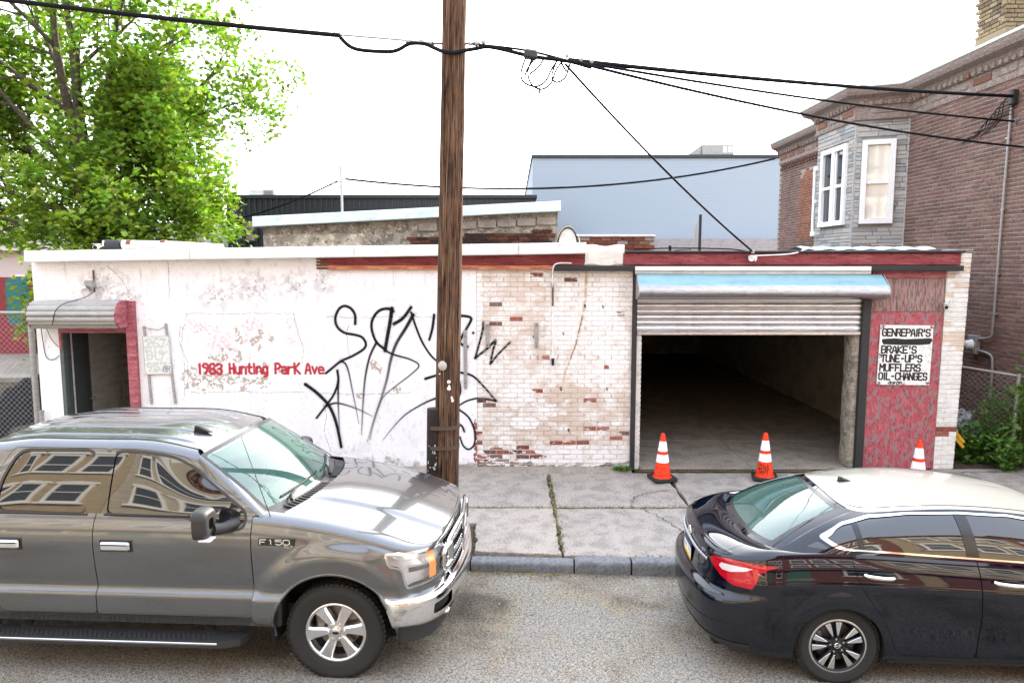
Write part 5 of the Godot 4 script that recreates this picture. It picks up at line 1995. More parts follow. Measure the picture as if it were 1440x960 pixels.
func leaf_mesh(count: int, size: float, spread: float, sd: int, lobes := true) -> ArrayMesh:
	var r := RandomNumberGenerator.new()
	r.seed = sd
	var mb := MB.new()
	for k in count:
		var bas := Basis.from_euler(Vector3(r.randf_range(-0.9, 0.6), r.randf() * TAU, r.randf_range(-0.6, 0.6)))
		var at := Vector3(r.randfn(0, 1), r.randfn(0, 0.7), r.randfn(0, 1)) * spread
		var s := size * r.randf_range(0.7, 1.25)
		var half: Array
		if lobes:
			half = [Vector2(0, -0.1), Vector2(0.28, -0.12), Vector2(0.2, 0.1), Vector2(0.58, 0.2), Vector2(0.32, 0.42), Vector2(0.38, 0.72), Vector2(0.16, 0.66), Vector2(0, 1.05)]
		else:
			half = [Vector2(0, -0.1), Vector2(0.2, 0.05), Vector2(0.27, 0.35), Vector2(0.18, 0.7), Vector2(0, 1.05)]
		var g := r.randf_range(0.75, 1.25)
		mb.col = Color(g * r.randf_range(0.85, 1.2), g, g * 0.9)
		for side in [-1, 1]:
			var pts := []
			for q in half:
				pts.append(at + bas * (Vector3(q.x * side, absf(q.x) * 0.28 - q.y * q.y * 0.12, q.y) * s))
			var c: Vector3 = at + bas * (Vector3(0, 0, 0.3) * s)
			for i in pts.size() - 1:
				mb.poly([c, pts[i], pts[i + 1]], bas.y)
	return mb.mesh()


func grow(mb: MB, from: Vector3, dir: Vector3, length: float, rad: float, depth: int, tips: Array, r: RandomNumberGenerator, bend := 0.25, up := 0.12):
	var pts := [from]
	var d := dir.normalized()
	var m := 7
	for k in m:
		d = (d + Vector3(r.randf_range(-1, 1), r.randf_range(-1, 1), r.randf_range(-1, 1)) * bend * 0.5 + Vector3.UP * up).normalized()
		pts.append(pts[-1] + d * length / m)
	var rs := []
	for k in pts.size():
		rs.append(maxf(rad * (1.0 - 0.75 * float(k) / m), 0.006))
	mb.tube(pts, rs, 10 if depth > 1 else 6, false)
	if depth == 0:
		tips.append_array(pts.slice(2))
		return
	var kids := [0, 5, 5, 5][depth] as int
	for k in kids:
		var f := 0.3 + 0.7 * (k + r.randf() * 0.6) / kids
		var i := clampi(int(f * m), 1, m)
		var side := d.cross(Vector3(r.randf_range(-1, 1), r.randf_range(-0.4, 1), r.randf_range(-1, 1)).normalized()).normalized()
		grow(mb, pts[i], (pts[i] - pts[i - 1]).normalized() * 0.75 + side * 0.85, length * r.randf_range(0.42, 0.62), rs[i] * 0.62, depth - 1, tips, r, bend, up * 0.6)
	tips.append(pts[-1])


func build_trees():
	mk("bark", lin(0.30, 0.26, 0.22), 0.9, 0.0, {"tex": T.pole_grey if T.has("pole_grey") else T.plaster, "own": 0.8, "bump": [T.concrete_bump, 1.5]})
	mk("leaf", lin(0.235, 0.385, 0.06), 0.5, 0.0, {"vc": 1, "backlight": lin(0.66, 0.85, 0.1), "spec": 0.4})
	mk("leaf_dark", lin(0.10, 0.21, 0.035), 0.55, 0.0, {"vc": 1, "backlight": lin(0.3, 0.5, 0.06), "spec": 0.4})
	mk("leaf_yellow", lin(0.30, 0.40, 0.04), 0.5, 0.0, {"vc": 1, "backlight": lin(0.6, 0.8, 0.08), "spec": 0.4})
	var r := RandomNumberGenerator.new()
	r.seed = 21
	# ---- the big maple
	var t := thing("maple_tree", "tall spreading maple with bright green leaves behind the left end of the garage", "tree", Vector3(-11.1, 0, -19))
	var mb := MB.new()
	var tips := []
	mb.tube(curve3([Vector3(0, -0.2, 0), Vector3(0.03, 1.5, 0), Vector3(0, 3.2, 0.03), Vector3(0.02, 4.6, 0), Vector3(0, 5.8, 0)], 4), [0.42, 0.38, 0.35, 0.33, 0.31, 0.29, 0.28, 0.27, 0.26, 0.25, 0.245, 0.24, 0.235, 0.23, 0.22, 0.21, 0.2], 14, false)
	for b in [["0 5.6 0", "-0.25 1 0.25", 5.4, 0.15], ["0 5.7 0", "0.05 1 0.3", 5.6, 0.14], ["0.05 5.5 0", "0.33 1 0.3", 5.0, 0.13], ["0 5.0 0", "-0.95 0.75 0.25", 4.6, 0.11], ["0 4.4 0", "-1 0.25 0.2", 4.6, 0.1], ["0.05 4.3 0", "1 0.25 0.3", 3.0, 0.10], ["0 4.9 0", "0.95 0.5 -0.3", 3.5, 0.12], ["0 4.5 0", "1 0.42 0.0", 3.6, 0.1], ["0 4.1 0", "1 0.12 -0.1", 3.2, 0.09], ["0 4.9 0", "-0.75 0.35 0.7", 3.8, 0.09], ["0 4.2 0", "0.4 0.10 0.9", 3.0, 0.08], ["0 5.2 0", "-0.6 0.8 0.7", 4.4, 0.1], ["0 5.2 0", "-0.2 0.7 -1", 4.0, 0.12], ["0 4.0 0", "0.8 0.0 0.6", 2.9, 0.09], ["0 4.8 0", "1 0.8 0.1", 3.1, 0.12], ["0 5.3 0", "-0.65 0.9 -0.5", 4.8, 0.14], ["0 5.3 0", "0.6 0.9 -0.5", 4.6, 0.14], ["0 4.2 0", "-0.9 -0.02 0.5", 3.6, 0.09]]:
		var p: PackedFloat64Array = b[0].split_floats(" ")
		var d: PackedFloat64Array = b[1].split_floats(" ")
		grow(mb, Vector3(p[0], p[1], p[2]), Vector3(d[0], d[1], d[2]), b[2], b[3], 2, tips, r, 0.2, 0.05)
	part("trunk", mb, "bark", t)
	crown(t, tips, r, "leaf", 3, 0.2, leaf_mesh(6, 0.135, 0.13, 5), 1.0)
	# ---- smaller trees that fill in behind it
	for q in [["young_tree", "low yellow green tree directly behind the roof edge, under the maple", Vector3(-9.2, 0, -17.0), 3.9, "leaf_yellow", 8], ["far_tree", "dark leafy tree far back at the left edge, beyond the red yard wall", Vector3(-24.0, 0, -36), 4.2, "leaf_dark", 9], ["far_tree", "leafy tree between the maple and the charcoal hall, far back", Vector3(-13.2, 0, -24.5), 4.5, "leaf_dark", 10]]:
		t = thing(q[0], q[1], "tree", q[2])
		mb = MB.new()
		tips = []
		r.seed = q[5]
		var H: float = q[3]
		mb.tube([Vector3(0, -0.1, 0), Vector3(0.05, H * 0.3, 0), Vector3(0, H * 0.6, 0)], [0.14, 0.11, 0.09], 10, false)
		for k in 8:
			var a := k * 2.4
			grow(mb, Vector3(0, H * (0.28 + 0.035 * k), 0), Vector3(cos(a), 0.55, sin(a)), H * 0.42, 0.06, 2, tips, r, 0.25, 0.08)
		part("trunk", mb, "bark", t)
		crown(t, tips, r, q[4], 3, 0.16, leaf_mesh(9, 0.11, 0.15, q[5]), 1.0)


func crown(t: Node3D, tips: Array, r: RandomNumberGenerator, m: String, per: int, jit: float, mesh: Mesh, size: float):
	var xfs := []
	var cols := []
	for p in tips:
		for k in per:
			var s := size * r.randf_range(0.75, 1.2)
			xfs.append(Transform3D(Basis.from_euler(Vector3(r.randf_range(-0.5, 0.5), r.randf() * TAU, r.randf_range(-0.5, 0.5))).scaled(Vector3(s, s, s)), p + Vector3(r.randfn(0, 1), r.randfn(0, 1), r.randfn(0, 1)) * jit))
			var g := r.randf_range(0.45, 1.3)
			cols.append(Color(g * r.randf_range(0.8, 1.35), g, g))
	many("crown", mesh, m, xfs, cols, t)


func chain_link(parent: Node, a: Vector3, b: Vector3, y0: float, y1: float, step := 0.062):
	var d := b - a
	var L := d.length()
	d /= L
	var H := y1 - y0
	var mb := MB.new()
	var k := -H
	while k < L:
		for sg in [0, 1]:
			# one wire of the diamond mesh, cut to the panel
			var s0 := maxf(k, 0.0)
			var s1 := minf(k + H, L)
			if s1 - s0 > 0.02:
				var h0 := s0 - k
				var h1 := s1 - k
				var off := Vector3(-d.z, 0, d.x) * (0.002 if sg else -0.002)
				var p := a + d * s0 + Vector3.UP * (y0 + h0 if sg == 0 else y1 - h0) + off
				var q := a + d * s1 + Vector3.UP * (y0 + h1 if sg == 0 else y1 - h1) + off
				mb.tube([p, q], 0.0021, 4, false)
		k += step * 1.4142
	part("wire_mesh", mb, "galvanised_dull", parent).set_meta("kind", "stuff")


func build_side_yards():
	# ---- left yard, behind a chain link fence
	var f := thing("chain_link_fence", "grey chain link fence closing the gap left of the garage", "fence")
	var mb := MB.new()
	mb.tube([Vector3(-7.68, 0, -11.3), Vector3(-7.68, 2.62, -11.3)], 0.045, 12)
	part("post", mb, "galvanised_dull", f)
	mb = MB.new()
	mb.tube([Vector3(-12.5, 2.5, -11.35), Vector3(-7.68, 2.5, -11.35)], 0.024, 8)
	part("top_rail", mb, "galvanised_dull", f)
	mb = MB.new()
	mb.tube([Vector3(-10.2, 0, -11.38), Vector3(-10.2, 2.6, -11.38)], 0.035, 10)
	part("post", mb, "galvanised_dull", f)
	chain_link(f, Vector3(-12.5, 0, -11.33), Vector3(-7.7, 0, -11.33), 0.05, 2.48)
	f = thing("pipe_stub", "short grey pipe standing at the left corner of the garage", "pipe", Vector3(-7.42, 0, -11.02))
	mb = MB.new()
	mb.tube([Vector3(0, 0, 0), Vector3(0, 0.95, 0)], 0.035, 10)
	part("pipe", mb, "galvanised_dull", f)
	mb = MB.new()
	mb.tube([Vector3(0, 0.95, 0), Vector3(0, 0.98, 0)], 0.042, 10)
	part("cap", mb, "steel", f)
	mk("mural_red", lin(0.32, 0.03, 0.04), 0.8, 0.0, {"tex": T.white_metal, "tri": 1.5})
	mk("teal", lin(0.03, 0.14, 0.14), 0.8)
	var w := thing("red_yard_wall", "long red painted wall across the far side of the left yard", "wall", Vector3(-20, 0, -26))
	mb = MB.new()
	mb.span(-8, 7.6, -0.2, 2.8, -0.3, 0)
	part("wall", mb, "mural_red", w)
	mb = MB.new()
	mb.prism(outline("1.5 2.8, 3.4 2.8, 5.0 2.75, 5.8 2.5, 5.0 2.1, 4.0 1.9, 2.6 1.2, 1.5 1.0", 0.3), 0, 0.01)
	part("painted_patch", mb, "teal", w)
	for k in 6:
		mb = MB.new()
		mb.span(-8 + k * 2.6, -7.9 + k * 2.6, 0, 2.85, 0, 0.06, 0.01)
		part("pilaster", mb, "mural_red", w)
	mb = MB.new()
	mb.poly([Vector3(-24, -0.02, -11.4), Vector3(-7.47, -0.02, -11.4), Vector3(-7.47, -0.02, -21), Vector3(-24, -0.02, -21)], Vector3.UP)
	struct("yard_ground", mb, "soil")
	mb = MB.new()
	mb.poly([Vector3(-28, -0.01, -20.4), Vector3(-7.47, -0.01, -20.4), Vector3(-7.47, -0.01, -26), Vector3(-28, -0.01, -26)], Vector3.UP)
	struct("yard_paving", mb, "concrete_dark")
	mb = MB.new()
	mb.span(-28, -7.5, -0.1, 0.12, -20.3, -19.7, 0.02)
	struct("yard_kerb", mb, "concrete_warm")
	# heap under a black tarpaulin
	var n := FastNoiseLite.new()
	n.seed = 31; n.frequency = 1.6; n.fractal_octaves = 4
	mb = MB.new()
	mb.grid(func(u, v):
		var a: float = u * TAU
		var p: Vector2 = Vector2(cos(a), sin(a)) * v
		var y: float = 0.95 * (1.0 - v * v) + 0.22 * n.get_noise_2d(p.x * 1.7, p.y * 1.7) * (1.0 - v * 0.5) + 0.06 * absf(n.get_noise_2d(p.x * 6, p.y * 6))
		return Vector3(-9.5 + p.x * 1.35, maxf(y, 0.0), -14.2 + p.y * 0.9), 60, 24, Vector3.UP)
	mk("tarp", lin(0.012, 0.012, 0.014), 0.8, 0.0, {"spec": 0.25})
	tag(part("tarpaulin_heap", mb, "tarp"), "heap covered with black plastic tarpaulin behind the chain link fence", "tarpaulin")
	var lum := [["-8.35 0.42 -14.0", 0.9, 0.1, 0.2], ["-8.5 0.62 -14.1", 0.7, 0.15, -0.5], ["-8.3 0.75 -14.3", 0.5, 0.2, 1.0], ["-8.75 0.15 -13.3", 0.8, 0.2, 0.1]]
	for k in lum.size():
		var p: PackedFloat64Array = lum[k][0].split_floats(" ")
		mb = MB.new()
		mb.box(Vector3.ZERO, Vector3(lum[k][1], lum[k][2] + 0.06, 0.18), 0.01)
		var o := part("timber_offcut", mb, "wood")
		o.transform = Transform3D(Basis(Vector3.UP, lum[k][3]), Vector3(p[0], p[1], p[2]))
		tag(o, ["long pale timber offcut lying in the yard heap", "second timber offcut from the top of the yard heap", "short topmost timber block on the yard heap", "timber block on the ground before the yard heap"][k], "timber", "timber offcuts in the yard")
	for k in 1:
		mb = MB.new()
		mb.box(Vector3(-8.3, 0.18, -14.1), Vector3(1.2, 0.36, 0.8), 0.05)
		tag(part("rubble_block", mb, "concrete_warm"), "big broken concrete block under the timber in the yard", "rubble")
	mb = MB.new()
	mb.lathe([Vector2(0, 0.36), Vector2(0.34, 0.35), Vector2(0.4, 0.28), Vector2(0.42, 0.05), Vector2(0.36, 0)], 24, Transform3D(Basis(), Vector3(-8.62, 0.0, -12.6)))
	for i in mb.v.size():
		mb.v[i] += Vector3(1, 0.3, 1) * 0.05 * n.get_noise_3dv(mb.v[i] * 2.0)
	tag(part("tree_stump", mb, "wood"), "round sawn tree stump lying before the tarpaulin", "stump")
	mb = MB.new()
	mb.span(-9.2, -8.4, 0, 0.2, -12.1, -11.7, 0.03)
	tag(part("plastic_crate", mb, "mural_red"), "flat red plastic crate at the foot of the fence", "crate")
	mk("blue_plastic", lin(0.02, 0.05, 0.25), 0.4)
	mb = MB.new()
	mb.lathe([Vector2(0, 0.6), Vector2(0.16, 0.6), Vector2(0.18, 0.57), Vector2(0.185, 0.3), Vector2(0.18, 0.02), Vector2(0, 0)], 20, Transform3D(Basis(), Vector3(-7.95, 0, -12.3)))
	tag(part("blue_drum", mb, "blue_plastic"), "small blue plastic drum behind the fence post", "drum")
	# ---- alley on the right
	mb = MB.new()
	mb.grid(func(u, v): return Vector3(lerpf(7.08, 8.52, u), 0.004 + 0.02 * n.get_noise_2d(u * 5, v * 9), lerpf(-10.95, -24, v)), 12, 60, Vector3.UP)
	struct("alley_ground", mb, "soil")
	for s in [[7.12, 7.95, -10.92, -10.3, "concrete"], [7.98, 9.6, -10.95, -10.2, "concrete_warm"]]:
		mb = MB.new()
		mb.span(s[0], s[1], -0.04, 0.012, s[2], s[3], 0.01)
		struct("alley_slab", mb, s[4])
	f = thing("chain_link_fence", "leaning chain link fence overgrown with weeds right of the garage", "fence")
	mb = MB.new()
	mb.tube([Vector3(8.12, 0, -11.3), Vector3(8.16, 1.52, -11.3)], 0.035, 10)
	part("post", mb, "galvanised_dull", f)
	mb = MB.new()
	mb.tube([Vector3(7.16, 1.62, -12.0), Vector3(8.16, 1.48, -11.34)], 0.02, 8)
	mb.tube([Vector3(8.16, 1.48, -11.3), Vector3(9.5, 1.46, -10.8)], 0.02, 8)
	part("top_rail", mb, "galvanised_dull", f)
	chain_link(f, Vector3(7.16, 0, -12.0), Vector3(8.13, 0, -11.33), 0.05, 1.5)
	chain_link(f, Vector3(8.16, 0, -11.3), Vector3(9.5, 0, -10.8), 0.05, 1.44)
	# weeds and climbers
	var r := RandomNumberGenerator.new()
	r.seed = 77
	mk("stem", lin(0.09, 0.13, 0.03), 0.7)
	var spots := [["7.75 -11.62", 0.6, 0.25], ["8.05 -11.45", 1.4, 0.3], ["8.25 -11.25", 1.95, 0.26], ["8.6 -11.0", 1.15, 0.36], ["7.4 -11.75", 0.4, 0.2], ["7.95 -11.1", 0.6, 0.3], ["7.5 -12.6", 0.9, 0.4]]
	var looks := ["knee high leafy weed in front of the alley fence, left of the post", "tall weed climbing the chain link just left of the fence post", "tallest climbing weed on the fence post, right of the garage", "dense bush of weeds at the right edge before the brick wall", "low weed at the foot of the white brick pier", "low spreading weed before the fence post", "weeds further back in the alley behind the fence"]
	for k in spots.size():
		var p: PackedFloat64Array = spots[k][0].split_floats(" ")
		var t := thing("weed_plant", looks[k], "weeds", Vector3(p[0], 0, p[1]), 0.0, "weeds along the alley fence")
		mb = MB.new()
		var xfs := []
		var cols := []
		for j in 10:
			var a := r.randf() * TAU
			var hgt: float = spots[k][1] * r.randf_range(0.55, 1.0)
			var rad: float = spots[k][2] * sqrt(r.randf())
			var base := Vector3(cos(a), 0, sin(a)) * rad * 0.4
			var tip := Vector3(cos(a) * rad, hgt, sin(a) * rad)
			var pts := curve3([base, base.lerp(tip, 0.4) + Vector3.UP * hgt * 0.15, tip], 5)
			mb.tube(pts, 0.005, 5, false)
			for i in range(2, pts.size()):
				for e in (1 if i % 2 else 2):
					var s := r.randf_range(0.7, 1.3)
					xfs.append(Transform3D(Basis.from_euler(Vector3(r.randf_range(-0.6, 0.6), r.randf() * TAU, r.randf_range(-0.6, 0.6))).scaled(Vector3(s, s, s)), pts[i] + Vector3(r.randfn(0, 0.05), r.randfn(0, 0.04), r.randfn(0, 0.05))))
					var g := r.randf_range(0.6, 1.2)
					cols.append(Color(g * r.randf_range(0.8, 1.3), g, g))
		part("stems", mb, "stem", t).set_meta("kind", "stuff")
		many("foliage", leaf_mesh(4, 0.075, 0.05, 60 + k, k % 2 == 0), "leaf_dark", xfs, cols, t)
	# dumped things
	mk("clear_sheet", lin(0.5, 0.52, 0.54), 0.4)
	mb = MB.new()
	mb.grid(func(u, v): return Vector3(7.25 + u * 0.85, 0.72 - v * 0.55 + 0.12 * n.get_noise_2d(u * 3, v * 3), -12.35 + 0.3 * v + 0.16 * n.get_noise_2d(u * 4 + 5, v * 4)), 24, 16, Vector3(0, 0.3, 1))
	tag(part("plastic_sheet", mb, "clear_sheet"), "crumpled pale plastic sheet dumped behind the alley fence", "plastic sheet")
	mk("yellow_paint", lin(0.75, 0.42, 0.02), 0.5)
	var lab := ["upper yellow bar leaning by the white brick pier", "lower yellow bar leaning by the white brick pier"]
	for k in 2:
		mb = MB.new()
		mb.beam(Vector3(7.18, 0.72 - k * 0.12, -11.55), Vector3(7.42, 0.36 - k * 0.08, -11.42), 0.04, 0.05, 0.008)
		tag(part("yellow_bar", mb, "yellow_paint"), lab[k], "bar", "yellow bars in the alley")
	# tufts in the cracks and along the wall
	mb = MB.new()
	for k in 14:
		var a := r.randf() * TAU
		var b := Vector3(cos(a), 0, sin(a))
		var h := r.randf_range(0.5, 1.0)
		mb.poly([b * 0.1 + b.cross(Vector3.UP) * 0.05, b * 0.1 - b.cross(Vector3.UP) * 0.05, b * 0.45 + Vector3.UP * h], Vector3(b.x, 1, b.z))
	var xf := []
	for k in 260:
		var p: Vector3
		if k < 60: p = Vector3(1.78 + r.randfn(0, 0.09), 0.03, -11.02 + absf(r.randfn(0, 0.04)))
		elif k < 130: p = Vector3(0.578 + r.randfn(0, 0.012), -0.01, r.randf_range(-10.9, -7.8))
		elif k < 220: p = Vector3(r.randf_range(-0.9, 2.6), -0.01, -9.32 + r.randfn(0, 0.012))
		else: p = road_point(r.randf_range(-0.5, 2.4), -0.18, 0.0)
		var s := (r.randf_range(0.04, 0.11) if k < 60 else r.randf_range(0.012, 0.035))
		xf.append(Transform3D(Basis(Vector3.UP, r.randf() * TAU).scaled(Vector3(s, s, s)), p))
	tag(many("grass_tufts", mb.mesh(), "leaf_dark", xf, []), "short green weeds sprouting at the black door post and in the slab joints", "grass")


func mirrored(mb: MB) -> MB:
	return mb.moved(Transform3D(Basis(Vector3(1, 0, 0), Vector3(0, 1, 0), Vector3(0, 0, -1)), Vector3.ZERO))


func car_materials():
	mk("truck_paint", lin(0.115, 0.12, 0.125), 0.2, 0.6, {"coat": 1.0})
	mk("sedan_paint", lin(0.002, 0.0035, 0.009), 0.03, 0.0, {"spec": 0.55})
	mk("sedan_dust_glare_paint", lin(0.40, 0.37, 0.30), 0.5, 0.0, {"coat": 1.0})  # roof cream: some dust, plus the white sky reflection painted in
	mk("chrome", lin(0.78, 0.78, 0.78), 0.07, 1.0)
	mk("satin_chrome", lin(0.55, 0.55, 0.56), 0.2, 1.0)
	mk("alloy", lin(0.72, 0.72, 0.72), 0.16, 0.95)
	mk("alloy_dark", lin(0.012, 0.012, 0.013), 0.35, 0.3)
	mk("tyre", lin(0.022, 0.022, 0.022), 0.8, 0.0, {"spec": 0.4})
	mk("well", lin(0.008, 0.008, 0.008), 0.9)
	mk("trim_black", lin(0.012, 0.012, 0.013), 0.25, 0.0, {"spec": 0.5})
	mk("trim_matt", lin(0.022, 0.022, 0.023), 0.55)
	mk("privacy_glass", lin(0.008, 0.009, 0.01), 0.02, 0.0, {"spec": 0.72})
	mk("car_glass", lin(0.02, 0.04, 0.035), 0.02, 0.0, {"alpha": 0.3, "spec": 0.62})
	mk("screen_glass", lin(0.07, 0.16, 0.135), 0.02, 0.0, {"alpha": 0.55, "spec": 0.85})
	mk("lens_clear", lin(0.6, 0.62, 0.63), 0.03, 0.0, {"alpha": 0.12, "spec": 0.5})
	mk("lens_red", lin(0.40, 0.003, 0.014), 0.05, 0.0, {"spec": 0.6})
	mk("lens_white", lin(0.70, 0.66, 0.68), 0.08, 0.2)
	mk("amber", lin(0.85, 0.26, 0.01), 0.15)
	mk("reflector", lin(0.78, 0.78, 0.76), 0.25, 0.35)
	mk("seat", lin(0.035, 0.035, 0.037), 0.85)
	mk("brake", lin(0.2, 0.19, 0.18), 0.4, 0.8)


func tyre_mesh(R: float, rim: float, w: float) -> MB:
	# axis along z, outer face at +z
	var mb := MB.new()
	var h := w * 0.5
	var prof := [Vector2(rim - 0.012, -h * 0.78), Vector2(rim + 0.01, -h * 0.9), Vector2(rim + (R - rim) * 0.5, -h), Vector2(R - 0.03, -h * 0.93), Vector2(R - 0.004, -h * 0.72), Vector2(R, -h * 0.3), Vector2(R, h * 0.3), Vector2(R - 0.004, h * 0.72), Vector2(R - 0.03, h * 0.93), Vector2(R - 0.036, h * 0.945), Vector2(rim + (R - rim) * 0.62, h * 1.0), Vector2(rim + (R - rim) * 0.58, h * 0.985), Vector2(rim + (R - rim) * 0.3, h * 0.97), Vector2(rim + 0.012, h * 0.88), Vector2(rim - 0.012, h * 0.76)]
	var ax := Transform3D(Basis(Vector3(1, 0, 0), Vector3(0, 0, 1), Vector3(0, -1, 0)), Vector3.ZERO)
	mb.lathe(prof, 56, ax, 0.5)
	return mb


func tread_mesh(R: float, w: float) -> MB:
	var mb := MB.new()
	for k in 60:
		var a := TAU * k / 60.0
		for j in 4:
			var z := (j - 1.5) * w * 0.21
			var aa := a + (0.05 if j % 2 else 0.0)
			var bas := Basis(Vector3(-sin(aa), cos(aa), 0), Vector3(cos(aa), sin(aa), 0), Vector3(0, 0, -1)) * Basis(Vector3.UP, 0.25 if j < 2 else -0.25)
			mb.box(Vector3(cos(aa) * (R - 0.002), sin(aa) * (R - 0.002), z), Vector3(R * 0.075, 0.016, w * 0.18), 0.003, bas)
	return mb


func wheel(parent: Node3D, at: Vector3, R: float, rim: float, w: float, spokes: String, face := 1.0, turn := 0.0):
	var o := Node3D.new()
	o.name = fresh("wheel", parent)
	parent.add_child(o)
	o.transform = Transform3D(Basis(Vector3.UP, 0.0 if face > 0 else PI) * Basis(Vector3(0, 0, 1), turn), at)
	part("tyre", tyre_mesh(R, rim, w), "tyre", o)
	part("tread", tread_mesh(R, w), "tyre", o)
	var ax := Transform3D(Basis(Vector3(1, 0, 0), Vector3(0, 0, 1), Vector3(0, -1, 0)), Vector3.ZERO)
	var h := w * 0.5
	var mb := MB.new()
	mb.lathe([Vector2(rim + 0.004, h * 0.80), Vector2(rim - 0.004, h * 0.86), Vector2(rim - 0.016, h * 0.86), Vector2(rim - 0.024, h * 0.78), Vector2(rim - 0.03, h * 0.3), Vector2(rim - 0.045, -h * 0.8)], 56, ax, 0.5)
	part("rim", mb, "alloy" if spokes == "six" else "alloy_dark", o)
	mb = MB.new()
	mb.lathe([Vector2(0, h * 0.05), Vector2(rim * 0.72, h * 0.05), Vector2(rim * 0.72, 0)], 40, ax, 0.5)
	part("brake_disc", mb, "brake", o)
	mb = MB.new()
	mb.lathe([Vector2(0, -h * 0.2), Vector2(rim - 0.02, -h * 0.2)], 40, ax)
	part("hub_back", mb, "well", o)
	mb = MB.new()
	mb.box(Vector3(-rim * 0.55, 0.04, h * 0.15), Vector3(0.08, rim * 0.8, 0.06), 0.015)
	part("brake_caliper", mb, "brake", o)
	if spokes == "six":
		for k in 6:
			mb = MB.new()
			var pts := PackedVector2Array([Vector2(-0.026, 0.045), Vector2(-0.036, 0.11), Vector2(-0.044, 0.17), Vector2(-0.058, 0.222), Vector2(0.058, 0.222), Vector2(0.044, 0.17), Vector2(0.036, 0.11), Vector2(0.026, 0.045)])
			for i in pts.size():
				pts[i] *= rim / 0.23
			mb.prism(pts, h * 0.35, h * 0.80, Transform3D(), 0.014)
			for i in mb.v.size():       # dished: the spoke rises towards the rim
				var p := mb.v[i]
				mb.v[i].z += -0.03 * (1.0 - p.y / rim) + 0.010 * (1.0 - absf(p.x) / 0.06)
			part("spoke", mb, "alloy", o).rotation.z = TAU * (k + 0.5) / 6.0
			mb = MB.new()
			mb.lathe([Vector2(0, h * 0.80), Vector2(0.009, h * 0.79), Vector2(0.011, h * 0.6)], 8, ax)
			part("lug_nut", mb, "chrome", o).position = Vector3(cos(TAU * k / 6.0), sin(TAU * k / 6.0), 0) * 0.068
		mb = MB.new()
		mb.lathe([Vector2(0, h * 0.86), Vector2(0.03, h * 0.855), Vector2(0.04, h * 0.82), Vector2(0.042, h * 0.5)], 24, ax)
		mb.lathe([Vector2(0.0, h * 0.66), Vector2(0.085, h * 0.62), Vector2(0.09, h * 0.4)], 24, ax)
		var cap := part("centre_cap", mb, "alloy", o)
		mb = MB.new()
		mb.lathe([Vector2(0, 0.006), Vector2(0.026, 0.004), Vector2(0.029, 0)], 24, Transform3D(Basis(Vector3(1, 0, 0), Vector3(0, 0, 0.45), Vector3(0, -0.45, 0)) * Basis(), Vector3(0, 0, h * 0.86)))
		var oval := part("cap_oval", mb, "trim_black", o)
		oval.transform = Transform3D(Basis(Vector3(0, 0, 1), -turn), Vector3.ZERO)
	else:
		# five double spokes, black with machined faces
		for k in 10:
			var a := TAU * (k / 2) / 5.0 + (0.23 if k % 2 else -0.23)
			mb = MB.new()
			var sg := 1.0 if k % 2 else -1.0
			var pts := PackedVector2Array([Vector2(-0.012 - 0.004 * sg, 0.05), Vector2(-0.020, 0.12), Vector2(-0.030, rim - 0.018), Vector2(0.030, rim - 0.018), Vector2(0.020, 0.12), Vector2(0.012 - 0.004 * sg, 0.05)])
			mb.prism(pts, h * 0.35, h * 0.74, Transform3D(), 0.006)
			var sp := part("spoke", mb, "alloy_dark", o)
			sp.rotation.z = a
			mb = MB.new()
			mb.prism(PackedVector2Array([Vector2(-0.004, 0.085), Vector2(-0.014, 0.13), Vector2(-0.027, rim - 0.016), Vector2(0.027, rim - 0.016), Vector2(0.014, 0.13), Vector2(0.004, 0.085)]), h * 0.72, h * 0.76, Transform3D(), 0.002)
			part("spoke_face", mb, "alloy", o).rotation.z = a
		mb = MB.new()
		mb.lathe([Vector2(rim - 0.018, h * 0.84), Vector2(rim - 0.006, h * 0.87), Vector2(rim + 0.003, h * 0.84)], 56, ax)
		part("rim_lip", mb, "alloy", o)
		mb = MB.new()
		mb.lathe([Vector2(0, h * 0.8), Vector2(0.028, h * 0.79), Vector2(0.034, h * 0.74), Vector2(0.07, h * 0.7), Vector2(0.075, h * 0.4)], 24, ax)
		part("centre_cap", mb, "alloy_dark", o)
		mb = MB.new()
		mb.lathe([Vector2(0.016, h * 0.81), Vector2(0.022, h * 0.815), Vector2(0.024, h * 0.79)], 20, ax)
		mb.span(-0.03, 0.03, -0.005, 0.005, h * 0.79, h * 0.825)
		part("cap_emblem", mb, "chrome", o)
		for k in 5:
			mb = MB.new()
			mb.lathe([Vector2(0, h * 0.78), Vector2(0.008, h * 0.77), Vector2(0.01, h * 0.6)], 8, ax)
			part("lug_nut", mb, "chrome", o).position = Vector3(cos(TAU * k / 5.0 + 0.3), sin(TAU * k / 5.0 + 0.3), 0) * 0.055


const TW := 1.015          # half the pickup's width
var truck_off := [[0.44, 0.06], [0.48, 0.046], [0.52, 0.022], [0.55, 0.010], [0.60, 0.006], [0.66, 0.004], [0.70, 0.004], [0.712, 0.007], [0.742, 0.036], [0.755, 0.040], [0.79, 0.039], [0.86, 0.028], [0.98, 0.014], [1.08, 0.006], [1.14, 0.004], [1.20, 0.008], [1.26, 0.022], [1.31, 0.042], [1.36, 0.072], [1.40, 0.088]]


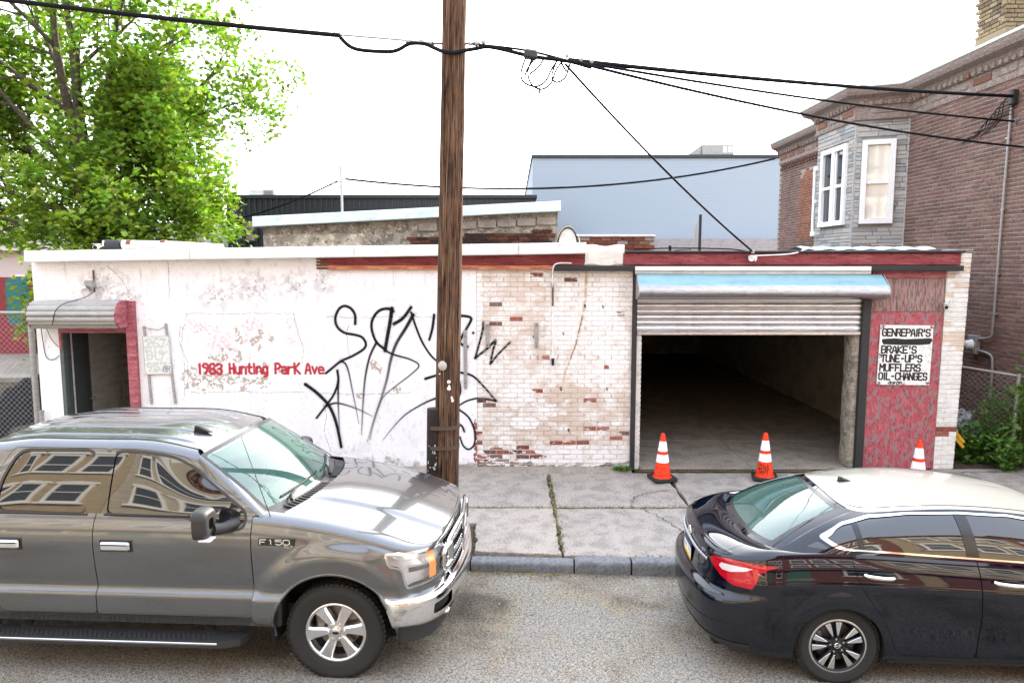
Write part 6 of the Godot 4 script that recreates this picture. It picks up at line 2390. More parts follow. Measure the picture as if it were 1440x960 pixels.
func truck_plan(s: float, inset := 0.0) -> Vector2:         # along the side, round the front corner, to the middle of the nose
	var p: Vector2
	var n: Vector2
	if s <= 0.46:
		p = Vector2(s, TW); n = Vector2(0, 1)
	elif s < 1.0045:
		var a := (s - 0.46) / 0.4
		p = Vector2(0.46 + 0.4 * sin(a), TW - 0.4 + 0.4 * cos(a)); n = Vector2(sin(a), cos(a))
	else:
		var z := maxf(0.0, 0.698 - (s - 1.0045))
		p = Vector2(0.851 + 0.1524 * (0.698 * 0.698 - z * z), z); n = Vector2(1, 0.3048 * z).normalized()
	return p - n * inset


func truck_hood(x: float, z: float) -> float:
	var base := lerp_table([[-0.9, 1.41], [-0.6, 1.383], [-0.3, 1.352], [0.0, 1.305], [0.3, 1.235], [0.55, 1.158], [0.75, 1.095], [0.88, 1.05], [0.95, 1.02]], x)
	var a := absf(z)
	var bulge := 0.020 * smoothstep(0.56, 0.47, a) * smoothstep(-0.5, -0.1, x) * 1.0
	return base + (0.055 + 0.035 * smoothstep(-0.4, 0.6, x)) * (1.0 - (z / 0.86) * (z / 0.86)) + bulge


func truck_flare(x: float, y: float, cx: float) -> float:
	var r := Vector2(x - cx, (y - 0.42) * 1.02).length()
	return 0.045 * smoothstep(0.80, 0.64, r) * smoothstep(0.40, 0.50, y)


func truck_side(s: float, v: float) -> Vector3:              # fender and nose: v from sill to hood seam
	var seam := lerpf(0.165, 0.055, smoothstep(0.46, 0.95, s))
	var e := truck_plan(s, seam)
	var yt := truck_hood(e.x, e.y)
	var y: float
	var o: float
	if v < 0.75:
		y = lerpf(0.44, yt - 0.075, v / 0.75)
		var front := smoothstep(0.4, 0.9, s)
		o = lerpf(lerp_table(truck_off, y + (1.31 - (yt - 0.075)) * smoothstep(0.95, 1.2, y)), 0.012 + 0.03 * smoothstep(0.95, 1.05, y), front)
	else:
		var a := (v - 0.75) / 0.25 * PI * 0.5
		var o1 := lerpf(0.042, 0.042, 0.0)
		y = yt - 0.075 + 0.075 * sin(a)
		o = o1 + (seam - o1) * (1.0 - cos(a))
	var p := truck_plan(s, o - truck_flare(s, y, 0.0))
	return Vector3(p.x, y, p.y)


func truck_cab(x: float, v: float) -> Vector3:               # cab side: v 0..0.5 door, 0.5..0.9 glass, 0.9..1 roof rail
	var drop := 0.11 * pow(smoothstep(-1.9, -1.0, x), 1.6) + 0.05 * smoothstep(-2.6, -3.2, x)
	var y: float
	var o: float
	if v < 0.5:
		y = lerpf(0.44, 1.36, v / 0.5); o = lerp_table(truck_off, y)
	elif v < 0.9:
		var f: float = (v - 0.5) / 0.4
		y = lerpf(1.36, 1.85, f); o = lerpf(0.072, 0.262, f) - 0.012 * sin(PI * f)
	else:
		var a := (v - 0.9) / 0.1 * PI * 0.5
		y = 1.85 + 0.075 * sin(a); o = 0.262 + 0.10 * (1.0 - cos(a)) + 0.02 * sin(a)
	y -= drop * smoothstep(1.36, 1.86, y)
	return Vector3(x, y, TW - o)


func both(called: String, mb: MB, m, parent: Node):
	part(called, mb, m, parent)
	part(called, mirrored(mb), m, parent)


func build_truck():
	car_materials()
	var at := Vector3(-1.45, -0.14, -5.49) + street_in * TW
	var t := thing("pickup_truck", "dark grey four door pickup truck with chrome wheels parked at the kerb", "pickup truck", at, -STREET)
	var out := func(p): return Vector3(0.001, (p.y - 1.0) * 0.25, signf(p.z) if absf(p.z) > 0.001 else 0.0) if p.x < 0.5 else Vector3(1.2, (p.y - 0.9) * 0.4, p.z)
	var arch := func(p, _q): return Vector2(p.x, p.y - 0.42).length() - 0.515
	# ------------------------------------------------ fender and nose
	var us := steps(-0.664, 0.46, 90) + steps(0.475, 1.0045, 44) + steps(1.02, 1.7025, 30)
	var vs := steps(0.0, 0.75, 56) + steps(0.765, 1.0, 14)
	var sheet := Sheet.new(truck_side, us, vs, out)
	var lamp := outline("0.425 1.105, 0.455 1.0, 0.56 0.965, 0.605 0.80, 1.085 0.845, 1.11 1.055, 0.8 1.085", 0.03)
	var grille := outline("1.10 0.775, 1.10 1.06, 1.72 1.10, 1.72 0.70, 1.2 0.70", 0.02)
	var in_lamp := func(p, q): return sd_poly(lamp, Vector2(q.x, p.y))
	var not_lamp := func(p, q): return -sd_poly(lamp, Vector2(q.x, p.y)) - 0.004
	var not_grille := func(p, q): return -sd_poly(grille, Vector2(q.x, p.y))
	var over_bumper := func(p, q): return maxf(p.y - 0.735, 0.40 - q.x) if p.y < 0.9 else 1.0
	var door_gap := func(p, q): return q.x + 0.660
	var mb := MB.new()
	sheet.emit(mb, [arch, not_lamp, not_grille, over_bumper, door_gap])
	both("fender", mb, "truck_paint", t)
	# arch lip and dark well
	var lip := []
	for k in 33:
		var a := lerpf(-0.12, PI + 0.12, k / 32.0)
		var x := 0.515 * cos(a)
		var y := 0.42 + 0.515 * sin(a)
		var o := lerp_table(truck_off, y) - truck_flare(x, y, 0.0)
		lip.append(Vector3(x, y, TW - o - 0.012))
	mb = MB.new()
	mb.tube(lip, 0.016, 8, false)
	both("arch_lip", mb, "truck_paint", t)
	for cx in [0.0, -3.68]:
		mb = MB.new()
		mb.grid(func(u, v):
			var a := lerpf(-0.25, PI + 0.25, u)
			return Vector3(cx + 0.525 * cos(a), 0.42 + 0.525 * sin(a), lerpf(TW - 0.02, 0.62, v)), 32, 3, Vector3(0, -1, 0))
		mb.poly([Vector3(cx - 0.53, 0.2, 0.62), Vector3(cx + 0.53, 0.2, 0.62), Vector3(cx + 0.53, 1.0, 0.62), Vector3(cx - 0.53, 1.0, 0.62)], Vector3(0, 0, 1))
		both("wheel_well", mb, "well", t)
	# splash liner seen behind the front wheel
	mb = MB.new()
	mb.span(-0.56, -0.46, 0.42, 0.75, 0.72, 0.95, 0.02)
	both("splash_guard", mb, "trim_matt", t)
	# ------------------------------------------------ hood
	var edge := PackedVector2Array()
	for k in 13:
		var z := lerpf(-0.845, 0.845, k / 12.0)
		edge.append(Vector2(-0.45 + 0.19 * (1.0 - (z / 0.845) * (z / 0.845)), z))
	for k in range(0, 61):
		var s := lerpf(-0.44, 1.7025, k / 60.0)
		var e := truck_plan(s, lerpf(0.165, 0.055, smoothstep(0.46, 0.95, s)) + 0.005)
		edge.append(Vector2(e.x, e.y))
	for k in range(59, -1, -1):
		var s := lerpf(-0.44, 1.7025, k / 60.0)
		var e := truck_plan(s, lerpf(0.165, 0.055, smoothstep(0.46, 0.95, s)) + 0.005)
		edge.append(Vector2(e.x, -e.y))
	sheet = Sheet.new(func(u, w): return Vector3(u, truck_hood(u, w), w), steps(-0.5, 0.90, 84), steps(-0.87, 0.87, 110), func(_p): return Vector3.UP)
	mb = MB.new()
	sheet.emit(mb, [func(p, _q): return sd_poly(edge, Vector2(p.x, p.z))])
	part("hood", mb, "truck_paint", t)
	mb = MB.new()
	sheet.emit(mb, [func(p, _q): return minf(p.x + 0.5, 0.62 - p.x)], -0.03)
	part("hood_underside", mb, "well", t)
	# ------------------------------------------------ cowl and wipers
	var ws_base := func(u): return Vector3(-0.585 + 0.20 * (1.0 - u * u), 1.372 + 0.028 * (1.0 - u * u), u * 0.845)
	var ws_top := func(u): return Vector3(-1.19 + 0.11 * (1.0 - u * u), 1.815 + 0.07 * (1.0 - u * u), u * 0.735)
	mb = MB.new()
	mb.grid(func(u, v):
		var w := lerpf(-1.0, 1.0, u)
		var a: Vector3 = ws_base.call(w) + Vector3(-0.02, 0.01, 0)
		var b := Vector3(-0.44 + 0.19 * (1.0 - w * w), 0, w * 0.85)
		b.y = truck_hood(b.x, b.z) - 0.028
		return a.lerp(b, v) + Vector3.DOWN * 0.012 * sin(v * PI), 40, 6, Vector3.UP)
	part("cowl_panel", mb, "trim_matt", t)
	for k in 32:
		var w := lerpf(-0.82, 0.82, k / 31.0)
		if absf(w) < 0.10: continue
		var a: Vector3 = ws_base.call(w) + Vector3(0.02, -0.002, 0)
		var b := Vector3(-0.44 + 0.19 * (1.0 - w * w), 0, w * 0.85)
		b.y = truck_hood(b.x, b.z) - 0.02
		mb = MB.new()
		mb.beam(a, b + Vector3(-0.03, 0, 0), 0.018, 0.016, 0.003)
		part("cowl_slat", mb, "trim_matt", t)
	for wz in [[0.62, 0.05], [-0.1, -0.62]]:
		var a: Vector3 = ws_base.call(wz[0] / 0.845)
		mb = MB.new()
		var p0 := a + Vector3(0.03, 0.02, 0.0)
		var p1 := Vector3(-0.50, 1.455, wz[1] + 0.25)
		mb.tube([p0, p0 + Vector3(-0.02, 0.03, -0.05), p1], [0.016, 0.013, 0.008], 8)
		var wp := part("wiper", mb, "black_plastic", t)
		mb = MB.new()
		var blade := []
		for k in 9:
			var f := k / 8.0
			var q: Vector3 = ws_base.call(lerpf(wz[0] + 0.02, wz[1] - 0.05, f) / 0.845)
			blade.append(q + Vector3(-0.05 - 0.02 * f, 0.055 + 0.02 * f, 0))
		mb.tube(blade, 0.009, 6)
		part("blade", mb, "rubber", wp)
	# ------------------------------------------------ windscreen and pillars
	var ws := func(u, v): return ws_base.call(u).lerp(ws_top.call(u), v) + Vector3(0.64, 0.77, 0) * 0.035 * sin(PI * v) * (1.0 - u * u * 0.6)
	sheet = Sheet.new(ws, steps(-1, 1, 40), steps(0, 1, 24), func(_p): return Vector3(0.6, 0.7, 0))
	mb = MB.new()
	sheet.emit(mb, [func(_p, q): return minf(minf(0.965 - absf(q.x), q.y - 0.045), 0.95 - q.y)])
	part("windscreen", mb, "screen_glass", t)
	mb = MB.new()
	sheet.emit(mb, [func(_p, q): return -minf(minf(0.965 - absf(q.x), q.y - 0.045), 0.95 - q.y)], 0.001)
	part("windscreen_border", mb, "trim_black", t)
	mb = MB.new()
	mb.grid(func(u, v):
		var f: float = v
		var x := lerpf(-0.60, -1.20, f)
		var vv: float = 0.5 + 0.4 * f
		var a := truck_cab(x, vv)
		var b: Vector3 = ws.call(1.0, f)
		return a.lerp(b, u) + Vector3(0.5, 0.4, 0.6).normalized() * 0.018 * sin(PI * u), 8, 24, Vector3(0.4, 0.5, 0.7))
	both("windscreen_pillar", mb, "truck_paint", t)
	# ------------------------------------------------ cab sides: doors, glass
	us = steps(-3.06, -0.575, 150)
	vs = steps(0, 0.5, 50) + steps(0.508, 0.9, 34) + steps(0.91, 1.0, 10)
	sheet = Sheet.new(truck_cab, us, vs, out)
	var front_win := outline("-1.905 1.372, -1.905 1.835, -1.40 1.835, -1.24 1.79, -0.735 1.395, -0.735 1.285, -1.03 1.275, -1.20 1.365", 0.06)
	var rear_win := outline("-2.86 1.385, -2.84 1.62, -2.74 1.835, -2.075 1.84, -2.075 1.372", 0.09)
	var flat := func(p): return Vector2(p.x, p.y + 0.11 * pow(smoothstep(-1.9, -1.0, p.x), 1.6) * smoothstep(1.36, 1.86, p.y))
	var wins := [front_win, rear_win]
	var off_glass := func(p, _q):
		var a: Vector2 = flat.call(p)
		return minf(-sd_poly(front_win, a), -sd_poly(rear_win, a)) - 0.022
	var a_line := func(p, _q):
		if p.y < 1.37: return -0.668 - p.x
		return lerpf(-0.60, -1.20, (p.y - 1.37) / 0.44) - p.x
	var front_door := outline("-1.985 0.53, -1.985 1.36, -1.955 1.86, -1.30 1.865, -1.20 1.79, -0.64 1.40, -0.66 1.30, -0.672 0.53", 0.03)
	var rear_door := outline("-2.80 0.53, -2.94 0.80, -2.945 1.40, -2.93 1.62, -2.80 1.865, -1.962 1.862, -1.992 1.36, -1.992 0.53", 0.05)
	var rest := MB.new()
	sheet.emit(rest, [off_glass, a_line, func(p, _q): return -maxf(sd_poly(front_door, flat.call(p)), sd_poly(rear_door, flat.call(p))) - 0.004])
	both("cab_side", rest, "truck_paint", t)
	for d in [["front_door", front_door], ["rear_door", rear_door]]:
		mb = MB.new()
		var o: PackedVector2Array = d[1]
		sheet.emit(mb, [off_glass, a_line, func(p, _q): return sd_poly(o, flat.call(p))])
		for side in [1, -1]:
			var door := part(d[0], mb if side > 0 else mirrored(mb), "truck_paint", t)
			var hx := -1.93 if d[0] == "front_door" else -2.87
			var hb := MB.new()
			hb.box(Vector3(hx + 0.14, 1.125, TW + 0.012), Vector3(0.25, 0.072, 0.034), 0.014)
			part("handle", hb if side > 0 else mirrored(hb), "chrome", door)
			hb = MB.new()
			hb.box(Vector3(hx + 0.14, 1.125, TW - 0.003), Vector3(0.275, 0.10, 0.008), 0.003)
			part("handle_recess", hb if side > 0 else mirrored(hb), "trim_black", door)
			hb = MB.new()
			hb.box(Vector3(hx + 0.14, 1.142, TW + 0.03), Vector3(0.22, 0.012, 0.004), 0.002)
			part("handle_shadow_line", hb if side > 0 else mirrored(hb), "trim_black", door)
	mb = MB.new()
	sheet.emit(mb, [func(p, _q): return maxf(sd_poly(front_win, flat.call(p)), sd_poly(rear_win, flat.call(p))) + 0.023, func(p, _q): return -maxf(sd_poly(front_win, flat.call(p)), sd_poly(rear_win, flat.call(p))), a_line], 0.0015)
	both("window_surround", mb, "trim_black", t)
	mb = MB.new()
	sheet.emit(mb, [func(p, _q): return minf(p.x + 2.08, -1.90 - p.x), func(p, _q): return minf(p.y - 1.37, 1.835 - p.y)], 0.0025)
	both("door_pillar_cover", mb, "privacy_glass", t)
	mb = MB.new()
	sheet.emit(mb, [func(p, _q): return sd_poly(front_win, flat.call(p))], -0.008)
	tag_parts(mb, "front_side_window", t)
	mb = MB.new()
	sheet.emit(mb, [func(p, _q): return sd_poly(rear_win, flat.call(p))], -0.008)
	tag_parts(mb, "rear_side_window", t)
	# dark inner shell so that shut lines read dark
	mb = MB.new()
	sheet.emit(mb, [a_line, func(p, _q): return p.y - 0.46], -0.03)
	both("inner_shell", mb, "well", t)
	# belt moulding under the windows
	for r in [[-1.92, -1.2], [-2.87, -2.06]]:
		mb = MB.new()
		mb.beam(Vector3(r[0], 1.362, TW - 0.068), Vector3(r[1], 1.36, TW - 0.068), 0.012, 0.016, 0.003)
		both("belt_moulding", mb, "trim_black", t)
	# ------------------------------------------------ roof with pressed ribs
	sheet = Sheet.new(func(u, w):
		var z: float = w * 0.635
		var xf := lerpf(-1.20, -1.085, 1.0 - w * w * 0.8)
		var x := lerpf(-3.06, xf, u)
		var e := truck_cab(x, 1.0)
		var y: float = e.y + 0.042 * (1.0 - w * w)
		if absf(w) > 0.985: y = e.y
		var ribs := 0.0
		for r in [0.11, 0.33, 0.55]:
			ribs -= 0.018 * exp(-pow((absf(z) - r) / 0.014, 2.0))
		y += ribs * smoothstep(-1.30, -1.45, x) * smoothstep(-3.0, -2.9, x)
		y -= 0.05 * smoothstep(-0.06, 0.0, x - xf)
		return Vector3(x, y, e.z * w), steps(0, 0.9, 40) + steps(0.91, 1, 14), steps(-1, 1, 170), func(_p): return Vector3.UP)
	mb = MB.new()
	sheet.emit(mb, [])
	part("roof", mb, "truck_paint", t)
	mb = MB.new()
	var groove := []
	for k in 20:
		groove.append(truck_cab(lerpf(-3.0, -1.22, k / 19.0), 0.985) + Vector3(0, 0.001, -0.003))
	mb.tube(groove, 0.006, 6)
	both("roof_seam", mb, "trim_black", t)
	mb = MB.new()
	mb.prism(PackedVector2Array([Vector2(-0.10, 0), Vector2(0.07, 0), Vector2(-0.045, 0.055), Vector2(-0.085, 0.06)]), -0.022, 0.022, Transform3D(Basis(), Vector3(-1.36, 1.905, 0.30)), 0.008)
	part("roof_antenna", mb, "black_plastic", t)
	mb = MB.new()
	mb.tube([Vector3(-0.52, 1.33, TW - 0.10), Vector3(-0.75, 2.03, TW - 0.10)], [0.004, 0.002], 6)
	mb.tube([Vector3(-0.515, 1.31, TW - 0.10), Vector3(-0.53, 1.36, TW - 0.10)], [0.018, 0.010], 8)
	part("mast_antenna", mb, "black_plastic", t)
	# ------------------------------------------------ lamps
	sheet = Sheet.new(truck_side, steps(0.40, 1.14, 60), steps(0.2, 0.9, 60), out)
	mb = MB.new()
	sheet.emit(mb, [in_lamp], 0.002)
	for side in [1, -1]:
		var lens := part("headlight", mb if side > 0 else mirrored(mb), "lens_clear", t)
		var lb := MB.new()
		sheet.emit(lb, [in_lamp], -0.07)
		part("reflector", lb if side > 0 else mirrored(lb), "reflector", lens)
		lb = MB.new()
		sheet.emit(lb, [in_lamp, func(p, q): return minf(q.x - 0.83, 0.92 - q.x), func(p, _q): return p.y - 0.84], -0.012)
		part("marker_lamp", lb if side > 0 else mirrored(lb), "amber", lens)
		lb = MB.new()
		sheet.emit(lb, [in_lamp, func(p, q): return minf(q.x - 0.63, 1.10 - q.x), func(p, _q): return 0.022 - absf(p.y - 0.945)], -0.03)
		part("divider", lb if side > 0 else mirrored(lb), "trim_matt", lens)
		lb = MB.new()
		sheet.emit(lb, [func(p, q): return minf(sd_poly(lamp, Vector2(q.x, p.y)) + 0.004, 0.014 - sd_poly(lamp, Vector2(q.x, p.y)))], 0.003)
		part("bezel", lb if side > 0 else mirrored(lb), "satin_chrome", lens)
		for yy in [0.885, 1.01]:
			var e := truck_plan(0.80, 0.075)
			lb = MB.new()
			lb.lathe([Vector2(0, 0.0), Vector2(0.03, 0.01), Vector2(0.045, 0.03)], 20, Transform3D(Basis(Vector3(0, 0, 1), -PI / 2), Vector3(e.x - 0.02, yy, e.y - 0.02)))
			part("projector", lb if side > 0 else mirrored(lb), "chrome", lens)
	# ------------------------------------------------ grille
	mb = MB.new()
	for sg in [1, -1]:
		mb.grid(func(u, v):
			var p := truck_plan(lerpf(1.06, 1.7025, u), 0.11)
			return Vector3(p.x, lerpf(0.66, 1.10, v), p.y * sg), 12, 4, Vector3(1, 0, 0))
	var gr := part("grille", mb, "well", t)
	for k in 3:
		mb = MB.new()
		var y := 0.80 + k * 0.105
		for sg in [1, -1]:
			var path := []
			for i in 13:
				var p := truck_plan(lerpf(1.09, 1.7025, i / 12.0), 0.01 + 0.01 * absf(k - 1))
				path.append(Vector3(p.x, y, p.y * sg))
			for i in 12:
				mb.beam(path[i], path[i + 1] + (path[i + 1] - path[i]) * 0.02, 0.05, 0.042 if k != 1 else 0.056, 0.010)
		part("grille_bar", mb, "chrome", gr)
	for k in 22:
		for sg in [1, -1]:
			var p := truck_plan(lerpf(1.11, 1.70, k / 22.0), 0.07)
			mb = MB.new()
			mb.beam(Vector3(p.x, 0.70, p.y * sg), Vector3(p.x, 1.08, p.y * sg), 0.012, 0.02, 0.002, Vector3(1, 0, 0))
			part("grille_mesh_bar", mb, "trim_black", gr)
	for sg in [1, -1]:
		mb = MB.new()
		var ring := []
		for q in outline("1.125 0.80, 1.125 1.05, 1.70 1.088, 1.70 1.088, 1.70 0.715, 1.70 0.715, 1.22 0.715", 0.02, 3):
			var p := truck_plan(q.x, -0.004)
			ring.append(Vector3(p.x, q.y, p.y * sg))
		mb.tube(ring, 0.019, 8, false, true)
		part("grille_surround", mb, "chrome", gr)
		# the bar ends wrap out to the headlights as a framed dark pocket
		mb = MB.new()
		ring = []
		for q in outline("0.99 0.865, 0.99 1.02, 1.16 1.03, 1.16 0.865", 0.03, 3):
			var p := truck_plan(q.x, -0.018)
			ring.append(Vector3(p.x, q.y, p.y * sg))
		mb.tube(ring, 0.024, 8, false, true)
		part("lamp_pocket_frame", mb, "satin_chrome", gr)
		mb = MB.new()
		mb.grid(func(u, v):
			var p := truck_plan(lerpf(1.0, 1.15, u), -0.008)
			return Vector3(p.x, lerpf(0.875, 1.015, v), p.y * sg), 6, 3, Vector3(1, 0, 0))
		part("lamp_pocket", mb, "trim_black", gr)
	mb = MB.new()
	mb.lathe([Vector2(0, 0.02), Vector2(0.10, 0.015), Vector2(0.115, 0)], 32, Transform3D(Basis(Vector3(0, 0.42, 0), Vector3(1, 0, 0), Vector3(0, 0, 1)), Vector3(0.925, 0.905, 0)))
	part("grille_emblem", mb, "trim_black", gr)
	# ------------------------------------------------ front bumper
	var bump := func(s, v):
		var pr: Vector2 = [Vector2(0.10, 0.742), Vector2(0.0, 0.742), Vector2(-0.045, 0.735), Vector2(-0.062, 0.71), Vector2(-0.066, 0.65), Vector2(-0.06, 0.58), Vector2(-0.048, 0.535), Vector2(-0.03, 0.50), Vector2(0.02, 0.485), Vector2(0.10, 0.48)][int(round(v * 9))]
		var p := truck_plan(s, pr.x * smoothstep(0.36, 0.5, s) + 0.014 * (1.0 - smoothstep(0.36, 0.5, s)))
		return Vector3(p.x, pr.y, p.y)
	sheet = Sheet.new(bump, steps(0.40, 1.7025, 90), steps(0, 1, 9), func(p): return Vector3(0.6, (p.y - 0.62) * 4.0, p.z * 0.7))
	var fog := outline("0.80 0.565, 0.80 0.655, 1.05 0.675, 1.05 0.565", 0.02)
	mb = MB.new()
	sheet.emit(mb, [func(p, q): return -sd_poly(fog, Vector2(q.x, p.y)), func(p, _q): return Vector2(p.x, p.y - 0.42).length() - 0.50])
	var bp := MB.new()
	bp.v = mb.v; bp.n = mb.n; bp.t = mb.t; bp.c = mb.c; bp.idx = mb.idx
	for side in [1, -1]:
		var b := part("front_bumper", bp if side > 0 else mirrored(bp), "chrome", t)
		var q := MB.new()
		var s2 := Sheet.new(bump, steps(0.78, 1.08, 24), steps(0, 1, 9), func(p): return Vector3(0.6, (p.y - 0.62) * 4.0, p.z * 0.7))
		s2.emit(q, [func(p, qq): return sd_poly(fog, Vector2(qq.x, p.y)) + 0.01], -0.03)
		part("fog_lamp_pocket", q if side > 0 else mirrored(q), "well", b)
		q = MB.new()
		var e := truck_plan(0.93, -0.02)
		q.lathe([Vector2(0, 0.02), Vector2(0.03, 0.014), Vector2(0.036, 0)], 16, Transform3D(Basis(Vector3(0, 0, 1), -PI / 2), Vector3(e.x - 0.03, 0.613, e.y)))
		part("fog_lamp", q if side > 0 else mirrored(q), "lens_white", b)
		q = MB.new()
		var hk := truck_plan(1.02, 0.03)
		q.tube(curve3([Vector3(hk.x - 0.1, 0.47, hk.y), Vector3(hk.x + 0.03, 0.465, hk.y), Vector3(hk.x + 0.06, 0.475, hk.y - 0.03), Vector3(hk.x + 0.03, 0.49, hk.y - 0.06)], 4), 0.014, 8)
		part("tow_hook", q if side > 0 else mirrored(q), "chrome", b)
	mb = MB.new()
	for sg in [1, -1]:
		mb.grid(func(u, v):
			var p := truck_plan(lerpf(0.52, 1.7025, u), 0.02 + 0.03 * v)
			return Vector3(p.x, lerpf(0.66, 0.33, v), p.y * sg), 40, 5, Vector3(1, 0, 0))
	part("front_valance", mb, "trim_matt", t)
	# ------------------------------------------------ badge on the fender
	var bz := TW - 0.006
	for side in [1, -1]:
		mb = MB.new()
		mb.box(Vector3(-0.45, 1.185, bz), Vector3(0.30, 0.062, 0.008), 0.003)
		var plate := part("fender_badge", mb if side > 0 else mirrored(mb), "trim_black", t)
		badge_text("F150", Vector3(-0.585, 1.166, bz + 0.005), 0.040, 0.052, 0.012, side, plate)
		badge_text("XLT", Vector3(-0.385, 1.143, bz + 0.007), 0.016, 0.018, 0.007, side, plate)
	# ------------------------------------------------ mirrors
	for side in [1, -1]:
		mb = MB.new()
		mb.grid(func(u, v):
			var a: float = u * TAU
			var c := Vector2(signf(cos(a)) * pow(absf(cos(a)), 0.55), signf(sin(a)) * pow(absf(sin(a)), 0.6))
			var k := sqrt(maxf(0.0, 1.0 - pow(v, 3.0)))
			return Vector3(-0.96 + 0.13 * v * (0.8 + 0.2 * k) - 0.05, 1.39 + c.y * 0.12 * (0.35 + 0.65 * k), TW + 0.145 + c.x * 0.115 * (0.35 + 0.65 * k)), 40, 12, Vector3(0.3, 0.3, 1))
		var mir := part("door_mirror", mb if side > 0 else mirrored(mb), "trim_matt", t)
		mb = MB.new()
		mb.box(Vector3(-1.01, 1.39, TW + 0.145), Vector3(0.012, 0.2, 0.19), 0.005)
		part("mirror_glass", mb if side > 0 else mirrored(mb), "chrome", mir)
		mb = MB.new()
		mb.tube([Vector3(-0.80, 1.31, TW - 0.08), Vector3(-0.87, 1.305, TW + 0.03), Vector3(-0.92, 1.32, TW + 0.10)], [0.05, 0.045, 0.05], 10)
		part("mirror_arm", mb if side > 0 else mirrored(mb), "trim_matt", mir)
		mb = MB.new()
		mb.box(Vector3(-0.925, 1.275, TW + 0.19), Vector3(0.10, 0.018, 0.10), 0.006)
		part("turn_lamp", mb if side > 0 else mirrored(mb), "lens_white", mir)
		mb = MB.new()
		mb.prism(PackedVector2Array([Vector2(-0.93, 1.285), Vector2(-0.70, 1.285), Vector2(-0.70, 1.38), Vector2(-0.86, 1.47)]), TW - 0.10, TW - 0.055, Transform3D(Basis(Vector3(1, 0, 0), Vector3(0, 0.95, -0.3), Vector3(0, 0, 1)), Vector3(0, 0.07, 0.38)))
		part("mirror_base", mb if side > 0 else mirrored(mb), "trim_matt", mir)
	# ------------------------------------------------ step bars and sills
	for side in [1, -1]:
		mb = MB.new()
		mb.prism(PackedVector2Array([Vector2(-3.0, TW - 0.12), Vector2(-3.0, TW + 0.02), Vector2(-2.92, TW + 0.06), Vector2(-0.92, TW + 0.06), Vector2(-0.78, TW + 0.01), Vector2(-0.74, TW - 0.12)]), -0.36, -0.29, Transform3D(Basis(Vector3(1, 0, 0), Vector3(0, 0, 1), Vector3(0, -1, 0)), Vector3.ZERO), 0.012)
		var st := part("step_bar", mb if side > 0 else mirrored(mb), "trim_matt", t)
		mb = MB.new()
		mb.box(Vector3(-1.95, 0.335, TW + 0.06), Vector3(2.0, 0.022, 0.012), 0.005)
		part("step_trim", mb if side > 0 else mirrored(mb), "satin_chrome", st)
		for k in 44:
			mb = MB.new()
			mb.box(Vector3(-2.85 + k * 0.042, 0.363, TW + 0.0), Vector3(0.016, 0.008, 0.085), 0.002, Basis(Vector3.UP, 0.5))
			part("tread_rib", mb if side > 0 else mirrored(mb), "rubber", st)
		for x in [-2.7, -1.1]:
			mb = MB.new()
			mb.beam(Vector3(x, 0.44, TW - 0.25), Vector3(x, 0.33, TW - 0.08), 0.08, 0.03, 0.005)
			part("step_bracket", mb if side > 0 else mirrored(mb), "well", st)
	# ------------------------------------------------ load bed
	us = steps(-4.93, -3.085, 70)
	vs = steps(0, 1, 40)
	sheet = Sheet.new(func(s, v):
		var y: float = lerpf(0.50, 1.36, v)
		var tail := smoothstep(-4.72, -4.95, s)
		return Vector3(s, y, TW - lerp_table(truck_off, y) + truck_flare(s, y, -3.68) - 0.10 * tail * tail), us, vs, out)
	mb = MB.new()
	sheet.emit(mb, [func(p, _q): return Vector2(p.x + 3.68, p.y - 0.42).length() - 0.515])
	both("bed_side", mb, "truck_paint", t)
	mb = MB.new()
	mb.span(-4.9, -3.1, 1.345, 1.385, TW - 0.16, TW - 0.06, 0.015)
	mb.span(-4.9, -3.1, 0.75, 1.35, TW - 0.16, TW - 0.13)
	both("bed_rail", mb, "trim_matt", t)
	mb = MB.new()
	mb.span(-4.9, -3.1, 0.70, 0.78, -0.88, 0.88)
	mb.span(-3.14, -3.09, 0.7, 1.36, -0.9, 0.9, 0.01)
	part("bed_floor", mb, "trim_matt", t)
	mb = MB.new()
	mb.span(-4.95, -4.88, 0.72, 1.36, -0.82, 0.82, 0.02)
	part("tailgate", mb, "truck_paint", t)
	mb = MB.new()
	mb.span(-4.96, -4.80, 0.95, 1.34, TW - 0.18, TW - 0.085, 0.03)
	both("tail_light", mb, "lens_red", t)
	mb = MB.new()
	mb.span(-5.08, -4.86, 0.50, 0.68, -0.98, 0.98, 0.04)
	part("rear_bumper", mb, "chrome", t)
	# ------------------------------------------------ cab back, floor, inside
	mb = MB.new()
	mb.grid(func(u, v): return Vector3(-3.06 + 0.0 * v, lerpf(0.6, 1.87, v), lerpf(-1, 1, u) * lerpf(0.95, 0.64, smoothstep(0.55, 1.0, v))), 8, 12, Vector3(-1, 0, 0))
	part("cab_back", mb, "truck_paint", t)
	mb = MB.new()
	mb.span(-3.068, -3.062, 1.42, 1.78, -0.7, 0.7)
	part("rear_window", mb, "privacy_glass", t)
	mb = MB.new()
	mb.span(-3.0, 0.6, 0.36, 0.56, -0.78, 0.78)
	mb.span(-4.8, -3.0, 0.45, 0.62, -0.55, 0.55)
	part("chassis", mb, "well", t)
	mb = MB.new()
	mb.grid(func(u, v): return Vector3([-0.62, -0.75, -0.95, -1.02, -1.02][int(round(v * 4))] + 0.12 * (1.0 - pow(2 * u - 1, 2)) * (1 - v), [1.33, 1.35, 1.31, 1.22, 0.9][int(round(v * 4))], lerpf(-0.86, 0.86, u)), 16, 4, Vector3(-0.4, 1, 0))
	part("dashboard", mb, "seat", t)
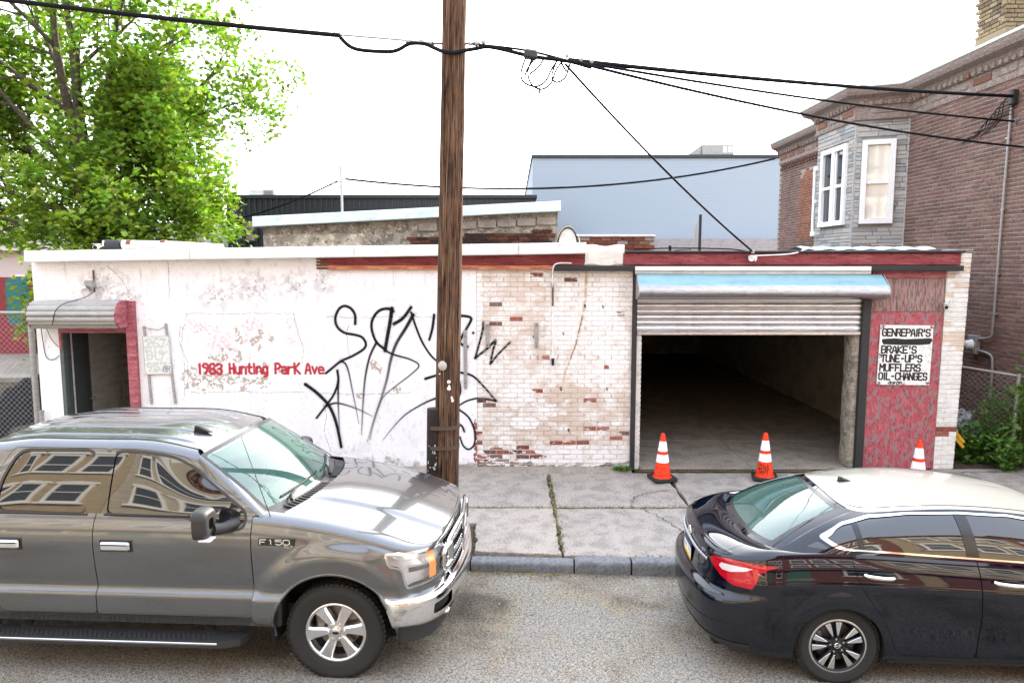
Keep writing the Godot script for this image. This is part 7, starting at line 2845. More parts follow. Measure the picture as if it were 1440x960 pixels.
	for z in [-0.42, 0.42]:
		mb = MB.new()
		mb.box(Vector3(-1.85, 1.28, z), Vector3(0.16, 0.66, 0.5), 0.07, Basis(Vector3(0, 0, 1), 0.2))
		mb.box(Vector3(-1.62, 0.95, z), Vector3(0.5, 0.16, 0.5), 0.06)
		var seat := part("seat", mb, "seat", t)
		mb = MB.new()
		mb.box(Vector3(-1.95, 1.68, z), Vector3(0.1, 0.2, 0.28), 0.05)
		part("headrest", mb, "seat", seat)
	mb = MB.new()
	var ring := []
	for k in 24:
		var a := TAU * k / 24
		ring.append(Vector3(-1.13 + 0.07 * sin(a), 1.22 + 0.17 * sin(a), -0.42 + 0.19 * cos(a)))
	mb.tube(ring, 0.016, 8, false, true)
	part("steering_wheel", mb, "seat", t)
	# ------------------------------------------------ wheels
	for x in [0.0, -3.68]:
		wheel(t, Vector3(x, 0.405, TW - 0.165), 0.408, 0.252, 0.275, "six", 1.0, 0.1)
		wheel(t, Vector3(x, 0.405, -TW + 0.165), 0.408, 0.252, 0.275, "six", -1.0, 0.4)


func tag_parts(mb: MB, called: String, t: Node):
	both(called, mb, "privacy_glass", t)


func badge_text(txt: String, at: Vector3, h: float, w: float, gap: float, side: int, parent: Node):
	var x := at.x
	if side < 0:                        # the far side's mesh is mirrored afterwards
		x = at.x + txt.length() * (w + gap)
	for ch in txt:
		var mb := MB.new()
		for s in GLYPH[ch].split("|"):
			var pts := []
			for g in s.split(" "):
				var gx := float(g[0]) / 4.0 * w
				pts.append(Vector3(x + (gx if side > 0 else -gx), at.y + float(g[1]) / 6.0 * h, at.z))
			for i in pts.size() - 1:
				mb.beam(pts[i], pts[i + 1], 0.006, h * 0.2, 0.0, Vector3(0, 0, 1).cross((pts[i + 1] - pts[i]).normalized()))
		part("badge_letter", mb if side > 0 else mirrored(mb), "chrome", parent)
		x += (w + gap) * (1.0 if side > 0 else -1.0)


const SW := 0.915
var sedan_ring := [Vector2(-1.125, 0), Vector2(-1.105, 0.35), Vector2(-1.03, 0.64), Vector2(-0.88, 0.815), Vector2(-0.62, 0.895), Vector2(-0.30, 0.912), Vector2(0.2, 0.915), Vector2(0.9, 0.915), Vector2(1.6, 0.915), Vector2(2.2, 0.912), Vector2(2.75, 0.905), Vector2(3.15, 0.87), Vector2(3.45, 0.77), Vector2(3.64, 0.58), Vector2(3.73, 0.30), Vector2(3.755, 0)]
var sedan_base := [Vector3(-0.64, 1.045, 0), Vector3(-0.63, 1.05, 0.28), Vector3(-0.585, 1.06, 0.50), Vector3(-0.50, 1.072, 0.66), Vector3(-0.36, 1.082, 0.765), Vector3(-0.12, 1.09, 0.822), Vector3(0.25, 1.085, 0.83), Vector3(0.9, 1.055, 0.83), Vector3(1.55, 1.02, 0.828), Vector3(2.05, 0.99, 0.80), Vector3(2.33, 0.975, 0.73), Vector3(2.42, 0.972, 0.62), Vector3(2.47, 0.972, 0.45), Vector3(2.50, 0.972, 0.30), Vector3(2.515, 0.972, 0.15), Vector3(2.52, 0.972, 0)]
var sedan_top := [Vector3(0.10, 1.395, 0), Vector3(0.105, 1.39, 0.20), Vector3(0.12, 1.378, 0.38), Vector3(0.17, 1.36, 0.50), Vector3(0.26, 1.355, 0.565), Vector3(0.40, 1.368, 0.595), Vector3(0.62, 1.39, 0.605), Vector3(1.0, 1.405, 0.61), Vector3(1.40, 1.385, 0.605), Vector3(1.72, 1.345, 0.585), Vector3(1.90, 1.315, 0.545), Vector3(1.93, 1.325, 0.46), Vector3(1.945, 1.338, 0.34), Vector3(1.95, 1.347, 0.22), Vector3(1.955, 1.352, 0.1), Vector3(1.955, 1.354, 0)]
var sedan_lid := [1.02, 1.018, 1.01, 1.015, 1.045, 1.08, 1.087, 1.055, 1.02, 0.988, 0.93, 0.86, 0.79, 0.75, 0.74, 0.735]


func ring_at(t: Array, u: float):
	var m := t.size()
	var i := clampi(int(u), 0, m - 2)
	var f := u - i
	var a = t[i]
	var b = t[i + 1]
	if a is float:
		var p0: float = t[maxi(i - 1, 0)]
		var p1: float = t[mini(i + 2, m - 1)]
		return cubic_interpolate(a, b, p0, p1, f)
	if a is Vector2:
		var p0: Vector2 = t[i - 1] if i > 0 else Vector2(t[1].x, -t[1].y)
		var p1: Vector2 = t[i + 2] if i < m - 2 else Vector2(t[m - 2].x, -t[m - 2].y)
		return a.cubic_interpolate(b, p0, p1, f)
	var q0: Vector3 = t[i - 1] if i > 0 else Vector3(t[1].x, t[1].y, -t[1].z)
	var q1: Vector3 = t[i + 2] if i < m - 2 else Vector3(t[m - 2].x, t[m - 2].y, -t[m - 2].z)
	return a.cubic_interpolate(b, q0, q1, f)


func sedan_plan(u: float, inset: float) -> Vector2:
	var p: Vector2 = ring_at(sedan_ring, u)
	var a: Vector2 = ring_at(sedan_ring, maxf(u - 0.02, 0.0))
	var b: Vector2 = ring_at(sedan_ring, minf(u + 0.02, 15.0))
	var d := (b - a).normalized()
	if u < 0.02 or u > 14.98:
		d = Vector2(0, 1) if u < 1.0 else Vector2(0, -1)
	return p - Vector2(-d.y, d.x) * inset


func sedan_side(u: float, v: float) -> Vector3:
	var yt: float = ring_at(sedan_lid, u)
	var y := lerpf(0.18, yt, v)
	var side := lerp_table([[0.17, 0.11], [0.22, 0.06], [0.28, 0.03], [0.36, 0.022], [0.46, 0.018], [0.58, 0.008], [0.70, 0.002], [0.80, 0.0], [0.865, 0.003], [0.885, 0.010], [0.93, 0.019], [1.0, 0.038], [1.05, 0.062], [1.09, 0.087]], y + (1.09 - yt) * smoothstep(0.6, 1.0, y))
	var rear := lerp_table([[0.17, 0.20], [0.24, 0.10], [0.31, 0.035], [0.38, 0.012], [0.50, 0.0], [0.62, 0.0], [0.675, 0.012], [0.705, 0.06], [0.72, 0.078], [0.80, 0.088], [0.90, 0.098], [0.965, 0.10], [1.0, 0.112], [1.02, 0.14]], y + (1.02 - yt))
	var front := lerp_table([[0.17, 0.14], [0.28, 0.03], [0.45, 0.0], [0.58, 0.02], [0.66, 0.07], [0.71, 0.15], [0.735, 0.26]], y)
	var wr := 1.0 - smoothstep(2.4, 4.6, u)
	var wf := smoothstep(10.5, 13.0, u)
	var o := lerpf(lerpf(side, rear, wr), front, wf)
	var p := sedan_plan(u, o)
	for cx in [0.0, 2.776]:
		var r := Vector2(p.x - cx, y - 0.325).length()
		p.y += 0.016 * smoothstep(0.52, 0.40, r) * smoothstep(0.2, 0.4, y) * signf(p.y)
	return Vector3(p.x, y, p.y)


func sedan_glass(u: float, v: float) -> Vector3:
	var a: Vector3 = ring_at(sedan_base, u)
	var b: Vector3 = ring_at(sedan_top, u)
	var p := a.lerp(b, v)
	var d: Vector3 = ring_at(sedan_base, minf(u + 0.05, 15.0)) - ring_at(sedan_base, maxf(u - 0.05, 0.0))
	var n := (b - a).cross(d).normalized()
	if n.y < 0: n = -n
	return p + n * (0.035 if u > 3.5 and u < 10 else 0.028) * sin(PI * v)


func sedan_roof(u: float, w: float) -> Vector3:
	var a: Vector3 = ring_at(sedan_top, u)
	var cx := lerp_table([[0.0, 0.42], [2.0, 0.44], [4.0, 0.54], [5.0, 0.62], [6.0, 0.74], [7.0, 1.0], [8.0, 1.32], [9.0, 1.5], [10.0, 1.6], [12.0, 1.66], [15.0, 1.68]], u)
	var yc := lerp_table([[0.42, 1.446], [0.7, 1.467], [1.0, 1.472], [1.32, 1.457], [1.5, 1.44], [1.68, 1.415]], cx)
	return Vector3(lerpf(a.x, cx, w), a.y + (yc - a.y) * sin(w * PI * 0.5), a.z * (1.0 - w))


func build_sedan():
	var at := Vector3(2.64, -0.14, -5.42) + street_in * SW
	var t := thing("sedan_car", "glossy black four door sedan parked at the kerb before the open garage door", "car", at, -STREET)
	var out := func(p): return Vector3((p.x - 1.3) * 0.45, (p.y - 0.6) * 0.3, p.z * 2.0)
	var up := func(_p): return Vector3.UP
	var arches := func(p, _q): return minf(Vector2(p.x, p.y - 0.325).length(), Vector2(p.x - 2.776, p.y - 0.325).length()) - 0.352
	var us := steps(0, 5, 110) + steps(5.05, 8.6, 70) + steps(8.7, 15, 70)
	var vs := steps(0, 1, 84)
	var sheet := Sheet.new(sedan_side, us, vs, out)
	var rear_door := outline("0.085 1.12, 0.10 0.98, 0.155 0.84, 0.27 0.68, 0.37 0.52, 0.43 0.36, 0.47 0.285, 1.07 0.27, 1.085 0.60, 1.06 1.12", 0.05)
	var front_door := outline("1.068 1.12, 1.093 0.60, 1.078 0.27, 2.18 0.29, 2.22 0.60, 2.20 1.12", 0.04)
	var lamp := outline("1.72 0.925, 2.0 0.962, 2.9 0.985, 3.7 0.985, 4.45 0.982, 4.15 0.952, 3.92 0.91, 3.82 0.83, 3.72 0.785, 3.1 0.785, 2.5 0.82, 1.95 0.875", 0.02)
	var lid := outline("-1 0.71, 1.62 0.71, 1.78 0.80, 1.80 0.92, 2.35 0.99, 2.35 1.2, -1 1.2", 0.02)
	var lampd := func(_p, q): return sd_poly(lamp, Vector2(q.x * 1.0, _p.y))
	var not_lamp := func(p, q): return -sd_poly(lamp, Vector2(q.x, p.y)) - 0.003
	var below := func(p, q): return p.y - 0.20
	var bumper_cut := func(p, q): return 1.0
	var mb := MB.new()
	sheet.emit(mb, [arches, not_lamp, func(p, q): return -maxf(maxf(sd_poly(rear_door, Vector2(p.x, p.y)), sd_poly(front_door, Vector2(p.x, p.y))), -1.0) - 0.0035 if q.x > 4.0 else 1.0, func(p, q): return -sd_poly(lid, Vector2(q.x, p.y)) - 0.004 if q.x < 4.0 else 1.0])
	both("body_side", mb, "sedan_paint", t)
	for d in [["rear_door", rear_door, 0.17], ["front_door", front_door, 1.17]]:
		mb = MB.new()
		var o: PackedVector2Array = d[1]
		sheet.emit(mb, [arches, func(p, q): return sd_poly(o, Vector2(p.x, p.y)) if q.x > 4.0 else -1.0])
		for side in [1, -1]:
			var door := part(d[0], mb if side > 0 else mirrored(mb), "sedan_paint", t)
			var hx: float = d[2]
			var hy := 0.945 - 0.035 * (hx - 0.17)
			var hb := MB.new()
			hb.tube(curve3([Vector3(hx, hy + 0.006, SW - 0.01), Vector3(hx + 0.03, hy + 0.004, SW + 0.018), Vector3(hx + 0.12, hy - 0.003, SW + 0.028), Vector3(hx + 0.20, hy - 0.008, SW + 0.018), Vector3(hx + 0.225, hy - 0.01, SW - 0.01)], 4), [0.014, 0.015, 0.016, 0.016, 0.017, 0.017, 0.018, 0.018, 0.018, 0.018, 0.018, 0.017, 0.016, 0.016, 0.015, 0.014, 0.014], 10)
			part("handle", hb if side > 0 else mirrored(hb), "chrome", door)
			hb = MB.new()
			hb.lathe([Vector2(0.0, -0.006), Vector2(0.06, -0.002), Vector2(0.10, 0.0)], 24, Transform3D(Basis(Vector3(1.0, 0, 0), Vector3(0, 0, 1), Vector3(0, -0.32, 0)), Vector3(hx + 0.11, hy - 0.004, SW - 0.012)))
			part("handle_recess", hb if side > 0 else mirrored(hb), "trim_black", door)
	# boot lid: rear face and deck
	mb = MB.new()
	sheet.emit(mb, [not_lamp, func(p, q): return sd_poly(lid, Vector2(q.x, p.y)) if q.x < 4.0 else -1.0])
	var deck := func(u, w):
		var a := sedan_side(u, 1.0)
		var b: Vector3 = ring_at(sedan_base, u)
		return a.lerp(b, w) + Vector3.UP * (0.020 * sin(PI * w) * (1.0 - smoothstep(3.6, 5.0, u)) + 0.012 * exp(-w * 9.0) * sin(minf(w * 30.0, PI)) * (1.0 - smoothstep(2.2, 3.0, u)))
	var ds := Sheet.new(deck, steps(0, 5.2, 80), steps(0, 0.1, 8) + steps(0.14, 1.0, 24), up)
	ds.emit(mb, [func(_p, q): return 2.36 - q.x])
	part("boot_lid", mb, "sedan_paint", t)
	part("boot_lid", mirrored(mb), "sedan_paint", t)
	mb = MB.new()
	ds.emit(mb, [func(_p, q): return q.x - 2.385])
	both("rear_quarter_top", mb, "sedan_paint", t)
	mb = MB.new()
	var fs := Sheet.new(func(u, w):
		var a := sedan_side(u, 1.0)
		var b: Vector3 = ring_at(sedan_base, u)
		return a.lerp(b, w) + Vector3.UP * 0.05 * sin(PI * w) * smoothstep(9.0, 12.0, u), steps(8.6, 15, 50), steps(0, 1, 24), up)
	fs.emit(mb, [])
	both("bonnet", mb, "sedan_paint", t)
	mb = MB.new()
	sheet.emit(mb, [arches, func(p, _q): return p.y - 0.22], -0.02)
	ds.emit(mb, [], -0.02)
	both("inner_shell", mb, "well", t)
	# ------------------------------------------------ glasshouse
	us = steps(0, 3.4, 70) + steps(3.45, 10.2, 150) + steps(10.3, 15, 50)
	var gs := Sheet.new(sedan_glass, us, steps(0, 1, 50), out)
	var dlo := outline("-0.135 1.195, 0.06 1.285, 0.28 1.338, 0.60 1.372, 1.0 1.384, 1.4 1.366, 1.68 1.322, 1.90 1.24, 2.20 1.03, 1.95 1.018, 1.4 1.052, 0.8 1.085, 0.30 1.112, 0.03 1.122, -0.03 1.135", 0.02)
	var tri := outline("-0.255 1.125, -0.15 1.172, -0.055 1.118", 0.015)
	var side_on := func(q): return q.x > 3.6 and q.x < 10.6
	var d_side := func(p, q): return sd_poly(dlo, Vector2(p.x, p.y)) if side_on.call(q) else -0.2
	var d_tri := func(p, q): return sd_poly(tri, Vector2(p.x, p.y)) if side_on.call(q) else -0.2
	var d_rear := func(_p, q): return minf(minf(2.80 - q.x - 0.10 * q.y, (q.y - 0.05) * 3.0), (0.955 - q.y) * 3.0)
	var d_front := func(_p, q): return minf(minf(q.x - 10.75, (q.y - 0.06) * 3.0), (0.95 - q.y) * 3.0)
	mb = MB.new()
	gs.emit(mb, [func(p, q): return -d_side.call(p, q), func(p, q): return -d_tri.call(p, q), func(p, q): return -maxf(d_rear.call(p, q), d_front.call(p, q))])
	both("roof_pillar", mb, "sedan_paint", t)
	mb = MB.new()
	gs.emit(mb, [d_rear], -0.003)
	both("rear_window", mb, "screen_glass", t)
	mb = MB.new()
	gs.emit(mb, [func(p, q): return minf(d_rear.call(p, q), 0.13 - d_rear.call(p, q))], -0.001)
	both("rear_window_border", mb, "trim_black", t)
	mb = MB.new()
	gs.emit(mb, [d_front], -0.003)
	both("windscreen", mb, "screen_glass", t)
	mb = MB.new()
	gs.emit(mb, [d_side, func(p, _q): return 0.16 + 0.10 * (1.1 - p.y) - p.x], -0.006)
	both("quarter_window", mb, "privacy_glass", t)
	mb = MB.new()
	gs.emit(mb, [d_side, func(p, _q): return p.x - 0.20 - 0.10 * (1.1 - p.y), func(p, _q): return 0.965 + 0.12 * (1.38 - p.y) - p.x], -0.006)
	both("rear_door_window", mb, "privacy_glass", t)
	mb = MB.new()
	gs.emit(mb, [d_side, func(p, _q): return p.x - 1.055 - 0.12 * (1.38 - p.y)], -0.006)
	both("front_door_window", mb, "privacy_glass", t)
	mb = MB.new()
	gs.emit(mb, [d_side, func(p, _q): return minf(p.x - 0.158 - 0.10 * (1.1 - p.y), 0.202 + 0.10 * (1.1 - p.y) - p.x)], -0.002)
	both("quarter_divider", mb, "trim_black", t)
	mb = MB.new()
	gs.emit(mb, [d_side, func(p, _q): return minf(p.x - 0.963 - 0.12 * (1.38 - p.y), 1.057 + 0.12 * (1.38 - p.y) - p.x)], -0.002)
	both("door_pillar_cover", mb, "trim_black", t)
	mb = MB.new()
	gs.emit(mb, [d_tri], -0.003)
	both("corner_insert", mb, "privacy_glass", t)
	# bright strip round the side windows, widest at its rear point
	mb = MB.new()
	gs.emit(mb, [func(p, q):
		var d: float = d_side.call(p, q)
		var wide := 0.008 + 0.016 * smoothstep(0.10, -0.02, p.x) * smoothstep(1.26, 1.2, p.y)
		return minf(d + 0.005, wide - d)], 0.004)
	both("window_brightwork", mb, "chrome", t)
	# ------------------------------------------------ roof
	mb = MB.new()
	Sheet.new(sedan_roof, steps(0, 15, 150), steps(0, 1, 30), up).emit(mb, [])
	both("roof", mb, "sedan_dust_glare_paint", t)
	mb = MB.new()
	var seam := []
	for k in 26:
		seam.append(sedan_roof(lerpf(2.9, 9.8, k / 25.0), 0.10) + Vector3(0, 0.0005, 0))
	mb.tube(seam, 0.004, 6)
	both("roof_seam", mb, "trim_black", t)
	mb = MB.new()
	var edge := []
	for k in 20:
		edge.append(sedan_roof(lerpf(0.0, 2.9, k / 19.0), 0.0) + Vector3(0.002, 0.0005, 0))
	mb.tube(edge, 0.005, 6)
	both("rear_window_seal", mb, "trim_black", t)
	mb = MB.new()
	mb.prism(PackedVector2Array([Vector2(-0.075, 0), Vector2(0.075, 0), Vector2(-0.035, 0.045), Vector2(-0.065, 0.05)]), -0.02, 0.02, Transform3D(Basis(), Vector3(0.36, 1.432, 0)), 0.008)
	part("roof_antenna", mb, "trim_black", t)
	# ------------------------------------------------ tail lamps
	var ls := Sheet.new(sedan_side, steps(1.6, 4.6, 90), steps(0.62, 1, 50), out)
	mb = MB.new()
	ls.emit(mb, [lampd], 0.006)
	var white := outline("2.30 0.905, 2.45 0.935, 3.2 0.945, 3.75 0.945, 3.5 0.915, 3.0 0.885, 2.5 0.88", 0.015)
	for side in [1, -1]:
		var l := part("tail_light", mb if side > 0 else mirrored(mb), "lens_red", t)
		var w := MB.new()
		ls.emit(w, [func(p, q): return sd_poly(white, Vector2(q.x, p.y))], 0.009)
		part("reversing_lamp", w if side > 0 else mirrored(w), "lens_white", l)
		w = MB.new()
		ls.emit(w, [func(p, q): return sd_poly(lamp, Vector2(q.x, p.y)) - 0.004, func(p, q): return 0.010 - sd_poly(lamp, Vector2(q.x, p.y))], 0.008)
		part("lens_rim", w if side > 0 else mirrored(w), "lens_red", l)
	# ------------------------------------------------ rear dressing
	mb = MB.new()
	for sg in [1, -1]:
		var path := []
		for k in 14:
			var p := sedan_side(lerpf(0.0, 1.62, k / 13.0), (0.905 - 0.18) / (1.015 - 0.18))
			path.append(Vector3(p.x - 0.012, 0.905 - 0.01 * k / 13.0, p.z * sg))
		for k in 13:
			mb.beam(path[k], path[k + 1] + (path[k + 1] - path[k]) * 0.03, 0.026, 0.032, 0.008)
	part("boot_trim_bar", mb, "satin_chrome", t)
	mb = MB.new()
	mb.box(Vector3(-1.046, 0.795, 0), Vector3(0.01, 0.158, 0.312), 0.004)
	var plate := part("number_plate", mb, "trim_black", t)
	var pim := Image.create(256, 128, false, Image.FORMAT_RGBA8)
	pim.fill(Color(0.92, 0.92, 0.88))
	pim.fill_rect(Rect2i(0, 0, 256, 30), Color(0.10, 0.2, 0.5))
	pim.fill_rect(Rect2i(0, 98, 256, 30), Color(0.93, 0.72, 0.1))
	for k in 7:
		var x := 28.0 + k * 31
		if k == 3: continue
		stroke(pim, [Vector2(x, 46), Vector2(x + 3, 82)], 4.0, 4.0, Color(0.12, 0.16, 0.35, 0.75), 5.0)
		stroke(pim, [Vector2(x + 12, 50), Vector2(x + 10, 80)], 3.0, 3.0, Color(0.12, 0.16, 0.35, 0.6), 6.0)
	mk("plate_print", Color(1, 1, 1), 0.4, 0.0, {"tex": tex(pim)})
	mb = MB.new()
	mb.poly([Vector3(-1.0525, 0.865, -0.15), Vector3(-1.0525, 0.865, 0.15), Vector3(-1.0525, 0.725, 0.15), Vector3(-1.0525, 0.725, -0.15)], Vector3(-1, 0, 0))
	for k in 4:
		mb.t[k] = [Vector2(0, 0), Vector2(1, 0), Vector2(1, 1), Vector2(0, 1)][k]
	part("plate_face", mb, "plate_print", plate)
	mb = MB.new()
	var em := Transform3D(Basis(Vector3(0, 1, 0), Vector3(-1, 0, 0), Vector3(0, 0, 1)), Vector3(-1.033, 0.958, 0))
	mb.lathe([Vector2(0.033, 0.0), Vector2(0.034, 0.008), Vector2(0.042, 0.008), Vector2(0.044, 0.0)], 28, em)
	mb.box(Vector3(-1.039, 0.958, 0), Vector3(0.008, 0.014, 0.11), 0.003)
	part("boot_emblem", mb, "chrome", t)
	# grade badge, right of the emblem
	var letters_at := sedan_side(1.30, (0.935 - 0.18) / (1.012 - 0.18))
	var bx := 0.0
	for ch in "SV":
		mb = MB.new()
		for s in GLYPH[ch].split("|"):
			var pts := []
			for g in s.split(" "):
				var zz := letters_at.z - 0.03 + bx + float(g[0]) / 4.0 * 0.024
				pts.append(Vector3(letters_at.x - 0.006 + 0.25 * (zz - letters_at.z), 0.925 + float(g[1]) / 6.0 * 0.026, zz))
			for i in pts.size() - 1:
				mb.beam(pts[i], pts[i + 1], 0.005, 0.005)
		part("badge_letter", mb, "chrome", t)
		bx += 0.034
	# lower bumper: a matt strip and a thin edge
	mb = MB.new()
	sheet.emit(mb, [func(p, q): return minf(0.31 - p.y, 3.7 - q.x) if q.x < 4.2 else -1.0], 0.004)
	both("bumper_skirt", mb, "trim_matt", t)
	mb = MB.new()
	sheet.emit(mb, [func(p, q): return 0.006 - absf(p.y - 0.405 - 0.02 * q.x) if q.x < 3.55 else -1.0], 0.003)
	both("bumper_crease", mb, "trim_black", t)
	# ------------------------------------------------ wheels, wells, underside, inside
	for cx in [0.0, 2.776]:
		mb = MB.new()
		mb.grid(func(u, v):
			var a := lerpf(-0.3, PI + 0.3, u)
			return Vector3(cx + 0.36 * cos(a), 0.325 + 0.36 * sin(a), lerpf(SW - 0.015, 0.55, v)), 28, 3, Vector3(0, -1, 0))
		mb.poly([Vector3(cx - 0.37, 0.15, 0.55), Vector3(cx + 0.37, 0.15, 0.55), Vector3(cx + 0.37, 0.72, 0.55), Vector3(cx - 0.37, 0.72, 0.55)], Vector3(0, 0, 1))
		both("wheel_well", mb, "well", t)
		wheel(t, Vector3(cx, 0.332, SW - 0.135), 0.332, 0.226, 0.215, "ten", 1.0, 0.2 if cx < 1 else 0.5)
		wheel(t, Vector3(cx, 0.332, -SW + 0.135), 0.332, 0.226, 0.215, "ten", -1.0, 0.3)
	mb = MB.new()
	mb.span(-0.95, 3.5, 0.17, 0.3, -0.62, 0.62, 0.03)
	mb.span(0.4, 2.36, 0.2, 0.34, -0.86, 0.86)
	part("floor_pan", mb, "well", t)
	mb = MB.new()
	mb.span(-0.6, 0.15, 0.96, 1.02, -0.72, 0.72, 0.02)
	part("parcel_shelf", mb, "seat", t)
	for z in [-0.38, 0.38]:
		mb = MB.new()
		mb.box(Vector3(0.16, 1.0, z), Vector3(0.16, 0.5, 0.6), 0.06, Basis(Vector3(0, 0, 1), 0.3))
		mb.box(Vector3(1.22, 0.98, z), Vector3(0.16, 0.6, 0.48), 0.06, Basis(Vector3(0, 0, 1), 0.25))
		mb.box(Vector3(0.12, 1.24, z), Vector3(0.08, 0.14, 0.24), 0.04)
		mb.box(Vector3(1.12, 1.29, z), Vector3(0.08, 0.16, 0.24), 0.04)
		part("seat", mb, "seat", t)
	mb = MB.new()
	mb.span(1.95, 2.5, 0.7, 0.98, -0.75, 0.75, 0.04)
	part("dashboard", mb, "seat", t)
	for side in [1, -1]:
		mb = MB.new()
		mb.box(Vector3(2.05, 1.06, SW + 0.06), Vector3(0.12, 0.14, 0.2), 0.05)
		mb.beam(Vector3(2.08, 1.0, SW - 0.08), Vector3(2.06, 1.02, SW + 0.02), 0.06, 0.03, 0.01)
		var mir := part("door_mirror", mb if side > 0 else mirrored(mb), "sedan_paint", t)
		mb = MB.new()
		mb.box(Vector3(1.987, 1.06, SW + 0.06), Vector3(0.006, 0.11, 0.16), 0.003)
		part("mirror_glass", mb if side > 0 else mirrored(mb), "chrome", mir)
	var hs := Sheet.new(sedan_side, steps(11.0, 15, 60), steps(0.3, 1, 40), out)
	mb = MB.new()
	var hl := outline("11.2 0.78, 12.4 0.74, 13.3 0.68, 13.1 0.60, 12.2 0.62", 0.02)
	hs.emit(mb, [func(p, q): return sd_poly(hl, Vector2(q.x, p.y))], 0.004)
	both("headlight", mb, "lens_white", t)
	mb = MB.new()
	hs.emit(mb, [func(p, q): return minf(q.x - 13.5, minf(p.y - 0.42, 0.66 - p.y))], 0.004)
	both("front_grille", mb, "trim_black", t)


func build_pole_and_wires():
	var base := Vector3(-0.81, 0, -8.3)
	var lean := Vector3(0.0265, 1, 0)
	var t := thing("utility_pole", "weathered brown timber utility pole standing at the kerb behind the pickup", "utility pole", base)
	var n := FastNoiseLite.new()
	n.seed = 4; n.frequency = 1.0; n.fractal_octaves = 3
	var H := 10.0
	var mb := MB.new()
	mb.grid(func(u, v):
		var a: float = u * TAU
		var y: float = v * H
		var c := Vector2(cos(a), sin(a))
		var r := 0.146 - 0.0022 * y
		r += 0.004 * n.get_noise_3d(c.x * 2.0, c.y * 2.0, y * 0.5)
		var crack := n.get_noise_3d(c.x * 7.0, c.y * 7.0 + 20, y * 0.22)
		r -= 0.016 * smoothstep(0.30, 0.5, crack) + 0.003 * n.get_noise_3d(c.x * 14.0, c.y * 14.0, y * 0.4)
		return lean * y + Vector3(c.x * r, -0.1, c.y * r), 120, 220, Vector3(0, 0, 1))
	# keep every face of the round shaft turned outwards
	for i in mb.v.size():
		var o := mb.v[i] - lean * mb.v[i].y
		if mb.n[i].dot(Vector3(o.x, 0, o.z)) < 0.0:
			mb.n[i] = -mb.n[i]
	var idx := mb.idx
	mb.idx = PackedInt32Array()
	for k in range(0, idx.size(), 3):
		mb.face(idx[k], idx[k + 1], idx[k + 2])
	mb.map_uv(func(p):
		var o: Vector3 = p - lean * p.y
		return Vector2(atan2(o.x, o.z) / TAU * 2.0, p.y / 2.2))
	part("shaft", mb, "pole", t)
	# conduit guard up the left side, strapped on
	mk("guard", lin(0.22, 0.19, 0.165), 0.75, 0.0, {"tex": T.pole, "own": 0.5})
	mb = MB.new()
	mb.tube([Vector3(-0.145, -0.05, 0.05), Vector3(-0.11, 1.58, 0.05)], 0.083, 20)
	var g := part("conduit_guard", mb, "guard", t)
	mk("old_paint", lin(0.42, 0.5, 0.48), 0.8)
	for k in 44:
		mb = MB.new()
		var y := 1.15 - 1.1 * pow(rng.randf(), 1.4)
		var a := rng.randf_range(0.5, 2.6)
		mb.box(Vector3(-0.145 + 0.022 * y + 0.0835 * cos(a), y, 0.05 + 0.0835 * sin(a)), Vector3(rng.randf_range(0.005, 0.02), rng.randf_range(0.008, 0.035), 0.002), 0.0, Basis(Vector3.UP, PI / 2 - a))
		part("paint_scrap", mb, "old_paint", g)
	mk("old_strap", lin(0.075, 0.052, 0.04), 0.8)
	for y in [1.36, 1.12]:
		mb = MB.new()
		var ring := []
		for k in 24:
			var a := TAU * k / 24.0
			var p := Vector3(cos(a) * 0.152, 0, sin(a) * 0.152)
			if p.x < -0.02 and p.z > -0.08: p = Vector3(-0.12 + cos(a) * 0.09, 0, 0.05 + sin(a) * 0.10)
			ring.append(p + lean * y)
		for k in 24:
			var a: Vector3 = ring[k]
			var b: Vector3 = ring[(k + 1) % 24]
			mb.beam(a, b + (b - a) * 0.05, 0.006, 0.045)
		part("strap", mb, "old_strap", t)
	mk("tag_metal", lin(0.8, 0.75, 0.7), 0.6, 0.0, {"tex": T.galvanised, "own": 0.2})
	mb = MB.new()
	mb.lathe([Vector2(0, 0.006), Vector2(0.052, 0.004), Vector2(0.056, 0)], 28, Transform3D(Basis(Vector3(0.93, 0, 0.36), Vector3(-0.36, 0, 0.93), Vector3(0, 1, 0)), lean * 2.10 + Vector3(-0.052, 0, 0.132)))
	part("round_tag", mb, "tag_metal", t)
	for q in [[1.91, 0.025, 0.019], [1.86, 0.03, 0.013], [1.83, 0.028, 0.021], [1.72, 0.055, 0.018], [1.69, 0.062, 0.022], [2.0, -0.085, 0.008]]:
		mb = MB.new()
		mb.lathe([Vector2(0, 0.005), Vector2(q[2], 0.003), Vector2(q[2] * 1.1, 0)], 14, Transform3D(Basis(Vector3(1, 0, 0), Vector3(0, 0, 1), Vector3(0, 1, 0)), lean * q[0] + Vector3(q[1], 0, sqrt(0.142 * 0.142 - q[1] * q[1]))))
		part("nail_cap", mb, "white_trim", t)
	for k in 26:
		mb = MB.new()
		var y := rng.randf_range(1.2, 5.5)
		var a := rng.randf_range(0.5, 2.6)
		mb.tube([lean * y + Vector3(cos(a), 0, sin(a)) * 0.12, lean * y + Vector3(cos(a), 0, sin(a)) * 0.147], 0.004, 5)
		part("nail", mb, "rust", t)
	# through bolt with its eye nuts
	mb = MB.new()
	mb.tube([Vector3(-0.22, 0, 0), Vector3(0.24, 0, 0)], 0.012, 8)
	mb.tube([Vector3(-0.26, 0, 0), Vector3(-0.22, 0, 0)], 0.022, 10)
	mb.tube([Vector3(0.22, 0, 0), Vector3(0.26, 0, 0)], 0.022, 10)
	var b := part("through_bolt", mb, "rust", t)
	b.position = lean * 5.73
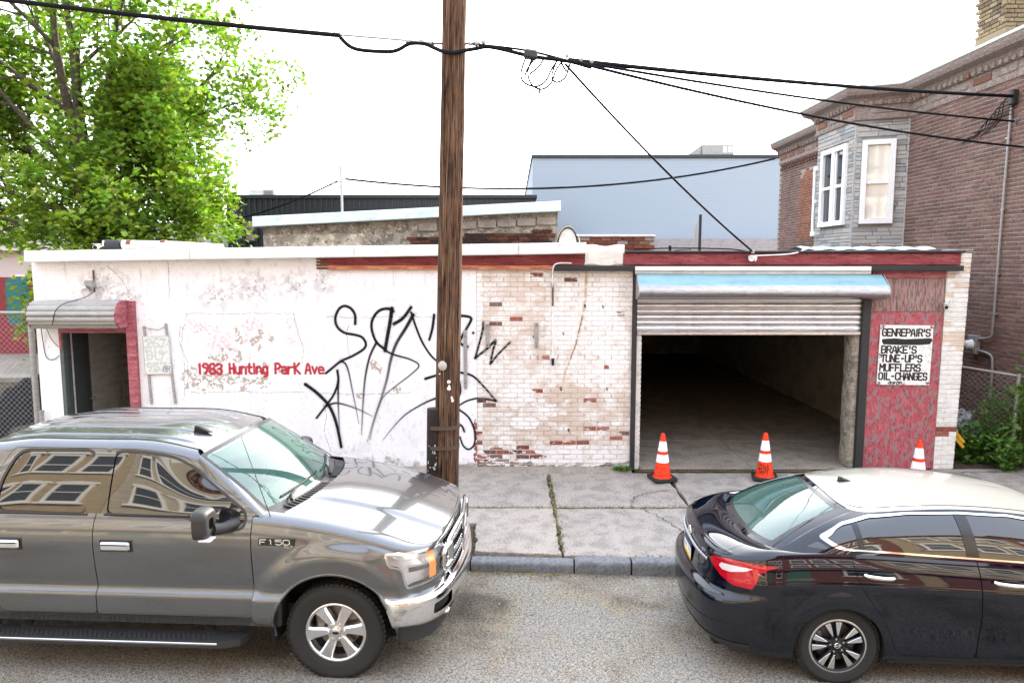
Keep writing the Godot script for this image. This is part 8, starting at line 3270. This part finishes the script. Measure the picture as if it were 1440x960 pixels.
	for sg in [-1, 1]:
		mb = MB.new()
		mb.tube([Vector3(sg * 0.24, 0, 0), Vector3(sg * 0.30, 0.01, 0)], [0.034, 0.02], 10)
		part("eye_nut", mb, "steel", b)
	# ---- cables
	var c := thing("telephone_cable", "thick black cable sagging in from the upper left and wrapping round the pole", "cable")
	mb = MB.new()
	var pts := hang(Vector3(-14.0, 7.55, -8.5), Vector3(-1.93, 5.82, -8.3), 0.16, 24)
	mb.tube(pts, 0.026, 8)
	part("cable", mb, "cable", c)
	mb = MB.new()
	mb.tube(curve3([Vector3(-1.93, 5.80, -8.3), Vector3(-1.82, 5.70, -8.3), Vector3(-1.68, 5.66, -8.3), Vector3(-1.40, 5.645, -8.3), Vector3(-1.28, 5.665, -8.3), Vector3(-1.15, 5.73, -8.3), Vector3(-0.99, 5.73, -8.3), Vector3(-0.86, 5.66, -8.22), Vector3(-0.76, 5.60, -8.14), Vector3(-0.64, 5.585, -8.13), Vector3(-0.52, 5.63, -8.2), Vector3(-0.42, 5.675, -8.3), Vector3(-0.24, 5.695, -8.3), Vector3(0.12, 5.615, -8.3)], 6), 0.022, 8)
	part("slack_loop", mb, "cable", c)
	mb = MB.new()
	mb.tube([Vector3(-1.96, 5.83, -8.3), Vector3(-1.16, 5.765, -8.3), Vector3(-0.96, 5.74, -8.3)], 0.012, 6)
	mb.tube([Vector3(-1.99, 5.86, -8.3), Vector3(-1.99, 5.80, -8.3)], 0.014, 6)
	part("support_wire", mb, "steel", c)
	for x in [-1.17, -1.02]:
		mb = MB.new()
		mb.box(Vector3(x, 5.76, -8.3), Vector3(0.06, 0.04, 0.03), 0.008)
		part("clamp", mb, "steel", c)
	c = thing("service_bundle", "bundle of cables with a splice box running from the pole to the right", "cable")
	mb = MB.new()
	mb.tube(curve3([Vector3(-0.46, 5.73, -8.3), Vector3(0.15, 5.66, -8.3), Vector3(0.64, 5.56, -8.35)], 8), 0.013, 6)
	mb.tube(curve3([Vector3(0.1, 5.62, -8.3), Vector3(0.28, 5.585, -8.3), Vector3(0.64, 5.54, -8.3), Vector3(0.9, 5.50, -8.4)], 6), 0.022, 8)
	part("cable", mb, "cable", c)
	mb = MB.new()
	mb.box(Vector3(0.21, 5.61, -8.29), Vector3(0.155, 0.10, 0.10), 0.02, Basis(Vector3(0, 0, 1), -0.15))
	part("splice_box", mb, "trim_matt", c)
	for q in [[-0.47, 5.73], [-0.32, 5.75], [0.62, 5.60], [0.78, 5.56], [0.9, 5.54]]:
		mb = MB.new()
		mb.box(Vector3(q[0], q[1], -8.3), Vector3(0.045, 0.04, 0.035), 0.008, Basis(Vector3(0, 0, 1), q[0]))
		part("clamp", mb, "steel", c)
	var loops := [[Vector3(0.15, 5.57, -8.3), Vector3(0.10, 5.40, -8.28), Vector3(0.14, 5.30, -8.27), Vector3(0.27, 5.255, -8.26), Vector3(0.38, 5.32, -8.27), Vector3(0.45, 5.46, -8.3), Vector3(0.52, 5.56, -8.3)], [Vector3(0.22, 5.56, -8.3), Vector3(0.18, 5.42, -8.3), Vector3(0.22, 5.29, -8.3), Vector3(0.33, 5.235, -8.3), Vector3(0.44, 5.30, -8.3), Vector3(0.50, 5.45, -8.3), Vector3(0.58, 5.55, -8.3)], [Vector3(0.50, 5.54, -8.3), Vector3(0.45, 5.38, -8.3), Vector3(0.50, 5.31, -8.29), Vector3(0.60, 5.36, -8.29), Vector3(0.645, 5.50, -8.3)], [Vector3(0.25, 5.56, -8.28), Vector3(0.17, 5.44, -8.26), Vector3(0.15, 5.38, -8.26)], [Vector3(0.31, 5.24, -8.26), Vector3(0.31, 5.18, -8.26)], [Vector3(0.36, 5.57, -8.3), Vector3(0.30, 5.48, -8.3), Vector3(0.20, 5.40, -8.3)], [Vector3(0.55, 5.54, -8.31), Vector3(0.62, 5.44, -8.33), Vector3(0.66, 5.53, -8.33)]]
	for l in loops:
		mb = MB.new()
		mb.tube(curve3(l, 6), 0.0105, 6)
		part("loose_wire", mb, "cable", c)
	var runs := [["heavy black service cable from the pole to the brick house, topmost of three", Vector3(0.64, 5.56, -8.32), Vector3(8.45, 6.07, -12.3), 0.05, 0.026], ["middle service wire from the pole to the brick house", Vector3(0.7, 5.55, -8.32), Vector3(8.45, 5.65, -12.25), 0.07, 0.016], ["lowest service wire from the pole to the brick house", Vector3(0.75, 5.53, -8.32), Vector3(8.45, 5.19, -12.0), 0.12, 0.017], ["thin wire from the pole slanting down to the lamp on the red fascia", Vector3(0.60, 5.51, -8.3), Vector3(3.70, 3.46, -11.0), 0.08, 0.014]]
	for r in runs:
		c = thing("service_wire", r[0], "wire")
		mb = MB.new()
		mb.tube(hang(r[1], r[2], r[3], 30), r[4], 6)
		part("wire", mb, "cable", c)
		mb = MB.new()
		mb.box(r[2], Vector3(0.05, 0.05, 0.05), 0.01)
		part("anchor", mb, "steel", c)
	c = thing("background_wire", "thin wire from the roof mast across the grey hall to the far brick wall", "wire")
	mb = MB.new()
	mb.tube(hang(Vector3(-4.5, 5.55, -19.5), Vector3(8.4, 6.62, -23.2), 0.55, 40), 0.03, 5)
	part("wire", mb, "cable", c)
	c = thing("background_wire", "thin wire from the roof mast towards the big maple", "wire")
	mb = MB.new()
	mb.tube(hang(Vector3(-4.7, 5.5, -19.5), Vector3(-9.6, 4.3, -20.5), 0.25, 20), 0.024, 5)
	part("wire", mb, "cable", c)
	c = thing("weatherhead", "tangle of old black wiring and brackets high on the brown brick wall", "wiring", Vector3(8.42, 6.0, -12.3))
	for k in 7:
		mb = MB.new()
		mb.tube(curve3([Vector3(0, 0.15 - 0.06 * k, 0), Vector3(-0.04, 0.05 - 0.05 * k, -0.15 - 0.08 * k), Vector3(0.02, -0.2 - 0.04 * k, -0.3 - 0.12 * k), Vector3(0.03, -0.35 - 0.06 * (k % 3), -0.5 - 0.18 * k)], 5), 0.007, 5)
		part("wire", mb, "cable", c)
	mb = MB.new()
	mb.box(Vector3(0.0, 0.05, 0.0), Vector3(0.12, 0.25, 0.12), 0.02)
	part("head", mb, "trim_matt", c)


func cone(at: Vector3, label: String, turn: float, tilt := 0.0) -> Node3D:
	var t := thing("traffic_cone", label, "traffic cone", at, turn, "traffic cones")
	t.rotation.z = tilt
	var mb := MB.new()
	mb.prism(round_poly(PackedVector2Array([Vector2(-0.185, -0.185), Vector2(0.185, -0.185), Vector2(0.185, 0.185), Vector2(-0.185, 0.185)]), 0.05, 4), -0.045, 0.0, Transform3D(Basis(Vector3(1, 0, 0), Vector3(0, 0, 1), Vector3(0, -1, 0)), Vector3.ZERO), 0.01)
	for v in mb.v.size():
		mb.v[v].y = absf(mb.v[v].y)
	part("base", mb, "rubber", t)
	var r := func(y): return 0.132 - 0.102 * (y - 0.04) / 0.67
	mb = MB.new()
	var prof := [Vector2(0.15, 0.042), Vector2(0.14, 0.05)]
	for k in 13:
		var y := 0.055 + k * 0.0535
		prof.append(Vector2(r.call(y), y))
	prof += [Vector2(0.027, 0.706), Vector2(0.02, 0.712), Vector2(0.016, 0.70)]
	mb.lathe(prof.map(func(p): return p), 40)
	part("body", mb, "cone_orange", t)
	for b in [[0.275, 0.395], [0.445, 0.595]]:
		mb = MB.new()
		mb.lathe([Vector2(r.call(b[0]) + 0.0005, b[0]), Vector2(r.call(b[0]) + 0.003, b[0] + 0.002), Vector2(r.call(b[1]) + 0.003, b[1] - 0.002), Vector2(r.call(b[1]) + 0.0005, b[1])], 40)
		part("reflective_collar", mb, "reflective_white", t)
	return t


func build_small_things():
	# ---- cones
	var cone_skin := layered(256, 256, Color(1, 1, 1), [[301, 0.03, 4, 0.5, 0.8, Color(0.72, 0.66, 0.62, 0.7)], [302, 0.08, 4, 0.66, 0.78, Color(0.35, 0.3, 0.28, 0.6), 1.0, 3.0]])
	mk("cone_orange", lin(0.90, 0.05, 0.008), 0.5, 0.0, {"spec": 0.4, "tex": tex(cone_skin), "own": 0.5})
	mk("reflective_white", lin(0.86, 0.86, 0.86), 0.45, 0.0, {"tex": tex(layered(128, 128, Color(1, 1, 1), [[303, 0.05, 4, 0.55, 0.8, Color(0.75, 0.73, 0.7, 0.6)]])), "own": 0.4})
	cone(Vector3(2.29, 0.012, -10.55), "plain orange traffic cone beside the left door post", 0.2)
	var lettered := cone(Vector3(3.87, 0.012, -10.6), "orange traffic cone with black stencilled words, in the middle of the doorway", -0.25, 0.01)
	cone(Vector3(5.98, 0.0, -10.2), "orange traffic cone before the red plywood, half hidden by the black car", 0.5)
	var im := Image.create(256, 192, false, Image.FORMAT_RGBA8)
	im.fill(lin(0.90, 0.05, 0.008))
	letters(im, "PHILA", Vector2(46, 62), 40, 26, 10, 4.5, Color(0.05, 0.04, 0.04), 2.0)
	letters(im, "WATER", Vector2(34, 116), 40, 28, 10, 4.5, Color(0.05, 0.04, 0.04), 2.0)
	letters(im, "DEPT", Vector2(52, 170), 40, 28, 10, 4.5, Color(0.05, 0.04, 0.04), 2.0)
	mk("cone_print", Color(1, 1, 1), 0.5, 0.0, {"tex": tex(im), "spec": 0.4})
	var mb := MB.new()
	mb.grid(func(u, v):
		var a := lerpf(1.05, -1.05, u) + PI * 0.5 + 0.2
		var y := lerpf(0.265, 0.08, v)
		var rr := 0.132 - 0.102 * (y - 0.04) / 0.67 + 0.0015
		return Vector3(cos(a) * rr, y, sin(a) * rr), 24, 6, Vector3(0, 0, 1))
	part("stencilled_words", mb, "cone_print", lettered)
	# ---- the painted trade board
	im = layered(700, 780, Color(0.90, 0.90, 0.89), [[201, 0.01, 5, 0.55, 0.8, Color(0.78, 0.77, 0.75, 0.6)], [202, 0.03, 4, 0.7, 0.8, Color(0.6, 0.56, 0.52, 0.6)]])
	var rag := noise_bytes(700, 780, 203, 0.1, 3)
	for i in rag.size():
		rag[i] = maxi(rag[i], 92) if rag[i] > 60 else rag[i]
	var ink := Color(0.06, 0.055, 0.06, 0.97)
	var lines := [["GENREPAIR'S", 30.0, 138.0, 51.0, 12.0], ["BRAKE'S", 32.0, 362.0, 55.0, 17.0], ["TUNE-UP'S", 36.0, 478.0, 50.0, 14.0], ["MUFFLERS", 26.0, 598.0, 54.0, 15.0], ["OIL-CHANGES", 20.0, 712.0, 47.0, 14.5]]
	for l in lines:
		letters(im, l[0], Vector2(l[1], l[2]), 88, l[3], l[4], 10.5, ink, 2.0)
		# stencil bridges: gaps of bare board across the round letters
		var x: float = l[1]
		for ch in l[0]:
			var narrow: bool = ch in ["I", "1", "'"]
			var w: float = l[3] * (0.5 if narrow else 1.0)
			if ch in ["G", "O", "C", "S", "R", "P", "B", "A", "U"]:
				stroke(im, [Vector2(x + w * 0.5, l[2] - 98.0), Vector2(x + w * 0.5, l[2] + 10.0)], 1.6, 1.6, Color(0.86, 0.86, 0.85, 0.9), 1.5)
			x += w + l[4]
	stroke(im, [Vector2(52, 205), Vector2(200, 196), Vector2(330, 208), Vector2(480, 200), Vector2(668, 192)], 26, 28, ink, 3.0)
	stroke(im, [Vector2(60, 228), Vector2(300, 236), Vector2(520, 232), Vector2(655, 222)], 22, 22, ink, 3.0)
	for s in ["150 765, 175 735, 190 760, 170 772, 200 740", "205 770, 230 738, 226 772, 250 745", "262 772, 270 736, 300 742, 282 772, 310 750, 330 736"]:
		var pts := []
		for p in pts2(s):
			pts.append(p)
		stroke(im, pts, 7.0, 6.0, ink, 3.0)
	var nf := noise_bytes(700, 780, 205, 0.03, 4)
	for q in [[20, 20], [690, 15], [15, 765], [690, 760], [350, 775], [10, 400]]:
		blotch(im, Vector2(q[0], q[1]), Vector2(60, 40), Color(0.36, 0.2, 0.12, 0.8), nf, 0.4, 0.08)
	mk("trade_board", Color(1, 1, 1), 0.6, 0.0, {"tex": tex(im)})
	var t := thing("trade_sign", "white board listing general repairs, brakes, tune-ups, mufflers and oil changes", "sign", Vector3(6.175, 1.85, WALL + 0.03))
	mb = MB.new()
	mb.box(Vector3.ZERO, Vector3(0.83, 0.945, 0.018), 0.003)
	part("board", mb, "white_metal", t)
	mb = MB.new()
	mb.poly([Vector3(-0.413, 0.47, 0.0105), Vector3(0.413, 0.47, 0.0105), Vector3(0.413, -0.47, 0.0105), Vector3(-0.413, -0.47, 0.0105)], Vector3(0, 0, 1))
	for k in 4:
		mb.t[k] = [Vector2(0, 0), Vector2(1, 0), Vector2(1, 1), Vector2(0, 1)][k]
	part("painted_face", mb, "trade_board", t)
	for q in [[-0.39, 0.45], [0.39, 0.44], [-0.38, -0.45], [0.39, -0.44]]:
		mb = MB.new()
		mb.lathe([Vector2(0, 0.006), Vector2(0.008, 0.004), Vector2(0.01, 0)], 8, Transform3D(Basis(Vector3(1, 0, 0), Vector3(0, 0, 1), Vector3(0, 1, 0)), Vector3(q[0], q[1], 0.011)))
		part("screw", mb, "rust", t)
	t.rotation.z = -0.012
	# ---- the little number board on two uprights
	im = layered(300, 420, Color(0.84, 0.85, 0.83), [[211, 0.02, 5, 0.5, 0.75, Color(0.70, 0.72, 0.70, 0.7)], [212, 0.06, 4, 0.68, 0.8, Color(0.5, 0.5, 0.48, 0.5)]])
	for l in [["267", 40.0, 120.0, 0.0], ["819", 40.0, 250.0, 0.0], ["957", 26.0, 385.0, 0.0]]:
		letters(im, l[0], Vector2(l[1], l[2]), 88, 56, 24, 7.0, Color(0.45, 0.47, 0.48, 0.9), 2.0)
		letters(im, l[0], Vector2(l[1], l[2]), 88, 56, 24, 3.6, Color(0.86, 0.87, 0.85, 0.95), 1.5)
	letters(im, "8R", Vector2(212, 392), 60, 30, 12, 5.0, Color(0.42, 0.44, 0.44, 0.9), 2.5)
	stroke(im, [Vector2(2, 2), Vector2(298, 2), Vector2(298, 418), Vector2(2, 418), Vector2(2, 2)], 3.0, 3.0, Color(0.35, 0.33, 0.28, 0.8), 3.0, nf)
	mk("number_print", Color(1, 1, 1), 0.7, 0.0, {"tex": tex(im)})
	t = thing("number_board", "small faded board with hand painted outlined numbers on two uprights, beside the side door", "sign", Vector3(-5.575, 1.85, WALL + 0.035))
	for s in [-1, 1]:
		mb = MB.new()
		mb.beam(Vector3(s * 0.19 + 0.035, -0.78, -0.02), Vector3(s * 0.19 - 0.01 - 0.02 * s, 0.48 + 0.02 * s, -0.02), 0.03, 0.05, 0.004)
		part("upright", mb, "galvanised_dull", t)
	mb = MB.new()
	mb.box(Vector3.ZERO, Vector3(0.42, 0.61, 0.016), 0.003)
	part("board", mb, "white_metal", t)
	mb = MB.new()
	mb.poly([Vector3(-0.208, 0.303, 0.0092), Vector3(0.208, 0.303, 0.0092), Vector3(0.208, -0.303, 0.0092), Vector3(-0.208, -0.303, 0.0092)], Vector3(0, 0, 1))
	for k in 4:
		mb.t[k] = [Vector2(0, 0), Vector2(1, 0), Vector2(1, 1), Vector2(0, 1)][k]
	part("painted_face", mb, "number_print", t)
	mb = MB.new()
	mb.tube(curve3([Vector3(-0.21, 0.44, -0.01), Vector3(-0.08, 0.42, 0), Vector3(0.05, 0.40, 0), Vector3(0.17, 0.46, -0.01)], 5), 0.004, 5)
	part("wire", mb, "cable", t)
	t.rotation.z = 0.02
	# ---- flood light over the side door
	t = thing("flood_light", "old twin flood light on a rusty pipe above the small shutter", "lamp", Vector3(-6.55, 2.98, WALL))
	mb = MB.new()
	mb.tube([Vector3(0.05, 0.2, 0.03), Vector3(0.05, -0.14, 0.03)], 0.014, 8)
	part("pipe", mb, "rust", t)
	mb = MB.new()
	mb.box(Vector3(0, 0, 0.06), Vector3(0.14, 0.08, 0.08), 0.015)
	part("box", mb, "galvanised_dull", t)
	for q in [[-0.07, -0.06, -0.5, "white_plastic"], [0.11, -0.01, 0.4, "galvanised_dull"]]:
		mb = MB.new()
		mb.lathe([Vector2(0.0, 0.0), Vector2(0.025, 0.005), Vector2(0.03, 0.04), Vector2(0.062, 0.13), Vector2(0.056, 0.13), Vector2(0.0, 0.10)], 18, Transform3D(Basis.from_euler(Vector3(2.2, 0, q[2])), Vector3(q[0], q[1], 0.09)))
		part("lamp_head", mb, q[3], t)
	mb = MB.new()
	mb.tube(curve3([Vector3(0.06, -0.12, 0.04), Vector3(-0.05, -0.22, 0.12), Vector3(-0.2, -0.30, 0.40), Vector3(-0.32, -0.42, 0.44), Vector3(-0.38, -0.62, 0.43)], 6), 0.006, 6)
	part("flex", mb, "cable", t)
	t = thing("loose_cable", "thin black cable looping down the white wall below the small shutter", "cable")
	mb = MB.new()
	mb.tube(curve3([Vector3(-7.33, 2.35, WALL + 0.1), Vector3(-7.36, 2.1, WALL + 0.03), Vector3(-7.33, 1.82, WALL + 0.02), Vector3(-7.22, 1.78, WALL + 0.02), Vector3(-7.12, 1.84, WALL + 0.03)], 6), 0.006, 5)
	mb.tube(curve3([Vector3(-7.25, 2.3, WALL + 0.1), Vector3(-7.22, 2.1, WALL + 0.03), Vector3(-7.12, 1.98, WALL + 0.03)], 6), 0.005, 5)
	part("cable", mb, "cable", t)
	# ---- security cameras
	for q in [["bullet security camera under the roof edge of the white wall, above the small shutter", Vector3(-6.28, 3.53, WALL + 0.26), 0.3], ["bullet security camera on the white brick pier beside the trade board", Vector3(6.76, 2.62, WALL + 0.05), -0.5]]:
		t = thing("security_camera", q[0], "camera", q[1], q[2], "security cameras")
		mb = MB.new()
		mb.tube([Vector3(0, 0.01, -0.02), Vector3(0, -0.01, 0.13)], 0.036, 14)
		part("body", mb, "white_plastic", t)
		mb = MB.new()
		mb.tube([Vector3(0, -0.01, 0.131), Vector3(0, -0.0105, 0.136)], 0.028, 14)
		part("lens", mb, "black_plastic", t)
		mb = MB.new()
		mb.box(Vector3(0, 0.042, 0.05), Vector3(0.085, 0.008, 0.17), 0.003)
		part("visor", mb, "white_plastic", t)
		mb = MB.new()
		mb.tube([Vector3(0, 0, -0.03), Vector3(0.06, 0.02, -0.06), Vector3(0.07, 0.1, -0.07)], 0.012, 6)
		part("bracket", mb, "white_plastic", t)
	# ---- roll of white roofing and wires on the left roof edge
	t = thing("roofing_roll", "white roll of roofing felt with rust marks lying on the left roof edge", "roofing roll", Vector3(0, 3.54, WALL - 0.05))
	mb = MB.new()
	mb.tube([Vector3(-6.05, 0.03, 0), Vector3(-5.2, 0.02, 0.02), Vector3(-4.5, 0.0, 0)], [0.075, 0.065, 0.04], 14)
	part("roll", mb, "white_render", t)
	mb = MB.new()
	mb.tube([Vector3(-6.08, 0.03, 0), Vector3(-6.35, 0.02, -0.02)], [0.08, 0.09], 14)
	part("dark_end", mb, "tar", t)
	for x in [-5.98, -5.45]:
		mb = MB.new()
		mb.tube([Vector3(x, 0.035, 0), Vector3(x + 0.07, 0.033, 0)], 0.076, 14)
		part("rust_band", mb, "rust", t)
	# ---- pipe and iron plates on the bricks
	t = thing("wall_pipe", "thin white pipe hooked over the beam and running down the painted bricks", "pipe", Vector3(0, 0, WALL))
	mb = MB.new()
	mb.tube(curve3([Vector3(0.92, 3.285, 0.09), Vector3(0.72, 3.285, 0.10), Vector3(0.645, 3.24, 0.10), Vector3(0.63, 3.1, 0.06), Vector3(0.635, 2.7, 0.035), Vector3(0.64, 2.2, 0.03), Vector3(0.642, 1.78, 0.03)], 6), 0.0125, 8)
	part("pipe", mb, "white_metal", t)
	mb = MB.new()
	mb.tube([Vector3(0.632, 2.98, 0.045), Vector3(0.636, 2.62, 0.034)], 0.015, 8)
	part("sleeve", mb, "rust", t)
	mb = MB.new()
	mb.tube([Vector3(0.642, 1.80, 0.03), Vector3(0.642, 1.69, 0.03)], 0.022, 8)
	part("end_cap", mb, "black_plastic", t)
	var names := ["grey iron wall plate on the painted bricks, crossed by graffiti", "grey iron wall plate on the painted bricks, left of the white pipe", "long grey iron channel on the white wall behind the pole"]
	var geo := [[-0.385, 2.16, 0.06, 0.38], [0.385, 2.16, 0.06, 0.40], [-0.735, 1.78, 0.055, 0.93]]
	for k in 3:
		t = thing("wall_plate", names[k], "iron plate", Vector3(geo[k][0], geo[k][1], WALL))
		mb = MB.new()
		mb.box(Vector3(0, 0, 0.02), Vector3(geo[k][2], geo[k][3], 0.03), 0.004)
		part("plate", mb, "galvanised_dull", t)
		for y in [-0.4, 0.4]:
			mb = MB.new()
			mb.lathe([Vector2(0, 0.01), Vector2(0.01, 0.007), Vector2(0.012, 0)], 8, Transform3D(Basis(Vector3(1, 0, 0), Vector3(0, 0, 1), Vector3(0, 1, 0)), Vector3(0, y * geo[k][3], 0.035)))
			part("bolt", mb, "rust", t)
	# ---- lamp and cables on the red fascia
	t = thing("fascia_light", "white twin spot fitting on the red fascia above the roller door", "lamp", Vector3(3.70, 3.40, WALL + 0.07))
	mb = MB.new()
	mb.box(Vector3(0, -0.03, 0), Vector3(0.1, 0.06, 0.06), 0.012)
	part("box", mb, "galvanised_dull", t)
	for s in [-1, 1]:
		mb = MB.new()
		mb.lathe([Vector2(0, 0), Vector2(0.03, 0.004), Vector2(0.036, 0.05), Vector2(0.05, 0.10), Vector2(0.044, 0.10), Vector2(0, 0.08)], 16, Transform3D(Basis.from_euler(Vector3(1.9, 0, s * 0.9)), Vector3(s * 0.04, -0.02, 0.03)))
		part("lamp_head", mb, "white_plastic", t)
	var cab := [["black cable lying along the roof edge over the roller door", [Vector3(1.9, 3.5, -11.15), Vector3(2.6, 3.52, -11.25), Vector3(3.4, 3.5, -11.1), Vector3(3.7, 3.44, -11.02)]], ["white cable looping from the fascia light to the right along the roof edge", [Vector3(3.75, 3.40, -11.02), Vector3(4.3, 3.43, -11.0), Vector3(4.7, 3.53, -11.15), Vector3(5.2, 3.52, -11.2), Vector3(6.2, 3.52, -11.2)]]]
	for k in 2:
		t = thing("roof_cable", cab[k][0], "cable")
		mb = MB.new()
		mb.tube(curve3(cab[k][1], 6), 0.011, 6)
		part("cable", mb, "cable" if k == 0 else "white_plastic", t)
	mb = MB.new()
	mb.grid(func(u, v): return Vector3(lerpf(4.6, 6.7, u), 3.50 + 0.05 * sin(v * PI) + 0.01 * sin(u * 40), lerpf(-11.3, -11.9, v)), 30, 6, Vector3.UP)
	tag(part("roof_sheet", mb, "sky_blue_metal"), "pale sheet of roofing lying on the roof before the stone clad bay", "roofing sheet")
